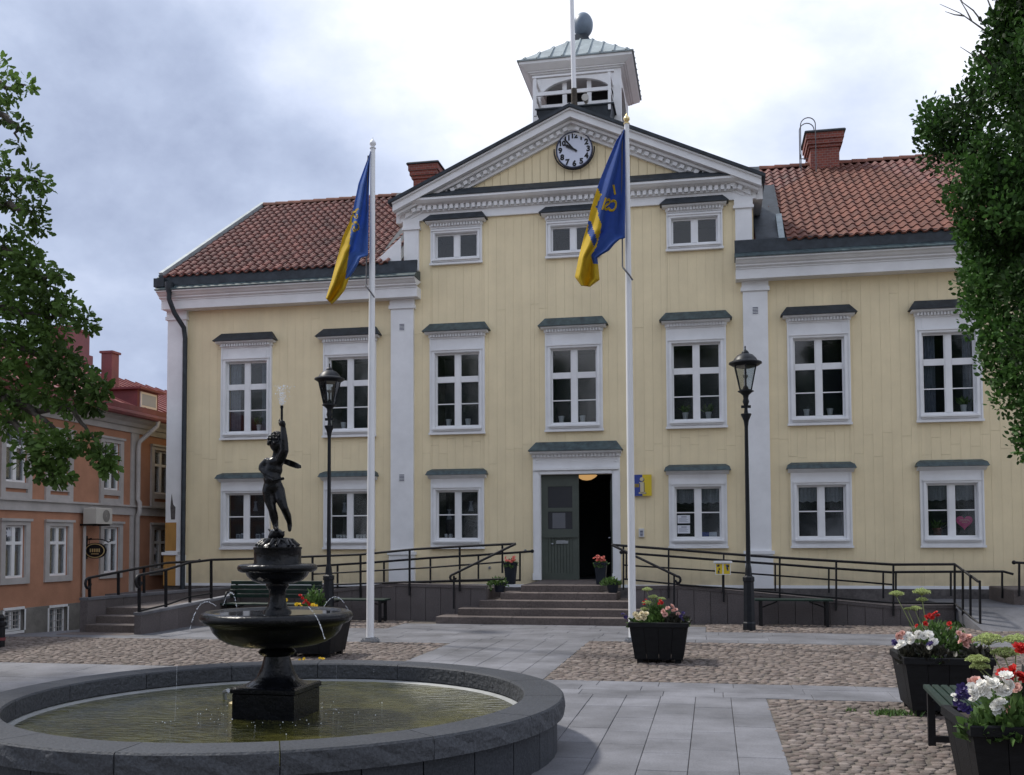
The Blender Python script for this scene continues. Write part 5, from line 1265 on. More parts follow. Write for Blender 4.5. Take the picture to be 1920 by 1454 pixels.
mb = MB(); mb.cbox(FX-hw_, FX+hw_, FY-hw_, FY+hw_, .05, fz(1293), .008); mb.cbox(FX-hw_-.012, FX+hw_+.012, FY-hw_-.012, FY+hw_+.012, fz(1293)+.001, fz(1283), .01); build(mb, 'pedestal', M_bronze, FO)
# stem and lower bowl
mb = MB(); mb.lathe([(fr_(57), fz(1286)), (fr_(57), fz(1283)), (fr_(48), fz(1277)), (fr_(40), fz(1273)), (fr_(34), fz(1262)), (fr_(28), fz(1248)), (fr_(25), fz(1236)), (fr_(24), fz(1230)), (fr_(31), fz(1227)), (fr_(35), fz(1222)), (fr_(31), fz(1217)), (fr_(24), fz(1213)), (fr_(27), fz(1207))], (FX, FY, 0), 32); build(mb, 'stem', M_bronze, FO, 50)
def bowl(mb, prof): mb.lathe(prof, (FX, FY, 0), 48)
zr_ = fz(1153)
mb = MB(); bowl(mb, [(fr_(26), fz(1213)), (fr_(45), fz(1212)), (fr_(72), fz(1209)), (fr_(92), fz(1203)), (fr_(107), fz(1194)), (fr_(117), fz(1183)), (fr_(121), fz(1174)), (fr_(123), fz(1170)), (fr_(131), fz(1168)), (fr_(138), fz(1163)), (fr_(141), fz(1156)), (fr_(138), fz(1149)), (fr_(130), fz(1145.5)), (fr_(122), fz(1146.5)), (fr_(118), fz(1151)), (fr_(60), fz(1158)), (fr_(20), fz(1160))]); build(mb, 'lower_bowl', M_bronze, FO, 50)
mb = MB(); mb.lathe([(fr_(119), fz(1149)), (.06, fz(1149)+.001)], (FX, FY, 0), 48, caps=False); o = build(mb, 'bowl_water', mat('bowl_water_dark', (.012, .014, .018), .06), FO, 30)
mb = MB(); mb.lathe([(fr_(27), fz(1153)), (fr_(26), fz(1146)), (fr_(20), fz(1140)), (fr_(17), fz(1132)), (fr_(15), fz(1118)), (fr_(16), fz(1106)), (fr_(20), fz(1101)), (fr_(21), fz(1097)), (fr_(20), fz(1090))], (FX, FY, 0), 28); build(mb, 'column', M_bronze, FO, 50)
mb = MB(); bowl(mb, [(fr_(20), fz(1095)), (fr_(32), fz(1094)), (fr_(46), fz(1089)), (fr_(55), fz(1081)), (fr_(59), fz(1073)), (fr_(66), fz(1073)), (fr_(72), fz(1070)), (fr_(74), fz(1065)), (fr_(72), fz(1060)), (fr_(66), fz(1057.5)), (fr_(56), fz(1059)), (fr_(50), fz(1063)), (fr_(20), fz(1065))]); build(mb, 'upper_bowl', M_bronze, FO, 50)
mb = MB(); mb.lathe([(fr_(46), fz(1062)), (fr_(45), fz(1057)), (fr_(43.5), fz(1055)), (fr_(43.5), fz(1031)), (fr_(45), fz(1029)), (fr_(45), fz(1026.5)), (fr_(41), fz(1025.5))], (FX, FY, 0), 36); build(mb, 'drum', M_bronze, FO, 50)
mb = MB(); mb.tube([(FX-.72, FY+.62, WZ-.02), (FX-.72, FY+.6, WZ+.06), (FX-.66, FY+.55, WZ+.08)], .018, 6); build(mb, 'pipe_end', M_steel, FO)
mb = MB(); mb.lathe([(.10, 0), (.10, .025), (.06, .04), (.055, .03)], (FX-.48, FY+.42, WZ-.012), 18); build(mb, 'float_ring', M_gold, FO)

# ------------------------------------------------------------------ statue: one continuous body grown from capsules
def SP(px_, py_, dy=0.0): return onY(px_, py_, FY+dy)
def remeshed(mb, vox, smooth_it=6, fac=.5):
    me = mb.mesh('tmp', M_bronze); o = bpy.data.objects.new('tmp', me); COL.objects.link(o)
    r = o.modifiers.new('r', 'REMESH'); r.mode = 'VOXEL'; r.voxel_size = vox
    s_ = o.modifiers.new('s', 'SMOOTH'); s_.iterations = smooth_it; s_.factor = fac
    dg = bpy.context.evaluated_depsgraph_get(); m2 = bpy.data.meshes.new_from_object(o.evaluated_get(dg)); bpy.data.objects.remove(o); m2.shade_smooth(); return m2
def limb(mb, pts, rad, seg=12):
    path = []; rr = []
    for i in range(len(pts)-1):
        for t in np.linspace(0, 1, 5)[:-1]: path.append(pts[i].lerp(pts[i+1], t)); rr.append(rad[i]+(rad[i+1]-rad[i])*t)
    path.append(pts[-1]); rr.append(rad[-1])
    mb.tube(path, rr, seg)
    for p, r in zip(pts, rad): mb.ball(p, r, 12, 8)
mb = MB(); u = 1/sF
# torso: pelvis, belly, chest
hipL, hipR = SP(503.5, 920, -.01), SP(522, 919, .01)
mb.ball(SP(512, 913), (19.5*u, 15.5*u, 16*u), 16, 10); mb.ball(SP(511, 899, -.012), (17.2*u, 15*u, 15*u), 16, 10); mb.ball(SP(513, 881), (17.6*u, 13.5*u, 17*u), 16, 10); mb.ball(SP(515, 868), (18*u, 13*u, 11*u), 16, 10)
mb.ball(SP(506, 917, .05), (12*u, 10*u, 11*u)); mb.ball(SP(518, 917, .05), (12*u, 10*u, 11*u))
# standing leg, raised leg
limb(mb, [hipL, SP(506, 938, -.01), SP(511, 957, -.02), SP(514, 970, 0), SP(517, 987, .01)], [12*u, 10.8*u, 7.9*u, 8.2*u, 5.3*u]); limb(mb, [SP(517, 989, .01), SP(519, 993, -.05)], [5.5*u, 4*u])
limb(mb, [hipR, SP(527, 938, -.02), SP(533, 953, -.03), SP(539, 967, .06), SP(543, 981, .11)], [12*u, 10.2*u, 7.6*u, 7.3*u, 5*u]); limb(mb, [SP(543, 983, .11), SP(543, 995, .10)], [5.4*u, 3.6*u])
# neck and head turned to the right
limb(mb, [SP(517, 864), SP(520, 846)], [8.5*u, 7.5*u]); hc = SP(521.5, 831, -.01)
mb.ball(hc, (17*u, 15.5*u, 18.5*u), 18, 12); mb.ball(SP(528, 838, -.01), (9.5*u, 9*u, 9*u)); mb.ball(SP(539, 831.5, -.012), (2.6*u, 2.2*u, 3*u)); mb.ball(SP(537, 838.5, -.012), (2.6*u, 4*u, 2*u)); mb.ball(SP(534, 844, -.012), (4*u, 4.5*u, 3.6*u)); mb.ball(SP(534.5, 825, -.03), (2*u, 3*u, 2*u)); mb.ball(SP(522, 833, -.066), (2.4*u, 2*u, 4*u))
# arms: left hand on the hip, right arm lifting the pipe
limb(mb, [SP(501, 866), SP(491.5, 874, -.01), SP(490.5, 879, -.02), SP(499, 889, -.05)], [7.8*u, 6.6*u, 6.3*u, 5*u])
for k in range(4): limb(mb, [SP(500+k*1.2, 889+k*1.2, -.055-.004*k), SP(505+k, 891+k*1.8, -.066)], [1.9*u, 1.5*u], 8)
limb(mb, [SP(526, 862, -.02), SP(533, 845, -.05), SP(532.5, 824, -.05), SP(531, 803, -.03)], [9.5*u, 8.6*u, 7.4*u, 5.4*u])
mb.ball(SP(530.5, 796, -.025), (6.2*u, 5*u, 6*u))
for k in range(4): limb(mb, [SP(533+k*.4, 792+2.1*k-1, -.045), SP(529, 789.5+2.1*k, -.052), SP(524.5, 790+2.0*k, -.035)], [2.1*u, 2.0*u, 1.7*u], 8)
limb(mb, [SP(525, 798, -.02), SP(523, 790, -.012), SP(524, 785.5, -.01)], [2.3*u, 2.1*u, 1.6*u], 8)
STM = remeshed(mb, .0075, 5)
SB = Vector((FX, FY, fz(1026)))
ST2 = thing('statue', 'glossy black statue of a child on one leg raising a pipe above the fountain', 'statue', SB)
def raw(me, name, parent, mats=None):
    me.materials.clear(); me.materials.append(mats or M_bronze); me.transform(Matrix.Translation(-SB)); return link(name, me, parent, SB)
body = raw(STM, 'body', ST2)
mb = MB()
for k in range(90):                                             # curls
    th = random.uniform(0, 6.28); ph = random.uniform(-.35, 1.5); d = Vector((math.cos(ph)*math.cos(th), math.cos(ph)*math.sin(th), math.sin(ph)))
    if d.x > .45 and d.z < .55: continue
    p = hc + Vector((-2.2*u, 0, 1.5*u)) + Vector((d.x*16.5*u, d.y*15.6*u, d.z*18*u)); mb.ball(p, random.uniform(2.2, 3.6)*u, 7, 5)
build(mb, 'hair', M_bronze, body, 60)
mb = MB()                                                       # fluttering sash
path = [(SP(524, 864, .03), 4.5), (SP(535, 866, .05), 5.5), (SP(545, 869.5, .06), 6.5), (SP(555, 873, .05), 6), (SP(561.5, 875, .055), 3)]
vs = []
for p, h in path: vs += [p+Vector((0, -.012, h*u)), p+Vector((.006, .016, h*u*.8)), p+Vector((.006, .02, -h*u)), p+Vector((0, -.015, -h*u*.9))]
mb.add(vs, [(4*i+j, 4*i+(j+1) % 4, 4*i+4+(j+1) % 4, 4*i+4+j) for i in range(4) for j in range(4)]+[(3, 2, 1, 0), (16, 17, 18, 19)]); build(mb, 'sash', M_bronze, body)
mb = MB(); limb(mb, [SP(495, 892, -.05), SP(512, 901, -.075), SP(531, 897, -.045)], [2.2*u, 2.6*u, 2.0*u]); limb(mb, [SP(500, 893, .05), SP(514, 903, .085), SP(531, 898, .04)], [2.6*u, 3.2*u, 2.4*u]); build(mb, 'loincloth', M_bronze, body, 60)
mb = MB(); a = SP(528.5, 798, -.03); b = SP(528.4, 761, -.03); mb.tube([a, b], 2.3*u, 10); mb.tube([b-Vector((0, 0, 5*u)), b], 3.0*u, 10); build(mb, 'pipe', M_bronze, ST2, 60)
mb = MB(); mb.ball(SP(518, 1003), (14*u, 14*u, 12*u), 14, 10); mb.ball(SP(508, 1007, -.03), (6*u, 7*u, 6*u)); mb.ball(SP(529, 1003, -.02), (5*u, 7*u, 6*u)); limb(mb, [SP(528, 1001, -.03), SP(533, 997, -.02)], [4*u, 2*u]); limb(mb, [SP(510, 998, .02), SP(503, 992, .06)], [4*u, 2*u])
mb.ball(SP(514, 997, -.045), 3.2*u); mb.ball(SP(522, 997, -.045), 3.2*u); raw(remeshed(mb, .009, 3), 'fish_head', ST2)
mb = MB(); mb.lathe([(fr_(41), fz(1026)), (fr_(38), fz(1022)), (fr_(28), fz(1016)), (fr_(14), fz(1012)), (.01, fz(1011))], (FX, FY, 0), 24)
for k in range(16):
    a = 2*math.pi*k/16+random.uniform(-.1, .1); mb.tube([(FX+fr_(12)*math.cos(a), FY+fr_(12)*math.sin(a), fz(1012)), (FX+fr_(27)*math.cos(a+.15), FY+fr_(27)*math.sin(a+.15), fz(1014.5)), (FX+fr_(40)*math.cos(a+.05), FY+fr_(40)*math.sin(a+.05), fz(1024))], [4*u, 5*u, 3*u], 7)
build(mb, 'rock_base', M_bronze, ST2, 50)
# ------------------------------------------------------------------ water: jets and drops
def droplets(mb, pts, n, r, jit):
    for k in range(n):
        t = random.random()*(len(pts)-1); i = int(t); p = pts[i].lerp(pts[min(i+1, len(pts)-1)], t-i) + Vector((random.gauss(0, jit), random.gauss(0, jit), random.gauss(0, jit))); mb.ball(p, r*random.uniform(.5, 1.3), 5, 3)
def arc(p0, p1, p2, n=16): return [p0*(1-t)**2 + p1*(2*t*(1-t)) + p2*t*t for t in np.linspace(0, 1, n)]
def jet(label, P, thick=.004, n=60):
    thick *= .42
    mb = MB(); droplets(mb, P, n, thick*1.5, thick*.9)
    for i in range(0, len(P)-1):
        if random.random() < .45: mb.tube([P[i], P[i].lerp(P[i+1], .8)], [thick*random.uniform(.4, .9), thick*random.uniform(.3, .8)], 5)
    o = build(mb, 'water_jet', M_spray); tag(o, label, 'water jet', 'water jets of the fountain'); o['kind'] = 'stuff'
zb_ = lambda x, y, dy: SP(x, y, dy)
jet('thin water jet arching off the left rim of the large bowl', arc(zb_(405, 1137, -.1), zb_(372, 1108, -.25), zb_(356, 1182, -.4)), .0042, 80)
jet('small water spurt at the upper left of the large bowl', arc(zb_(418, 1136, .2), zb_(436, 1085, .2), zb_(444, 1140, .15)), .0045, 60)
jet('thin water jet falling from the front of the large bowl', arc(zb_(578, 1138, -.35), zb_(598, 1155, -.55), zb_(609, 1200, -.6)), .004, 70)
jet('thin water jet arching off the right rim of the large bowl', arc(zb_(607, 1138, .3), zb_(632, 1096, .35), zb_(655, 1149, .35)), .0042, 70)
for (x, y0, y1, dy, lab) in ((328, 1248, 1310, -.6, 'leftmost fine water thread falling into the basin'), (627, 1248, 1300, .2, 'fine water thread right of the pedestal'), (697, 1250, 1322, -.1, 'rightmost fine water thread falling into the basin')):
    a = SP(x+4, y0, dy); jet(lab, [a, a+Vector((-.005, 0, -(a.z-WZ)*.5)), Vector((a.x-.015, a.y, WZ))], .0022, 14)
mb = MB()
for k in range(190):
    h = random.random(); p = SP(529+random.gauss(0, 2+7*h), 760-38*h+random.gauss(0, 2), random.gauss(0, .02)); mb.ball(p, random.uniform(.0018, .0042), 5, 3)
o = build(mb, 'water_spray', M_spray); tag(o, 'burst of white water drops above the raised pipe of the statue', 'water spray'); o['kind'] = 'stuff'
mb = MB()
for k in range(70):
    a = random.uniform(0, 6.28); r = random.choice([.42, .5, .62, .8])+random.gauss(0, .03); mb.ball((FX+r*math.cos(a), FY+r*math.sin(a), WZ+random.uniform(0, .03)), random.uniform(.002, .005), 5, 3)
o = build(mb, 'water_drops', M_spray); tag(o, 'scattered drops splashing on the green basin water', 'water drops'); o['kind'] = 'stuff'

# ================================================================== STREET LAMPS
def mk_lamp(loc, label):
    t = thing('street_lamp', label, 'street lamp', loc, 'black lantern lamp posts'); b = Vector(loc); k = 1/113.0
    zf = lambda py: b.z + (1182-py)*k; cx, cy = b.x, b.y
    mb = MB(); mb.lathe([(11.5*k*1.08, 0), (11.5*k*1.08, .12), (11*k, .14), (10*k, zf(1092)-b.z), (11.5*k, zf(1090)-b.z), (11.5*k, zf(1083)-b.z), (7*k, zf(1080)-b.z), (6*k, zf(1066)-b.z), (4.4*k, zf(1058)-b.z)], (cx, cy, b.z), 8, R(22.5)); build(mb, 'base', M_lampblk, t)
    mb = MB(); mb.lathe([(4.3*k, zf(1059)-b.z), (3.4*k, zf(800)-b.z), (4.4*k, zf(792)-b.z), (5*k, zf(788)-b.z), (9.8*k, zf(777)-b.z), (9.8*k, zf(775)-b.z), (4*k, zf(774)-b.z), (3*k, zf(766)-b.z), (4.5*k, zf(757)-b.z), (6.2*k, zf(752)-b.z), (4.6*k, zf(746)-b.z), (5.5*k, zf(740)-b.z), (11*k, zf(735)-b.z), (15*k, zf(733)-b.z), (15*k, zf(731.5)-b.z), (6*k, zf(730)-b.z), (5*k, zf(725)-b.z), (1.5*k, zf(720)-b.z)], (cx, cy, b.z), 14); build(mb, 'pole', M_lampblk, t, 40)
    mb = MB(); mb.box(cx-9*k, cx+9*k, cy-2*k, cy+2*k, zf(764), zf(759)); build(mb, 'ladder_bar', M_lampblk, t)
    h0, h1, r0, r1 = zf(731.5), zf(683), 11.5*k, 22.5*k
    mb = MB()
    for i in range(6):
        a = R(30+60*i); mb.tube([(cx+r0*math.cos(a), cy+r0*math.sin(a), h0), (cx+r1*math.cos(a), cy+r1*math.sin(a), h1)], .011, 6)
    for r, z in ((r0, h0+.01), (r1, h1-.01)):
        for i in range(6): a, c_ = R(30+60*i), R(90+60*i); mb.beam((cx+r*math.cos(a), cy+r*math.sin(a), z), (cx+r*math.cos(c_), cy+r*math.sin(c_), z), .016, .016)
    build(mb, 'lantern_frame', M_lampblk, t)
    for i in range(6):
        a, c_ = R(30+60*i), R(90+60*i); q = .985; mb = MB()
        P = [(cx+r0*q*math.cos(a), cy+r0*q*math.sin(a), h0+.012), (cx+r0*q*math.cos(c_), cy+r0*q*math.sin(c_), h0+.012), (cx+r1*q*math.cos(c_), cy+r1*q*math.sin(c_), h1-.012), (cx+r1*q*math.cos(a), cy+r1*q*math.sin(a), h1-.012)]
        I = [(cx+(p[0]-cx)*.97, cy+(p[1]-cy)*.97, p[2]) for p in P]; mb.add(P+I, [(0, 1, 2, 3), (7, 6, 5, 4), (0, 4, 5, 1), (1, 5, 6, 2), (2, 6, 7, 3), (3, 7, 4, 0)]); build(mb, 'lantern_pane', M_lglass, t)
    mb = MB(); mb.lathe([(.018, h0-b.z), (.018, zf(708)-b.z), (.045, zf(704)-b.z), (.045, zf(702)-b.z), (.01, zf(700)-b.z)], (cx, cy, b.z), 10); mb.lathe([(15*k, zf(687)-b.z), (20*k, zf(683)-b.z)], (cx, cy, b.z), 18); build(mb, 'burner', M_obase, t, 40)
    mb = MB(); mb.lathe([(24*k, zf(684)-b.z), (31*k, zf(679.5)-b.z), (30.5*k, zf(677)-b.z), (23*k, zf(674)-b.z), (20*k, zf(669)-b.z), (14*k, zf(663)-b.z), (7*k, zf(660)-b.z), (7*k, zf(658.5)-b.z), (5.5*k, zf(655.5)-b.z), (2*k, zf(653.5)-b.z), (1.2*k, zf(651)-b.z), (1.6*k, zf(647)-b.z), (.6*k, zf(645.5)-b.z)], (cx, cy, b.z), 20); build(mb, 'lantern_roof', M_lampblk, t, 35)
    return t
pr = onZ(1405, 1182); mk_lamp((pr.x, pr.y, 0), 'black lantern lamp post standing right of the entrance by the white pilaster')
# the left lamp: same lamp farther off
pl = onZ(616, 1171.5); L0 = bpy.data.objects['street_lamp']; dup(L0, (pl.x, pl.y, 0), None, 'black lantern lamp post standing behind the fountain left of the white flagpole')

# ================================================================== FLAGPOLES AND FLAGS
def flagpole(base_px, top_px, ball_mat, label, lean=0):
    p = onZ(*base_px); t = thing('flagpole', label, 'flagpole', p, 'tall white flagpoles on the square')
    top = onY(top_px[0], top_px[1], p.y); H = top.z; d = Vector((top.x-p.x, 0, H)) 
    s_ = F_PX/((Vector((p.x, p.y, 1))-CAMP).dot(FW))
    mb = MB(); path = [p+d*q for q in (0, .15, .35, .55, .75, 1)]; mb.tube(path, [7.2/s_, 7.1/s_, 6.9/s_, 6.5/s_, 5.6/s_, 4.6/s_], 14); build(mb, 'pole', M_pole, t, 60)
    mb = MB(); mb.box(p.x-.11, p.x+.11, p.y-.11, p.y+.11, 0, .035); mb.lathe([(.085, .035), (.085, .07), (.07, .075)], p, 14); 
    for sx in (-1, 1):
        for sy in (-1, 1): mb.lathe([(.016, .035), (.016, .06)], (p.x+sx*.085, p.y+sy*.085, 0), 8)
    build(mb, 'foot_plate', M_steel, t, 40)
    mb = MB(); mb.lathe([(6*1/s_, -.0), (6*1/s_, .012), (2.5/s_, .02), (3/s_, .03), (6.2/s_, .065), (6.2/s_, .09), (3/s_, .125), (1/s_, .145), (.5/s_, .175)], top, 14); build(mb, 'finial', ball_mat, t, 60)
    mb = MB(); o_ = Vector((-.085, -.02, 0)); mb.tube([p+d*.985+o_*.8, p+d*.86+o_*.95, p+d*.72+o_, p+d*.715+Vector((-.07, -.09, 0)), p+d*.70+Vector((.02, -.10, 0)), p+d*.69+Vector((.07, -.09, 0))], .012, 6); build(mb, 'halyard', M_rope, t, 60)
    return t, p, s_
tL, pL, sL = flagpole((694, 1204), (699, 279), M_pole, 'white flagpole on the cobbles left of the entrance with white knob')
tR, pR, sR = flagpole((1186, 1204), (1175, 233), M_gold, 'white flagpole right of the entrance with gilded knob')
from mathutils.geometry import intersect_point_tri_2d
def inpoly(x, y, poly):
    c = False; j = len(poly)-1
    for i in range(len(poly)):
        if (poly[i][1] > y) != (poly[j][1] > y) and x < (poly[j][0]-poly[i][0])*(y-poly[i][1])/(poly[j][1]-poly[i][1])+poly[i][0]: c = not c
        j = i
    return c
def interp_path(P, t):
    P = [Vector((*q, 0)) for q in P]; L_ = [0]
    for a, b in zip(P, P[1:]): L_.append(L_[-1]+(b-a).length)
    s_ = t*L_[-1]
    for i in range(len(P)-1):
        if s_ <= L_[i+1] or i == len(P)-2:
            k = (s_-L_[i])/max(1e-6, L_[i+1]-L_[i]); return P[i].lerp(P[i+1], k)
def flag(name_label, left, right, yel, txts, Y, blue_extra=(), amp=.10, blue=None):
    """cloth hung between its gathered upper edge (left) and lower edge (right), folds in depth"""
    NU, NV = 90, 34; grid = []
    for i in range(NU+1):
        u = i/NU; a = interp_path(left, u); b = interp_path(right, u)
        for j in range(NV+1):
            v = j/NV; q = a.lerp(b, v)
            dy = amp*(math.sin(v*9.5+u*3.0)*(.25+.9*u)+.35*math.sin(v*19+u*7+1.3)*u) - .10*u + .05*math.sin(u*11+v*4)*u
            grid.append((q.x, q.y, dy))
    mb = MB(); mb.v = [tuple(onY(x, y, Y+dy)) for x, y, dy in grid]
    for i in range(NU):
        for j in range(NV):
            f_ = (i*(NV+1)+j, i*(NV+1)+j+1, (i+1)*(NV+1)+j+1, (i+1)*(NV+1)+j); cx = sum(grid[k][0] for k in f_)/4; cy = sum(grid[k][1] for k in f_)/4
            y_ = any(inpoly(cx, cy, p) for p in yel) and not any(inpoly(cx, cy, p) for p in blue_extra)
            mb.f.append(f_); mb.m.append(1 if y_ else 0)
    og = mb.ctr(); me = mb.mesh('flag', [blue or M_blue, M_fyel], og, 0); me.shade_smooth(); o = link('flag', me, None, og); tag(o, name_label, 'flag', 'blue and yellow flags')
    sol = o.modifiers.new('thick', 'SOLIDIFY'); sol.thickness = .006; sol.offset = 0
    for (s_, px_, py_, size, rot, mir, wsc) in txts:
        # print follows the cloth: letters laid just off the surface on the camera side
        me = text_mesh(s_, size, M_fyel, 0.001, .009); M = Matrix.Rotation(R(90), 4, 'X') @ Matrix.Rotation(rot, 4, 'Z') @ Matrix.Diagonal((-wsc if mir else wsc, 1, 1, 1)); me.transform(M)
        G = np.array(grid)
        for vtx in me.vertices:
            w_ = onY(px_, py_, Y) + vtx.co; rel = w_-CAMP; d = rel.dot(FW); sx = 960+F_PX*rel.dot(RT)/d; sy = 727+SHIFT_PX-F_PX*rel.dot(UP)/d
            k = int(np.argmin((G[:, 0]-sx)**2+(G[:, 1]-sy)**2)); vtx.co = onY(sx, sy, Y+G[k, 2]-.012) - og
        o2 = bpy.data.objects.new('lettering', me); COL.objects.link(o2); o2.parent = o; WO[o2.name] = og
    return o
flag('blue flag with yellow fly hanging folded on the left flagpole', [(695, 284), (686, 308), (672, 345), (664, 385), (656, 415), (642, 445), (634, 480), (622, 525), (611, 560)],
     [(694, 284), (691, 380), (690, 480), (676, 484), (670, 498), (654, 523), (646, 545), (632, 562), (622, 571)],
     [[(663, 400), (659, 420), (655, 470), (649, 515), (640, 560), (615, 585), (590, 560), (640, 420)], [(645, 525), (660, 517), (640, 580), (600, 580)]],
     [('OT', 669, 402, .17, .5, False, .5), ('GD', 666, 426, .20, .4, False, .45)], pL.y-.02, blue=M_blue_backlit)
flag('blue flag with yellow cross hanging folded on the right flagpole', [(1170, 243), (1157, 262), (1140, 300), (1126, 335), (1117, 362), (1107, 395), (1102, 420), (1096, 440), (1086, 480), (1078, 520), (1090, 536)],
     [(1171, 243), (1172, 340), (1172, 447), (1162, 449), (1152, 458), (1142, 470), (1128, 478), (1120, 484), (1121, 495), (1124, 525), (1106, 538)],
     [[(1118, 350), (1128, 366), (1118, 388), (1128, 424), (1118, 465), (1108, 478), (1112, 494), (1122, 496), (1130, 540), (1060, 545), (1085, 430), (1100, 390)]],
     [('CSI', 1143, 386, .25, -.3, True, .62), ('I', 1152, 357, .2, .15, False, .8)], pR.y-.02, blue_extra=[[(1103, 415), (1108, 416), (1120, 452), (1114, 464), (1102, 435)]])

# ================================================================== SIGNS ON AND BESIDE THE FACADE
s0, s1 = onY(1172, 891, YF-.06), onY(1222, 930, YF-.06)
t = thing('information_sign', 'blue and yellow square information sign with letter i mounted beside the door', 'sign', (s0.x/2+s1.x/2, YF, s1.z))
zc = (s0.z+s1.z)/2; hh = (s0.z-s1.z)/2; xm = onY(1204.5, 910, YF-.06).x; xl, xr = xm-hh*.98, s1.x
mb = MB(); mb.box(xl, xm, YF-.07, YF-.04, zc-hh, zc+hh); build(mb, 'blue_half', M_sgblue, t); mb = MB(); mb.box(xm, xr, YF-.07, YF-.04, zc-hh, zc+hh); build(mb, 'yellow_half', M_sgyel, t)
mb = MB(); mb.box(xl+.1, xr-.1, YF-.039, YF, zc-.1, zc+.1); build(mb, 'mount', M_steel, t)
def letter_i(ox, oz, mt, y, half=None):
    mb = MB(); s_ = hh/.22
    parts = [(-.055, .02, -.16, .05), (-.085, .055, -.175, -.145), (-.075, .02, .045, .065)]
    for a, b, c_, d in parts: mb.box(xm+a*s_+ox+.01, xm+b*s_+ox+.01, y-.004, y, zc+c_*s_+oz, zc+d*s_+oz)
    mb.prism([(xm+ox-.012*s_+.04*s_*math.cos(q), zc+oz+.125*s_+.04*s_*math.sin(q)) for q in np.linspace(0, 2*math.pi, 16, endpoint=False)], y-.004, y); build(mb, 'letter', mt, t)
letter_i(.014, -.008, M_ink, YF-.0705); letter_i(0, 0, M_petc, YF-.0746)
mb = MB(); mb.box(xm-.17, xm-.07, YF-.073, YF-.0702, zc-.04, zc+.03); build(mb, 'panel', M_fyel, t)
for q in range(3): mb = MB(); mb.box(xm-.165, xm-.08, YF-.075, YF-.0732, zc-.03+.02*q, zc-.022+.02*q); build(mb, 'text_line', M_ink, t)
c = onY(1203, 999, YF); t = thing('intercom', 'small white keypad intercom on a pale plate right of the door', 'intercom', (c.x, YF, c.z-.1))
mb = MB(); mb.box(c.x-.09, c.x+.09, YF-.006, YF+.004, c.z-.11, c.z+.11); build(mb, 'back_plate', M_yellow, t); mb = MB(); mb.cbox(c.x-.055, c.x+.055, YF-.05, YF-.006, c.z-.095, c.z+.085, .008); build(mb, 'case', M_pot_w, t)
mb = MB(); mb.box(c.x-.03, c.x+.03, YF-.053, YF-.0505, c.z-.07, c.z+.04); build(mb, 'keypad', M_ink, t)
for i in range(2):
    for j in range(3): mb = MB(); mb.box(c.x-.022+.026*i, c.x-.004+.026*i, YF-.056, YF-.0535, c.z-.06+.03*j, c.z-.045+.03*j); build(mb, 'key', M_paper, t)
# little house shaped leaflet box on the railing
c = onY(1355.5, 1067, RW-.10); t = thing('leaflet_box', 'small wooden leaflet box with white lid fixed to the right ramp railing', 'leaflet box', (c.x, RW-.1, c.z-.12))
w_, h_ = .135, .105
mb = MB(); mb.box(c.x-w_, c.x+w_, RW-.13, RW-.06, c.z-h_, c.z+h_); build(mb, 'case', M_white, t); mb = MB(); mb.prism([(c.x-w_-.035, c.z+h_), (c.x+w_+.035, c.z+h_), (c.x+w_+.02, c.z+h_+.035), (c.x-w_-.02, c.z+h_+.035)], RW-.17, RW-.04); build(mb, 'lid', M_white, t)
for sg in (-1, 1):
    a, b = sorted((c.x+sg*.012, c.x+sg*(w_-.015))); mb = MB(); mb.box(a, b, RW-.136, RW-.1305, c.z-h_+.015, c.z+h_-.015); lf = build(mb, 'leaflet', M_sgyel, t)
    for q in range(6): x = random.uniform(a+.01, b-.035); z = random.uniform(c.z-h_+.02, c.z+h_-.05); mb = MB(); mb.box(x, x+.028, RW-.1385-.0004*q, RW-.1362, z, z+.03); build(mb, 'picture', random.choice([M_sgblue, M_tile2, M_bench, M_ink]), lf)
mb = MB(); mb.box(c.x-.02, c.x+.02, RW-.055, RW-.035, c.z-.42, c.z); build(mb, 'bracket', M_black, t)
# wall lantern bits: small junction boxes on the wall
for px_, py_, lab in ((918, 1065, 'round tap fitting on the yellow wall beside the left stair rail'), (985, 1033, 'round rail fixing on the yellow wall left of the door')):
    c = onY(px_, py_, YF); mb = MB(); mb.tube([(c.x, YF+.003, c.z), (c.x, YF-.03, c.z)], [.035, .022], 12); o = build(mb, 'wall_fitting', M_steel); tag(o, lab, 'fitting'); mb = MB(); mb.tube([(c.x, YF-.03, c.z), (c.x, YF-.034, c.z)], [.012, .01], 8); build(mb, 'bolt', M_ink, o)

# ================================================================== PLANTS AND PLANTERS
def blossom_mesh(name, mt, r, layers=3, n=6):
    mb = MB()
    for l in range(layers):
        el = R(12+26*l); rr = r*(1-.22*l)
        for k in range(n-l):
            a = 2*math.pi*(k+.5*l)/(n-l)+random.uniform(-.2, .2); d = Vector((math.cos(a), math.sin(a), 0)); s_ = Vector((-d.y, d.x, 0)); e_ = el+random.uniform(-.15, .15)
            o_ = d*math.cos(e_)+Vector((0, 0, 1))*math.sin(e_); wv = rr*.55
            P = [Vector((0, 0, 0)), o_*rr*.55-s_*wv*.8+Vector((0, 0, .1*rr)), o_*rr-s_*wv*.45, o_*rr*1.06+Vector((0, 0, .12*rr)), o_*rr+s_*wv*.45, o_*rr*.55+s_*wv*.8+Vector((0, 0, .1*rr)), o_*rr*.62-Vector((0, 0, .06*rr))]
            mb.add(P, [(0, 6, 1), (0, 5, 6), (1, 6, 2), (6, 3, 2), (6, 4, 3), (6, 5, 4)])
    me = mb.mesh(name, mt); me.shade_smooth(); return me
BLO = {}
def blossoms(kind, mt, r, layers, n, k=4): BLO[kind] = [blossom_mesh('blossom', mt, r, layers, n) for _ in range(k)]
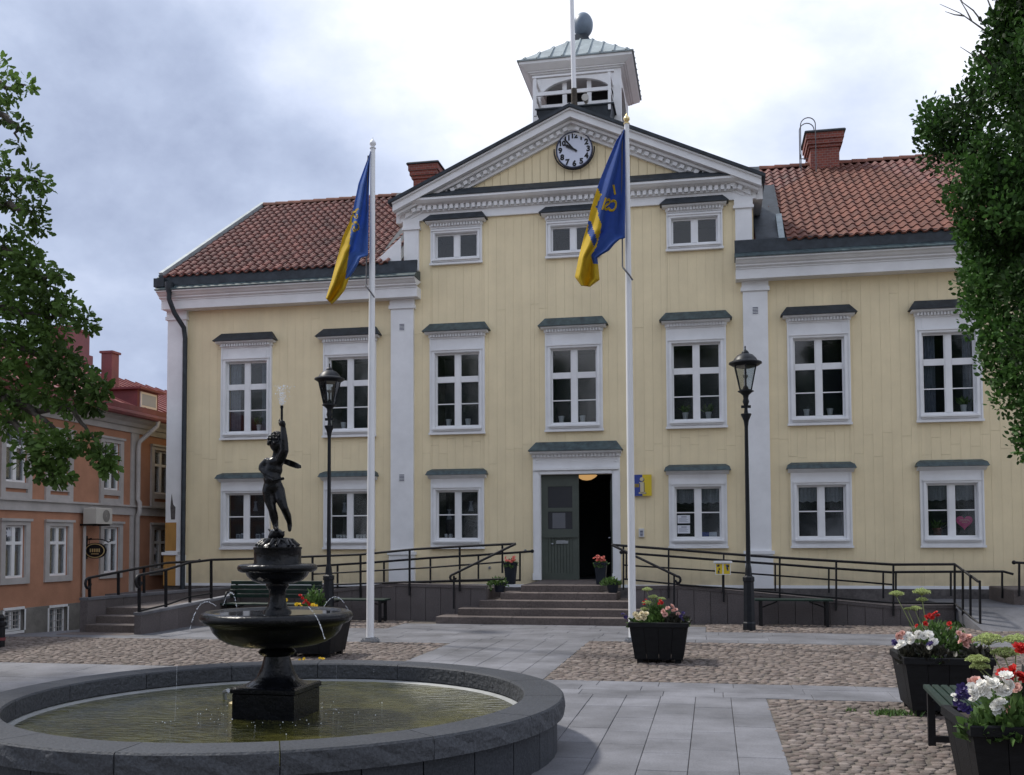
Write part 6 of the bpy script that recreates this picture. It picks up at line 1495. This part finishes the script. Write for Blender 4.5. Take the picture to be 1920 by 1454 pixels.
blossoms('white', M_petw, .037, 5, 9); blossoms('cream', M_petc, .040, 5, 9); blossoms('pink', M_petp, .036, 5, 9); blossoms('red', M_petr, .038, 3, 7); blossoms('salmon', M_pets, .030, 3, 6); blossoms('yellow', M_pety, .026, 2, 6); blossoms('violet', M_petv, .026, 2, 5)
def put_blossoms(t, kind, pts, sc=1.0, face=None):
    for p in pts:
        o = link('blossom', random.choice(BLO[kind]), t, p); v = Vector(face or (CAMX-p[0], 0-p[1], .9*abs(p[1])+.3)).normalized(); v = (v+Vector((random.gauss(0, .35), random.gauss(0, .35), random.gauss(0, .3)))).normalized()
        o.rotation_euler = v.to_track_quat('Z', 'Y').to_euler(); s_ = sc*random.uniform(.8, 1.15); o.scale = (s_, s_, s_)
def bush(t, c, rad, n, size, mt=None, tmpl='oval', wid=.55, name='foliage', up=.5):
    n = int(n*1.7)
    P = rng.normal(size=(n, 3)); P /= np.linalg.norm(P, axis=1)[:, None]; P *= rng.uniform(.25, 1, (n, 1))**.6; P *= np.array(rad); P[:, 2] = np.abs(P[:, 2])
    D = P/np.array(rad) + rng.normal(0, .5, (n, 3)) + np.array([0, 0, up]); return leaf_obj(name, P + np.array(c), D, rng.uniform(.6, 1.1, n)*size, wid, mt or M_leafP, t, tmpl)
def umbel(t, base, top, r, n=34):
    """flat-topped dill head on a thin stem"""
    base = Vector(base); top = Vector(top); mb = MB(); mid = base.lerp(top, .55)+Vector((random.gauss(0, .012), random.gauss(0, .012), 0)); hub = top-Vector((0, 0, r*.75)); mb.tube([base, mid, hub], [.0045, .0038, .003], 5)
    rays = []
    for k in range(n):
        q = math.sqrt((k+.5)/n); a = k*2.4; p = top+Vector((r*q*math.cos(a), r*q*math.sin(a), -r*.38*q*q+random.gauss(0, r*.05))); rays.append(p); mb.tube([hub, hub.lerp(p, .55)+Vector((0, 0, .04*r)), p], .0017, 3)
    build(mb, 'stem', M_dill, t)
    P, D = [], []
    for p in rays:
        for _ in range(22): d = Vector((random.gauss(0, 1), random.gauss(0, 1), random.gauss(.5, .7))).normalized(); P.append(p+d*r*.10); D.append(d)
    leaf_obj('flower_head', P, [tuple(d) for d in D], rng.uniform(.10, .17, len(P))*r, .9, M_dill, t, 'oval')
def planter(loc, label, wt=.70, wb=.58, h=.50):
    t = thing('planter', label, 'planter', loc, 'square black planters on the square'); x, y, z = loc; b, a = wb/2, wt/2; f = .05
    # four boarded sides, each of upright boards
    for ax in range(4):
        ca, sa = math.cos(ax*math.pi/2), math.sin(ax*math.pi/2); rot = lambda p: (x+p[0]*ca-p[1]*sa, y+p[0]*sa+p[1]*ca, z+p[2]); n = 4
        for k in range(n):
            u0, u1 = -1+2*k/n+.006, -1+2*(k+1)/n-.006; dd = random.uniform(0, .003)
            V = [(u0*b, -b+dd, f), (u1*b, -b+dd, f), (u1*a, -a+dd, h-.05), (u0*a, -a+dd, h-.05), (u0*b, -b+.025, f), (u1*b, -b+.025, f), (u1*a, -a+.025, h-.05), (u0*a, -a+.025, h-.05)]
            mb = MB(); mb.add([rot(p) for p in V], [(0, 1, 2, 3), (7, 6, 5, 4), (0, 4, 5, 1), (1, 5, 6, 2), (2, 6, 7, 3), (3, 7, 4, 0)]); build(mb, 'side_board', M_planter, t)
    mb = MB(); a2 = a+.012
    for bx in ((-a2, a2, -a2, -a2+.05), (-a2, a2, a2-.05, a2), (-a2, -a2+.05, -a2+.05, a2-.05), (a2-.05, a2, -a2+.05, a2-.05)): mb.cbox(x+bx[0], x+bx[1], y+bx[2], y+bx[3], z+h-.055, z+h, .005)
    build(mb, 'rim', M_planter, t)
    for sx in (-1, 1):
        for sy in (-1, 1): mb = MB(); mb.box(x+sx*(b-.06)-.035, x+sx*(b-.06)+.035, y+sy*(b-.06)-.035, y+sy*(b-.06)+.035, z, z+f+.01); build(mb, 'foot', M_planter, t)
    mb = MB(); mb.box(x-a+.03, x+a-.03, y-a+.03, y+a-.03, z+h-.12, z+h-.035); build(mb, 'soil', M_soil, t); return t
def plant(name, label, loc, cat='flowers', group=None): return thing(name, label, cat, loc, group)
def jitter(c, r, n, zr=.02): return [(c[0]+random.uniform(-1, 1)*r[0], c[1]+random.uniform(-1, 1)*r[1], c[2]+random.uniform(-zr, zr)) for _ in range(n)]
def pts_at(pxs, Y): return [tuple(onY(a, b, Y)) for a, b in pxs]
# planter by the right flagpole
cC = onZ(1229, 1245); cy = cC.y+.30; cx = cC.x+.04; planter((cx, cy, 0), 'black planter with cream begonias standing before the right flagpole')
H = .50
t = plant('dill_plant', 'green dill plant standing tall in the planter before the right flagpole', (cx, cy, H-.04), 'plant'); bush(t, (cx-.05, cy, H-.05), (.16, .14, .30), 420, .07, M_leafP, 'blade', .16)
for px_, py_, r in ((1213, 1103, .06), (1224, 1117, .06), (1213, 1128, .06), (1240, 1121, .05), (1208, 1140, .05)): q = onY(px_, py_, cy-.05); umbel(t, (cx-.03, cy, H-.04), q, r, 22)
bush(t, (cx, cy-.1, H-.04), (.20, .10, .13), 240, .07)
t = plant('begonia_plant', 'cream begonia at the left front of the planter before the flagpole', (cx-.2, cy-.2, H-.04)); bush(t, (cx-.2, cy-.2, H-.05), (.15, .13, .12), 120, .08, M_leafP); put_blossoms(t, 'cream', pts_at([(1192, 1153), (1203, 1150), (1197, 1160), (1207, 1158), (1211, 1152)], cy-.34), 1.0)
t = plant('begonia_plant', 'pale pink begonia at the right of the planter before the flagpole', (cx+.2, cy-.2, H-.04)); bush(t, (cx+.22, cy-.2, H-.05), (.14, .13, .12), 120, .08, M_leafD); put_blossoms(t, 'pink', pts_at([(1244, 1147), (1252, 1141), (1260, 1138), (1267, 1144), (1271, 1152), (1247, 1153), (1262, 1146)], cy-.25), .95)
t = plant('red_flower_plant', 'red flowers among the dill in the planter before the flagpole', (cx, cy, H-.04)); bush(t, (cx, cy, H-.05), (.14, .12, .22), 160, .06, M_leafP); put_blossoms(t, 'red', pts_at([(1207, 1129), (1211, 1125), (1208, 1134), (1238, 1127), (1241, 1131), (1236, 1132)], cy-.16), .55)
t = plant('pansy_plant', 'dark violet pansies at the edges of the planter before the flagpole', (cx+.3, cy-.2, H-.04)); bush(t, (cx+.3, cy-.22, H-.06), (.07, .09, .09), 60, .05); put_blossoms(t, 'violet', pts_at([(1277, 1156), (1281, 1150), (1173, 1158), (1168, 1152), (1279, 1163)], cy-.3), 1)
# large planter at the right
pR1 = onZ(1712, 1344); cx, cy = pR1.x+.29, pR1.y+.30; planter((cx, cy, 0), 'black planter with white and pink begonias standing behind the green bench')
t = plant('dill_plant', 'pale green dill heads rising above the planter behind the bench', (cx, cy, H-.04), 'plant'); bush(t, (cx-.06, cy+.1, H-.05), (.20, .16, .34), 520, .07, M_leafP, 'blade', .18)
for px_, py_, r in ((1681, 1110, .058), (1728, 1106, .068), (1716, 1138, .05), (1729, 1122, .045), (1702, 1140, .03)): q = onY(px_, py_, cy); umbel(t, (cx-.1, cy, H-.04), q, r, 40)
t = plant('begonia_plant', 'white begonias along the front of the planter behind the bench', (cx-.15, cy-.25, H-.04)); bush(t, (cx-.14, cy-.22, H-.07), (.22, .13, .13), 200, .09, M_leafD); put_blossoms(t, 'white', pts_at([(1690, 1207), (1705, 1192), (1714, 1199), (1722, 1190), (1732, 1193), (1741, 1190), (1744, 1212), (1708, 1201), (1684, 1214), (1750, 1204)], cy-.34), 1.0)
t = plant('begonia_plant', 'pink begonia at the left corner of the planter behind the bench', (cx-.3, cy-.2, H-.04)); bush(t, (cx-.28, cy-.2, H-.06), (.1, .1, .12), 60, .07, M_leafD); put_blossoms(t, 'pink', pts_at([(1685, 1193), (1692, 1188), (1688, 1200)], cy-.3), .8)
t = plant('begonia_plant', 'pink begonia at the right corner of the planter behind the bench', (cx+.25, cy-.2, H-.04)); bush(t, (cx+.24, cy-.2, H-.06), (.14, .12, .14), 110, .08, M_leafD); put_blossoms(t, 'pink', pts_at([(1798, 1188), (1806, 1195), (1815, 1195), (1822, 1200), (1810, 1209), (1812, 1202), (1803, 1203)], cy-.3), .95)
t = plant('red_flower_plant', 'leafy plant with red flowers in the middle of the planter behind the bench', (cx, cy, H-.04)); bush(t, (cx+.05, cy, H-.06), (.24, .18, .30), 420, .06, M_leafP); put_blossoms(t, 'red', pts_at([(1737, 1157), (1743, 1154), (1751, 1152), (1758, 1155), (1755, 1149), (1740, 1160), (1748, 1158), (1719, 1174), (1735, 1170), (1780, 1170), (1784, 1178)], cy-.2), .6)
t = plant('pansy_plant', 'violet and white pansies at the front of the planter behind the bench', (cx-.1, cy-.3, H-.04)); bush(t, (cx-.1, cy-.3, H-.07), (.2, .06, .07), 60, .05); put_blossoms(t, 'violet', pts_at([(1743, 1209), (1676, 1203), (1678, 1207), (1746, 1206)], cy-.385), 1.0)
# nearest planter, bottom right corner
q = onZ(1824, 1362, .5); cx, cy = q.x+.35, q.y+.36; planter((cx, cy, 0), 'black boarded planter with large white begonias in the lower right corner'); fy = cy-.36
t = plant('dill_plant', 'tall feathery dill in the nearest planter at the right edge', (cx, cy, H-.04), 'plant'); bush(t, (cx-.05, cy+.1, H-.05), (.20, .16, .24), 320, .07, M_leafP, 'blade', .16)
for px_, py_, r in ((1853, 1192, .075), (1884, 1218, .068), (1905, 1194, .07), (1833, 1232, .06), (1838, 1246, .05)): q = onY(px_, py_, cy+.02); umbel(t, (cx-.02, cy, H-.04), q, r, 44)
t = plant('begonia_plant', 'large pure white begonias spilling over the nearest planter rim', (cx-.1, fy+.1, H-.04)); bush(t, (cx-.06, fy+.14, H-.08), (.29, .17, .19), 330, .085, M_leafP); put_blossoms(t, 'white', pts_at([(1822, 1290), (1840, 1283), (1852, 1276), (1862, 1283), (1835, 1298), (1848, 1298), (1872, 1290), (1884, 1281), (1895, 1287), (1888, 1296), (1878, 1300), (1868, 1325), (1876, 1318), (1872, 1333), (1826, 1303), (1886, 1268)], fy+.06), .92)
t = plant('begonia_plant', 'peach begonia buds at the left of the nearest planter', (cx-.2, fy+.2, H-.04)); bush(t, (cx-.18, fy+.2, H-.06), (.08, .1, .16), 50, .08); put_blossoms(t, 'pink', pts_at([(1822, 1280), (1830, 1276), (1892, 1332), (1905, 1290)], fy+.12), .8)
t = plant('red_flower_plant', 'dark leaved plant with bright red flowers in the nearest planter', (cx+.2, cy, H-.04)); bush(t, (cx+.18, cy, H-.06), (.2, .18, .36), 200, .12, M_leafD); put_blossoms(t, 'red', pts_at([(1908, 1213), (1916, 1218), (1880, 1263), (1890, 1268), (1913, 1268), (1922, 1272), (1900, 1258)], cy-.18), .9)
t = plant('pansy_plant', 'violet pansies hanging over the left rim of the nearest planter', (cx-.33, fy+.1, H-.04)); bush(t, (cx-.3, fy+.1, H-.1), (.08, .1, .12), 70, .07); put_blossoms(t, 'violet', pts_at([(1800, 1300), (1807, 1296), (1812, 1307), (1798, 1310), (1806, 1328), (1814, 1332), (1795, 1320), (1803, 1290)], fy+.03), 1.15); put_blossoms(t, 'white', pts_at([(1788, 1304), (1792, 1312)], fy+.02), .4)
# planter behind the fountain
pb_ = onZ(577, 1234); cx, cy = pb_.x, pb_.y+.3; planter((cx, cy, 0), 'black planter with yellow and red flowers standing behind the fountain bowl')
t = plant('dill_plant', 'bushy green plant in the planter behind the fountain', (cx, cy, H-.04), 'plant'); bush(t, (cx-.03, cy, H-.05), (.16, .14, .42), 460, .07, M_leafP)
t = plant('red_flower_plant', 'deep red flowers in the planter behind the fountain', (cx+.1, cy, H-.04)); bush(t, (cx+.12, cy-.05, H-.05), (.16, .12, .26), 120, .06, M_leafD); put_blossoms(t, 'red', pts_at([(563, 1117), (567, 1122), (573, 1127), (577, 1131), (580, 1134), (570, 1131)], cy-.15), .62)
t = plant('pansy_plant', 'yellow pansies in the planter behind the fountain', (cx, cy-.25, H-.04)); bush(t, (cx+.05, cy-.22, H-.05), (.26, .09, .14), 110, .05); put_blossoms(t, 'yellow', pts_at([(556, 1134), (561, 1133), (564, 1137), (587, 1135), (592, 1137), (536, 1126), (590, 1140)], cy-.33), 1.15)
t = plant('pansy_plant', 'fallen yellow flowers on the cobbles behind the fountain', (cx+.2, cy-.5, 0)); put_blossoms(t, 'yellow', [tuple(onZ(x, y, .02)) for x, y in ((600, 1235), (606, 1236), (562, 1238), (570, 1236))], .8)
# pots on the steps
def step_pot(px_, ytop, ybot, rt, rb, Y, z, label, kind):
    c = onY(px_, ybot, Y); t = thing('stair_pot', label, 'flower pot', (c.x, Y, z), 'dark pots on the entrance steps'); h = onY(px_, ytop, Y).z - z
    mb = MB(); mb.lathe([(rb, 0), (rt*.97, h*.93), (rt*1.05, h*.94), (rt*1.05, h), (rt*.9, h), (rt*.85, h*.92)], (c.x, Y, z), 4 if kind == 'tall' else 16, R(45)); build(mb, 'pot', M_pot, t, 30); mb = MB(); mb.lathe([(rt*.84, h*.93), (.01, h*.94)], (c.x, Y, z), 12, caps=False); build(mb, 'soil', M_soil, t); return c, h
for px_, lab in ((957.5, 'tall dark pot with salmon flowers left of the door'), (1127, 'tall dark pot with salmon flowers right of the door')):
    c, h = step_pot(px_, 1055, 1096, .165, .115, 19.45, .65, lab, 'tall'); t = plant('begonia_plant', lab.replace('tall dark pot with ', '').replace('flowers', 'begonias in the tall pot'), (c.x, 19.45, .65+h-.03)); bush(t, (c.x, 19.45, .65+h-.06), (.13, .11, .10), 90, .06); put_blossoms(t, 'salmon', jitter((c.x, 19.35, .65+h+.07), (.12, .07), 11, .05), 1.25)
    lf = bush(t, (c.x-.02, 19.33, .65+h-.10), (.12, .04, .04), 40, .06, M_leafP, 'blade', .2)
for px_, lab in ((937, 'small dark pot with trailing green plant on the step left of the door'), (1149, 'small dark pot with green plant on the step right of the door')):
    c, h = step_pot(px_, 1093, 1111, .12, .085, 19.0, .522, lab, 'small'); t = plant('leafy_plant', lab.replace('small dark pot with ', '').replace(' plant', ' leaves in the small pot'), (c.x, 19.0, .52+h), 'plant'); bush(t, (c.x-.03, 18.98, .52+h-.05), (.19, .13, .14), 150, .07)
    if px_ < 1000: bush(t, (c.x-.18, 18.95, .52+h-.16), (.05, .05, .16), 40, .05)

# ================================================================== BENCHES
def bench(loc, length, label, back=False, seat_z=.43, depth=.42, rotz=0.0, nsl=5, arms=False):
    """built along local x"""
    t = thing('bench', label, 'bench', (0, 0, 0), 'dark green slatted benches'); L2 = length/2
    for k in range(nsl):
        y0 = -depth/2+depth*k/nsl; mb = MB(); mb.cbox(-L2, L2, y0+.006, y0+depth/nsl-.006, seat_z-.03, seat_z, .006); build(mb, 'seat_slat', M_bench, t)
    for sg in (-1, 1):
        x = sg*(L2-.10); mb = MB(); mb.box(x-.025, x+.025, -depth/2+.02, -depth/2+.07, 0, seat_z-.03); mb.box(x-.025, x+.025, depth/2-.07, depth/2-.02, 0, seat_z-.03); mb.box(x-.02, x+.02, -depth/2+.07, depth/2-.07, .03, .075); mb.box(x-.02, x+.02, -depth/2+.07, depth/2-.07, seat_z-.08, seat_z-.031)
        mb.tube([(x, -depth/2+.05, .32), (x-sg*.28, 0, seat_z-.05)], .012, 6); build(mb, 'leg', M_black, t)
        if back: mb = MB(); mb.beam((x, depth/2-.03, seat_z-.1), (x, depth/2+.08, seat_z+.40), .04, .04); build(mb, 'back_support', M_black, t)
        if arms: mb = MB(); mb.tube([(x, -depth/2+.03, seat_z-.05), (x, -depth/2+.02, seat_z+.14), (x, -depth/2+.06, seat_z+.2), (x, depth/2+.02, seat_z+.2)], .02, 8); build(mb, 'armrest', M_black, t, 60)
    if back:
        for k in range(4): mb = MB(); z = seat_z+.09+.083*k; y = depth/2+.0+.02*k; mb.cbox(-L2, L2, y-.035, y-.005, z, z+.07, .006); build(mb, 'back_slat', M_bench, t)
    t.location = loc; t.rotation_euler = (0, 0, rotz); WO[t.name] = Vector(loc); return t
q = onY(420, 1133, 17.9); xr_ = onY(545, 1133, 17.9).x; zs = onY(470, 1131, 17.9).z
bench(((q.x+xr_+.5)/2, 17.95, zs-.43), xr_+.5-q.x, 'dark green bench with slatted backrest behind the fountain', True, .43, .42, 0, 5, True)
a = onY(600, 1126, 18.1); b = onY(727, 1123, 18.1); bench(((a.x+b.x)/2, 18.1, 0), b.x-a.x, 'backless green bench against the ramp wall between lamp and steps', False, max(.3, b.z), .40)
a = onY(1415, 1124, 18.2); b = onY(1561, 1124, 18.2); bench(((a.x+b.x)/2, 18.25, 0), b.x-a.x, 'backless green bench against the ramp wall behind the right lamp', False, max(.3, b.z), .40)
# near bench: axis close to the line of sight
p0 = onZ(1729, 1283, .43); p1 = onZ(1782, 1338, .43); d = (p1-p0); d.z = 0; d.normalize(); nrm_ = Vector((-d.y, d.x, 0)); bl = 1.75
if nrm_.x < 0: nrm_ = -nrm_
cb = p0 + d*(bl/2) + nrm_*.21; bench((cb.x, cb.y, 0), bl, 'near dark green backless bench between the two black planters', False, .43, .42, math.atan2(d.y, d.x), 7)
# dark bollard at the left edge
p = onZ(2, 1214); t = thing('bollard', 'dark maroon bollard at the left edge of the square', 'bollard', p); mb = MB(); mb.lathe([(.05, 0), (.05, .30), (.065, .31), (.065, .36), (.04, .38), (.05, .42), (.02, .47)], p, 14); build(mb, 'post', M_black, t, 40); mb = MB(); mb.lathe([(.058, .1), (.058, .14)], p, 14); build(mb, 'band', M_darkred, t)

# ================================================================== TREES
def limbs(t, segs, mt=M_bark):
    for k, (P, r0, r1) in enumerate(segs):
        P = [Vector(p) for p in P]; Q = []
        for i in range(len(P)-1):
            for s_ in np.linspace(0, 1, 5)[:-1]: Q.append(P[i].lerp(P[i+1], s_) + (Vector((random.gauss(0, .012), random.gauss(0, .012), random.gauss(0, .012))) if (i or s_) else Vector()))
        Q.append(P[-1]); n = len(Q); mb = MB(); mb.tube(Q, [r0+(r1-r0)*i/(n-1) for i in range(n)], 8); build(mb, 'trunk' if k == 0 else 'limb', mt, t, 60)
# left oak: boughs reaching in from outside the frame
LY = 9.0
LT = (-5.9, 9.6, 0)
t = thing('oak_tree', 'oak tree with lobed leaves reaching in from the left edge of the square', 'tree', LT)
CL = [  # px, py, radius px, depth, leaves
 (-25, 130, 52, 9.2, 180), (10, 165, 34, 9.0, 120), (48, 160, 20, 9.0, 50), (8, 215, 24, 9.3, 90), (36, 235, 17, 9.0, 50), (34, 268, 13, 9.0, 34), (-6, 290, 16, 9.2, 40),
 (14, 332, 28, 9.1, 130), (52, 335, 26, 8.9, 90), (80, 345, 20, 8.9, 56), (24, 380, 26, 9.2, 110), (60, 390, 28, 8.8, 110), (74, 425, 18, 8.9, 60), (45, 430, 22, 9.0, 70), (-40, 420, 30, 9.3, 60),
 (10, 470, 46, 9.2, 260), (50, 490, 38, 9.0, 200), (70, 530, 40, 9.0, 220), (20, 540, 54, 9.2, 320), (113, 515, 16, 8.8, 46), (95, 560, 32, 8.9, 150), (125, 575, 24, 8.8, 100), (160, 605, 22, 8.8, 90),
 (40, 600, 56, 9.1, 360), (90, 620, 42, 9.0, 260), (0, 650, 50, 9.3, 300), (60, 670, 50, 9.1, 320), (110, 680, 40, 8.9, 240), (150, 710, 36, 8.8, 190), (185, 728, 24, 8.7, 110), (175, 760, 22, 8.8, 90),
 (30, 730, 44, 9.2, 240), (90, 730, 38, 9.0, 200), (130, 755, 30, 8.9, 130), (10, 790, 30, 9.1, 120), (35, 760, 30, 9.1, 110), (70, 815, 26, 8.8, 100), (95, 845, 36, 8.7, 190), (80, 880, 22, 8.7, 80), (110, 890, 26, 8.7, 100),
 (125, 830, 28, 8.8, 120), (165, 830, 22, 8.7, 70), (195, 855, 22, 8.7, 100), (205, 875, 16, 8.7, 60), (40, 830, 13, 8.7, 26), (45, 862, 16, 8.7, 36), (-40, 560, 70, 9.4, 380), (-40, 700, 60, 9.4, 300)]
P, D, S_, TN = [], [], [], []
for (x, y, r, Y, n) in CL:
    c = onY(x, y, Y); rad = r/F_PX*((c-CAMP).dot(FW))*(.80 if y < 460 else .88); n = int(n*(.72 if y < 460 else 1.05)); ct = random.random()
    for _ in range(n):
        d = Vector((random.gauss(0, 1), random.gauss(0, 1), random.gauss(0, 1))).normalized(); p = c + d*rad*(random.random()**.45)*1.0; P.append(tuple(p)); dd = d*.8+Vector((random.gauss(0, .6), random.gauss(0, .6), random.gauss(-.25, .5))); D.append(tuple(dd)); S_.append(random.uniform(.06, .11)); TN.append(min(1, max(0, ct*.65+random.random()*.5-.05)))
# the rest of the crown, round the trunk beyond the left edge
k = 0
while k < 95:
    c = Vector((-6.6+random.gauss(0, 1.1), 9.9+random.gauss(0, 1.1), random.uniform(2.9, 8.6))); rel = c-CAMP; sx = 960+F_PX*rel.dot(RT)/rel.dot(FW)
    if sx > -95: continue
    k += 1; ct = random.random()
    for _ in range(90):
        d = Vector((random.gauss(0, 1), random.gauss(0, 1), random.gauss(0, 1))).normalized(); P.append(tuple(c+d*.36*(random.random()**.45))); dd = d*.8+Vector((random.gauss(0, .6), random.gauss(0, .6), random.gauss(-.25, .5))); D.append(tuple(dd)); S_.append(random.uniform(.07, .125)); TN.append(min(1, max(0, ct*.65+random.random()*.5-.05)))
leaf_obj('crown', P, D, np.array(S_), .62, M_leafL, t, 'oak', origin=LT, tint=np.array(TN))
def L_(px_, py_, Y): return onY(px_, py_, Y)
hub = Vector((-5.7, 9.5, 2.4)); segs = [([LT, (-5.85, 9.55, 1.3), hub, (-5.7, 9.5, 4.0), (-6.0, 9.6, 6.2), (-6.2, 9.7, 7.6)], .20, .03)]
for tgt in ([(-60, 740, 9.3), (40, 755, 9.1), (100, 800, 8.9), (120, 830, 8.8)], [(-80, 700, 9.4), (60, 775, 9.1), (130, 765, 8.9), (160, 800, 8.8), (195, 850, 8.7)], [(-60, 620, 9.3), (60, 660, 9.1), (150, 710, 8.9), (185, 730, 8.8)], [(-60, 560, 9.3), (50, 590, 9.1), (110, 590, 8.9), (165, 600, 8.8)], [(-50, 460, 9.3), (30, 470, 9.1), (75, 520, 9.0), (113, 515, 8.8)], [(-60, 400, 9.3), (20, 385, 9.1), (60, 400, 8.9), (75, 425, 8.9)], [(-50, 320, 9.3), (20, 335, 9.1), (80, 345, 8.9)], [(-60, 200, 9.3), (0, 215, 9.2), (30, 235, 9.0), (34, 268, 9.0)], [(-40, 130, 9.2), (10, 165, 9.1), (48, 160, 9.0)], [(-80, 760, 9.4), (20, 790, 9.1), (70, 850, 8.8), (100, 890, 8.7)]):
    segs.append(([hub if tgt[0][1] > 650 else Vector((-5.6, 9.4, 4.0)) if tgt[0][1] > 350 else Vector((-5.45, 9.32, 5.6))] + [L_(*q) for q in tgt], .055, .008))
limbs(t, segs)
# right columnar tree
RYT = 13.6
cxr = onY(2050, 600, RYT).x; RTB = (cxr, RYT, 0)
t = thing('columnar_tree', 'dense dark green columnar tree rising at the right edge above the planters', 'tree', RTB)
edge = [(-260, 1880), (-120, 1850), (0, 1866), (60, 1850), (110, 1838), (150, 1800), (185, 1745), (215, 1724), (280, 1733), (320, 1748), (370, 1768), (420, 1776), (460, 1800), (500, 1800), (560, 1792), (610, 1808), (660, 1826), (700, 1852), (740, 1862), (790, 1890), (840, 1915), (880, 1960), (920, 2010)]
P, D, S_, TN = [], [], [], []
ys_ = [e[0] for e in edge]; xs_ = [e[1] for e in edge]
k = 0
clumps = []
while len(clumps) < 760:
    py_ = random.uniform(-260, 900); xe = float(np.interp(py_, ys_, xs_)); rpx = 2055-xe
    ang = random.uniform(0, 2*math.pi); rr = math.sqrt(random.uniform(.10, 1.0))
    cpx = 2055 - rpx*rr*math.cos(ang)*1.0; depth = rr*math.sin(ang)*min(1.5, rpx/150)
    cr = random.uniform(.16, .32)
    # keep the silhouette: the clump must not poke past the outline; leave some gaps of sky
    if cpx - cr*135 < xe - 6: cpx = xe + cr*135*random.uniform(.75, 1.1)
    if (1862 < cpx < 1900 and 195 < py_ < 275) and random.random() < .6: continue
    clumps.append((cpx, py_, depth, cr))
for cpx, py_, dep, cr in clumps:
    c = onY(cpx, py_, RYT+dep)
    n = int(235*(cr/.25)**2); ct = random.random()
    for _ in range(n):
        d = Vector((random.gauss(0, 1), random.gauss(0, 1), random.gauss(0, 1))).normalized(); p = c + Vector((d.x*cr, d.y*cr, d.z*cr*1.25))*(random.random()**.4); P.append(tuple(p)); D.append((d.x*.7+random.gauss(0, .45), d.y*.7+random.gauss(0, .45), d.z*.5+random.gauss(.45, .5))); S_.append(random.uniform(.05, .09)); TN.append(min(1, max(0, ct*.8+random.random()*.4-.1)))
for (a_, b_) in ((1724, 195), (1727, 215), (1790, 172), (1848, 38), (1856, 60), (1795, 520), (1900, 800), (1908, 830), (1864, 745)):
    c = onY(a_+10, b_+10, RYT-.2)
    for _ in range(40): d = Vector((random.gauss(0, 1), random.gauss(0, 1), random.gauss(0, 1.4))); P.append(tuple(c+d*.07)); D.append((d.x, d.y, d.z+.6)); S_.append(random.uniform(.05, .08)); TN.append(random.random())
leaf_obj('crown', P, D, np.array(S_), .72, M_leafR, t, 'oval', origin=RTB, tint=np.array(TN))
segs = [([RTB, (cxr, RYT, 3.5), (cxr-.1, RYT, 7), (cxr-.2, RYT, 11.2)], .22, .05)]
for z, dx in ((3.0, -1.0), (3.8, -1.0), (4.6, -1.1), (5.4, -1.2), (6.2, -1.3), (7.0, -1.3), (7.8, -1.0), (8.8, -.8), (4.2, 1.2), (6, 1.4), (7.5, 1.3)):
    segs.append(([(cxr, RYT, z-1.2), (cxr+dx*.45, RYT+random.uniform(-.4, .4), z-.3), (cxr+dx, RYT+random.uniform(-.5, .5), z+.6)], .05, .012))
limbs(t, segs)
# bare twigs at the top of that tree
tw_ = []
for pts in ([(1850, 60), (1822, 40), (1800, 25), (1762, 8)], [(1848, 50), (1825, 20), (1805, 5), (1790, -20)], [(1822, 40), (1812, 20), (1795, -8)], [(1850, 110), (1825, 104), (1800, 88)], [(1860, 20), (1850, -5), (1838, -30)], [(1808, 30), (1790, 28), (1772, 22)]):
    tw_.append(([onY(a_, b_, RYT-.2) for a_, b_ in pts], .012, .003))
for P_, r0, r1 in tw_: mb = MB(); mb.tube(P_, [r0+(r1-r0)*i/(len(P_)-1) for i in range(len(P_))], 5); build(mb, 'twig', M_obase, t)

# ================================================================== TREES ACROSS THE SQUARE (seen in the window panes and the wet bronze)
def far_tree(x, y, h):
    t = thing('tree', 'tall dark tree across the square mirrored in the window panes', 'tree', (x, y, 0), 'trees across the square')
    P, D, S_ = [], [], []
    for k in range(95):
        a = random.uniform(0, 6.28); q = random.random(); z = h*(.10+.9*q); r = h*.30*math.sqrt(max(.05, 1-(2*q-.9)**2))*math.sqrt(random.random()); c = Vector((x+r*math.cos(a), y+r*math.sin(a), z))
        for _ in range(42):
            d = Vector((random.gauss(0, 1), random.gauss(0, 1), random.gauss(0, 1))).normalized(); P.append(tuple(c+d*random.uniform(.5, 1.3))); D.append((d.x, d.y, d.z+.3)); S_.append(random.uniform(.3, .6))
    leaf_obj('crown', P, D, np.array(S_), .8, M_leafR, t, 'oval', origin=(x, y, 0)); limbs(t, [([(x, y, 0), (x+.2, y, h*.4), (x, y, h*.85)], .35, .08)]); return t
ft = far_tree(-16, -24, 15)
for x, y, s_ in ((-8, -27, .9), (0.5, -25, 1.1), (8, -28, .85), (15, -24, 1.15), (23, -26, .95), (-25, -26, 1.05)):
    o = dup(ft, (x, y, 0), random.uniform(0, 6.28)); o.scale = (s_, s_, s_)
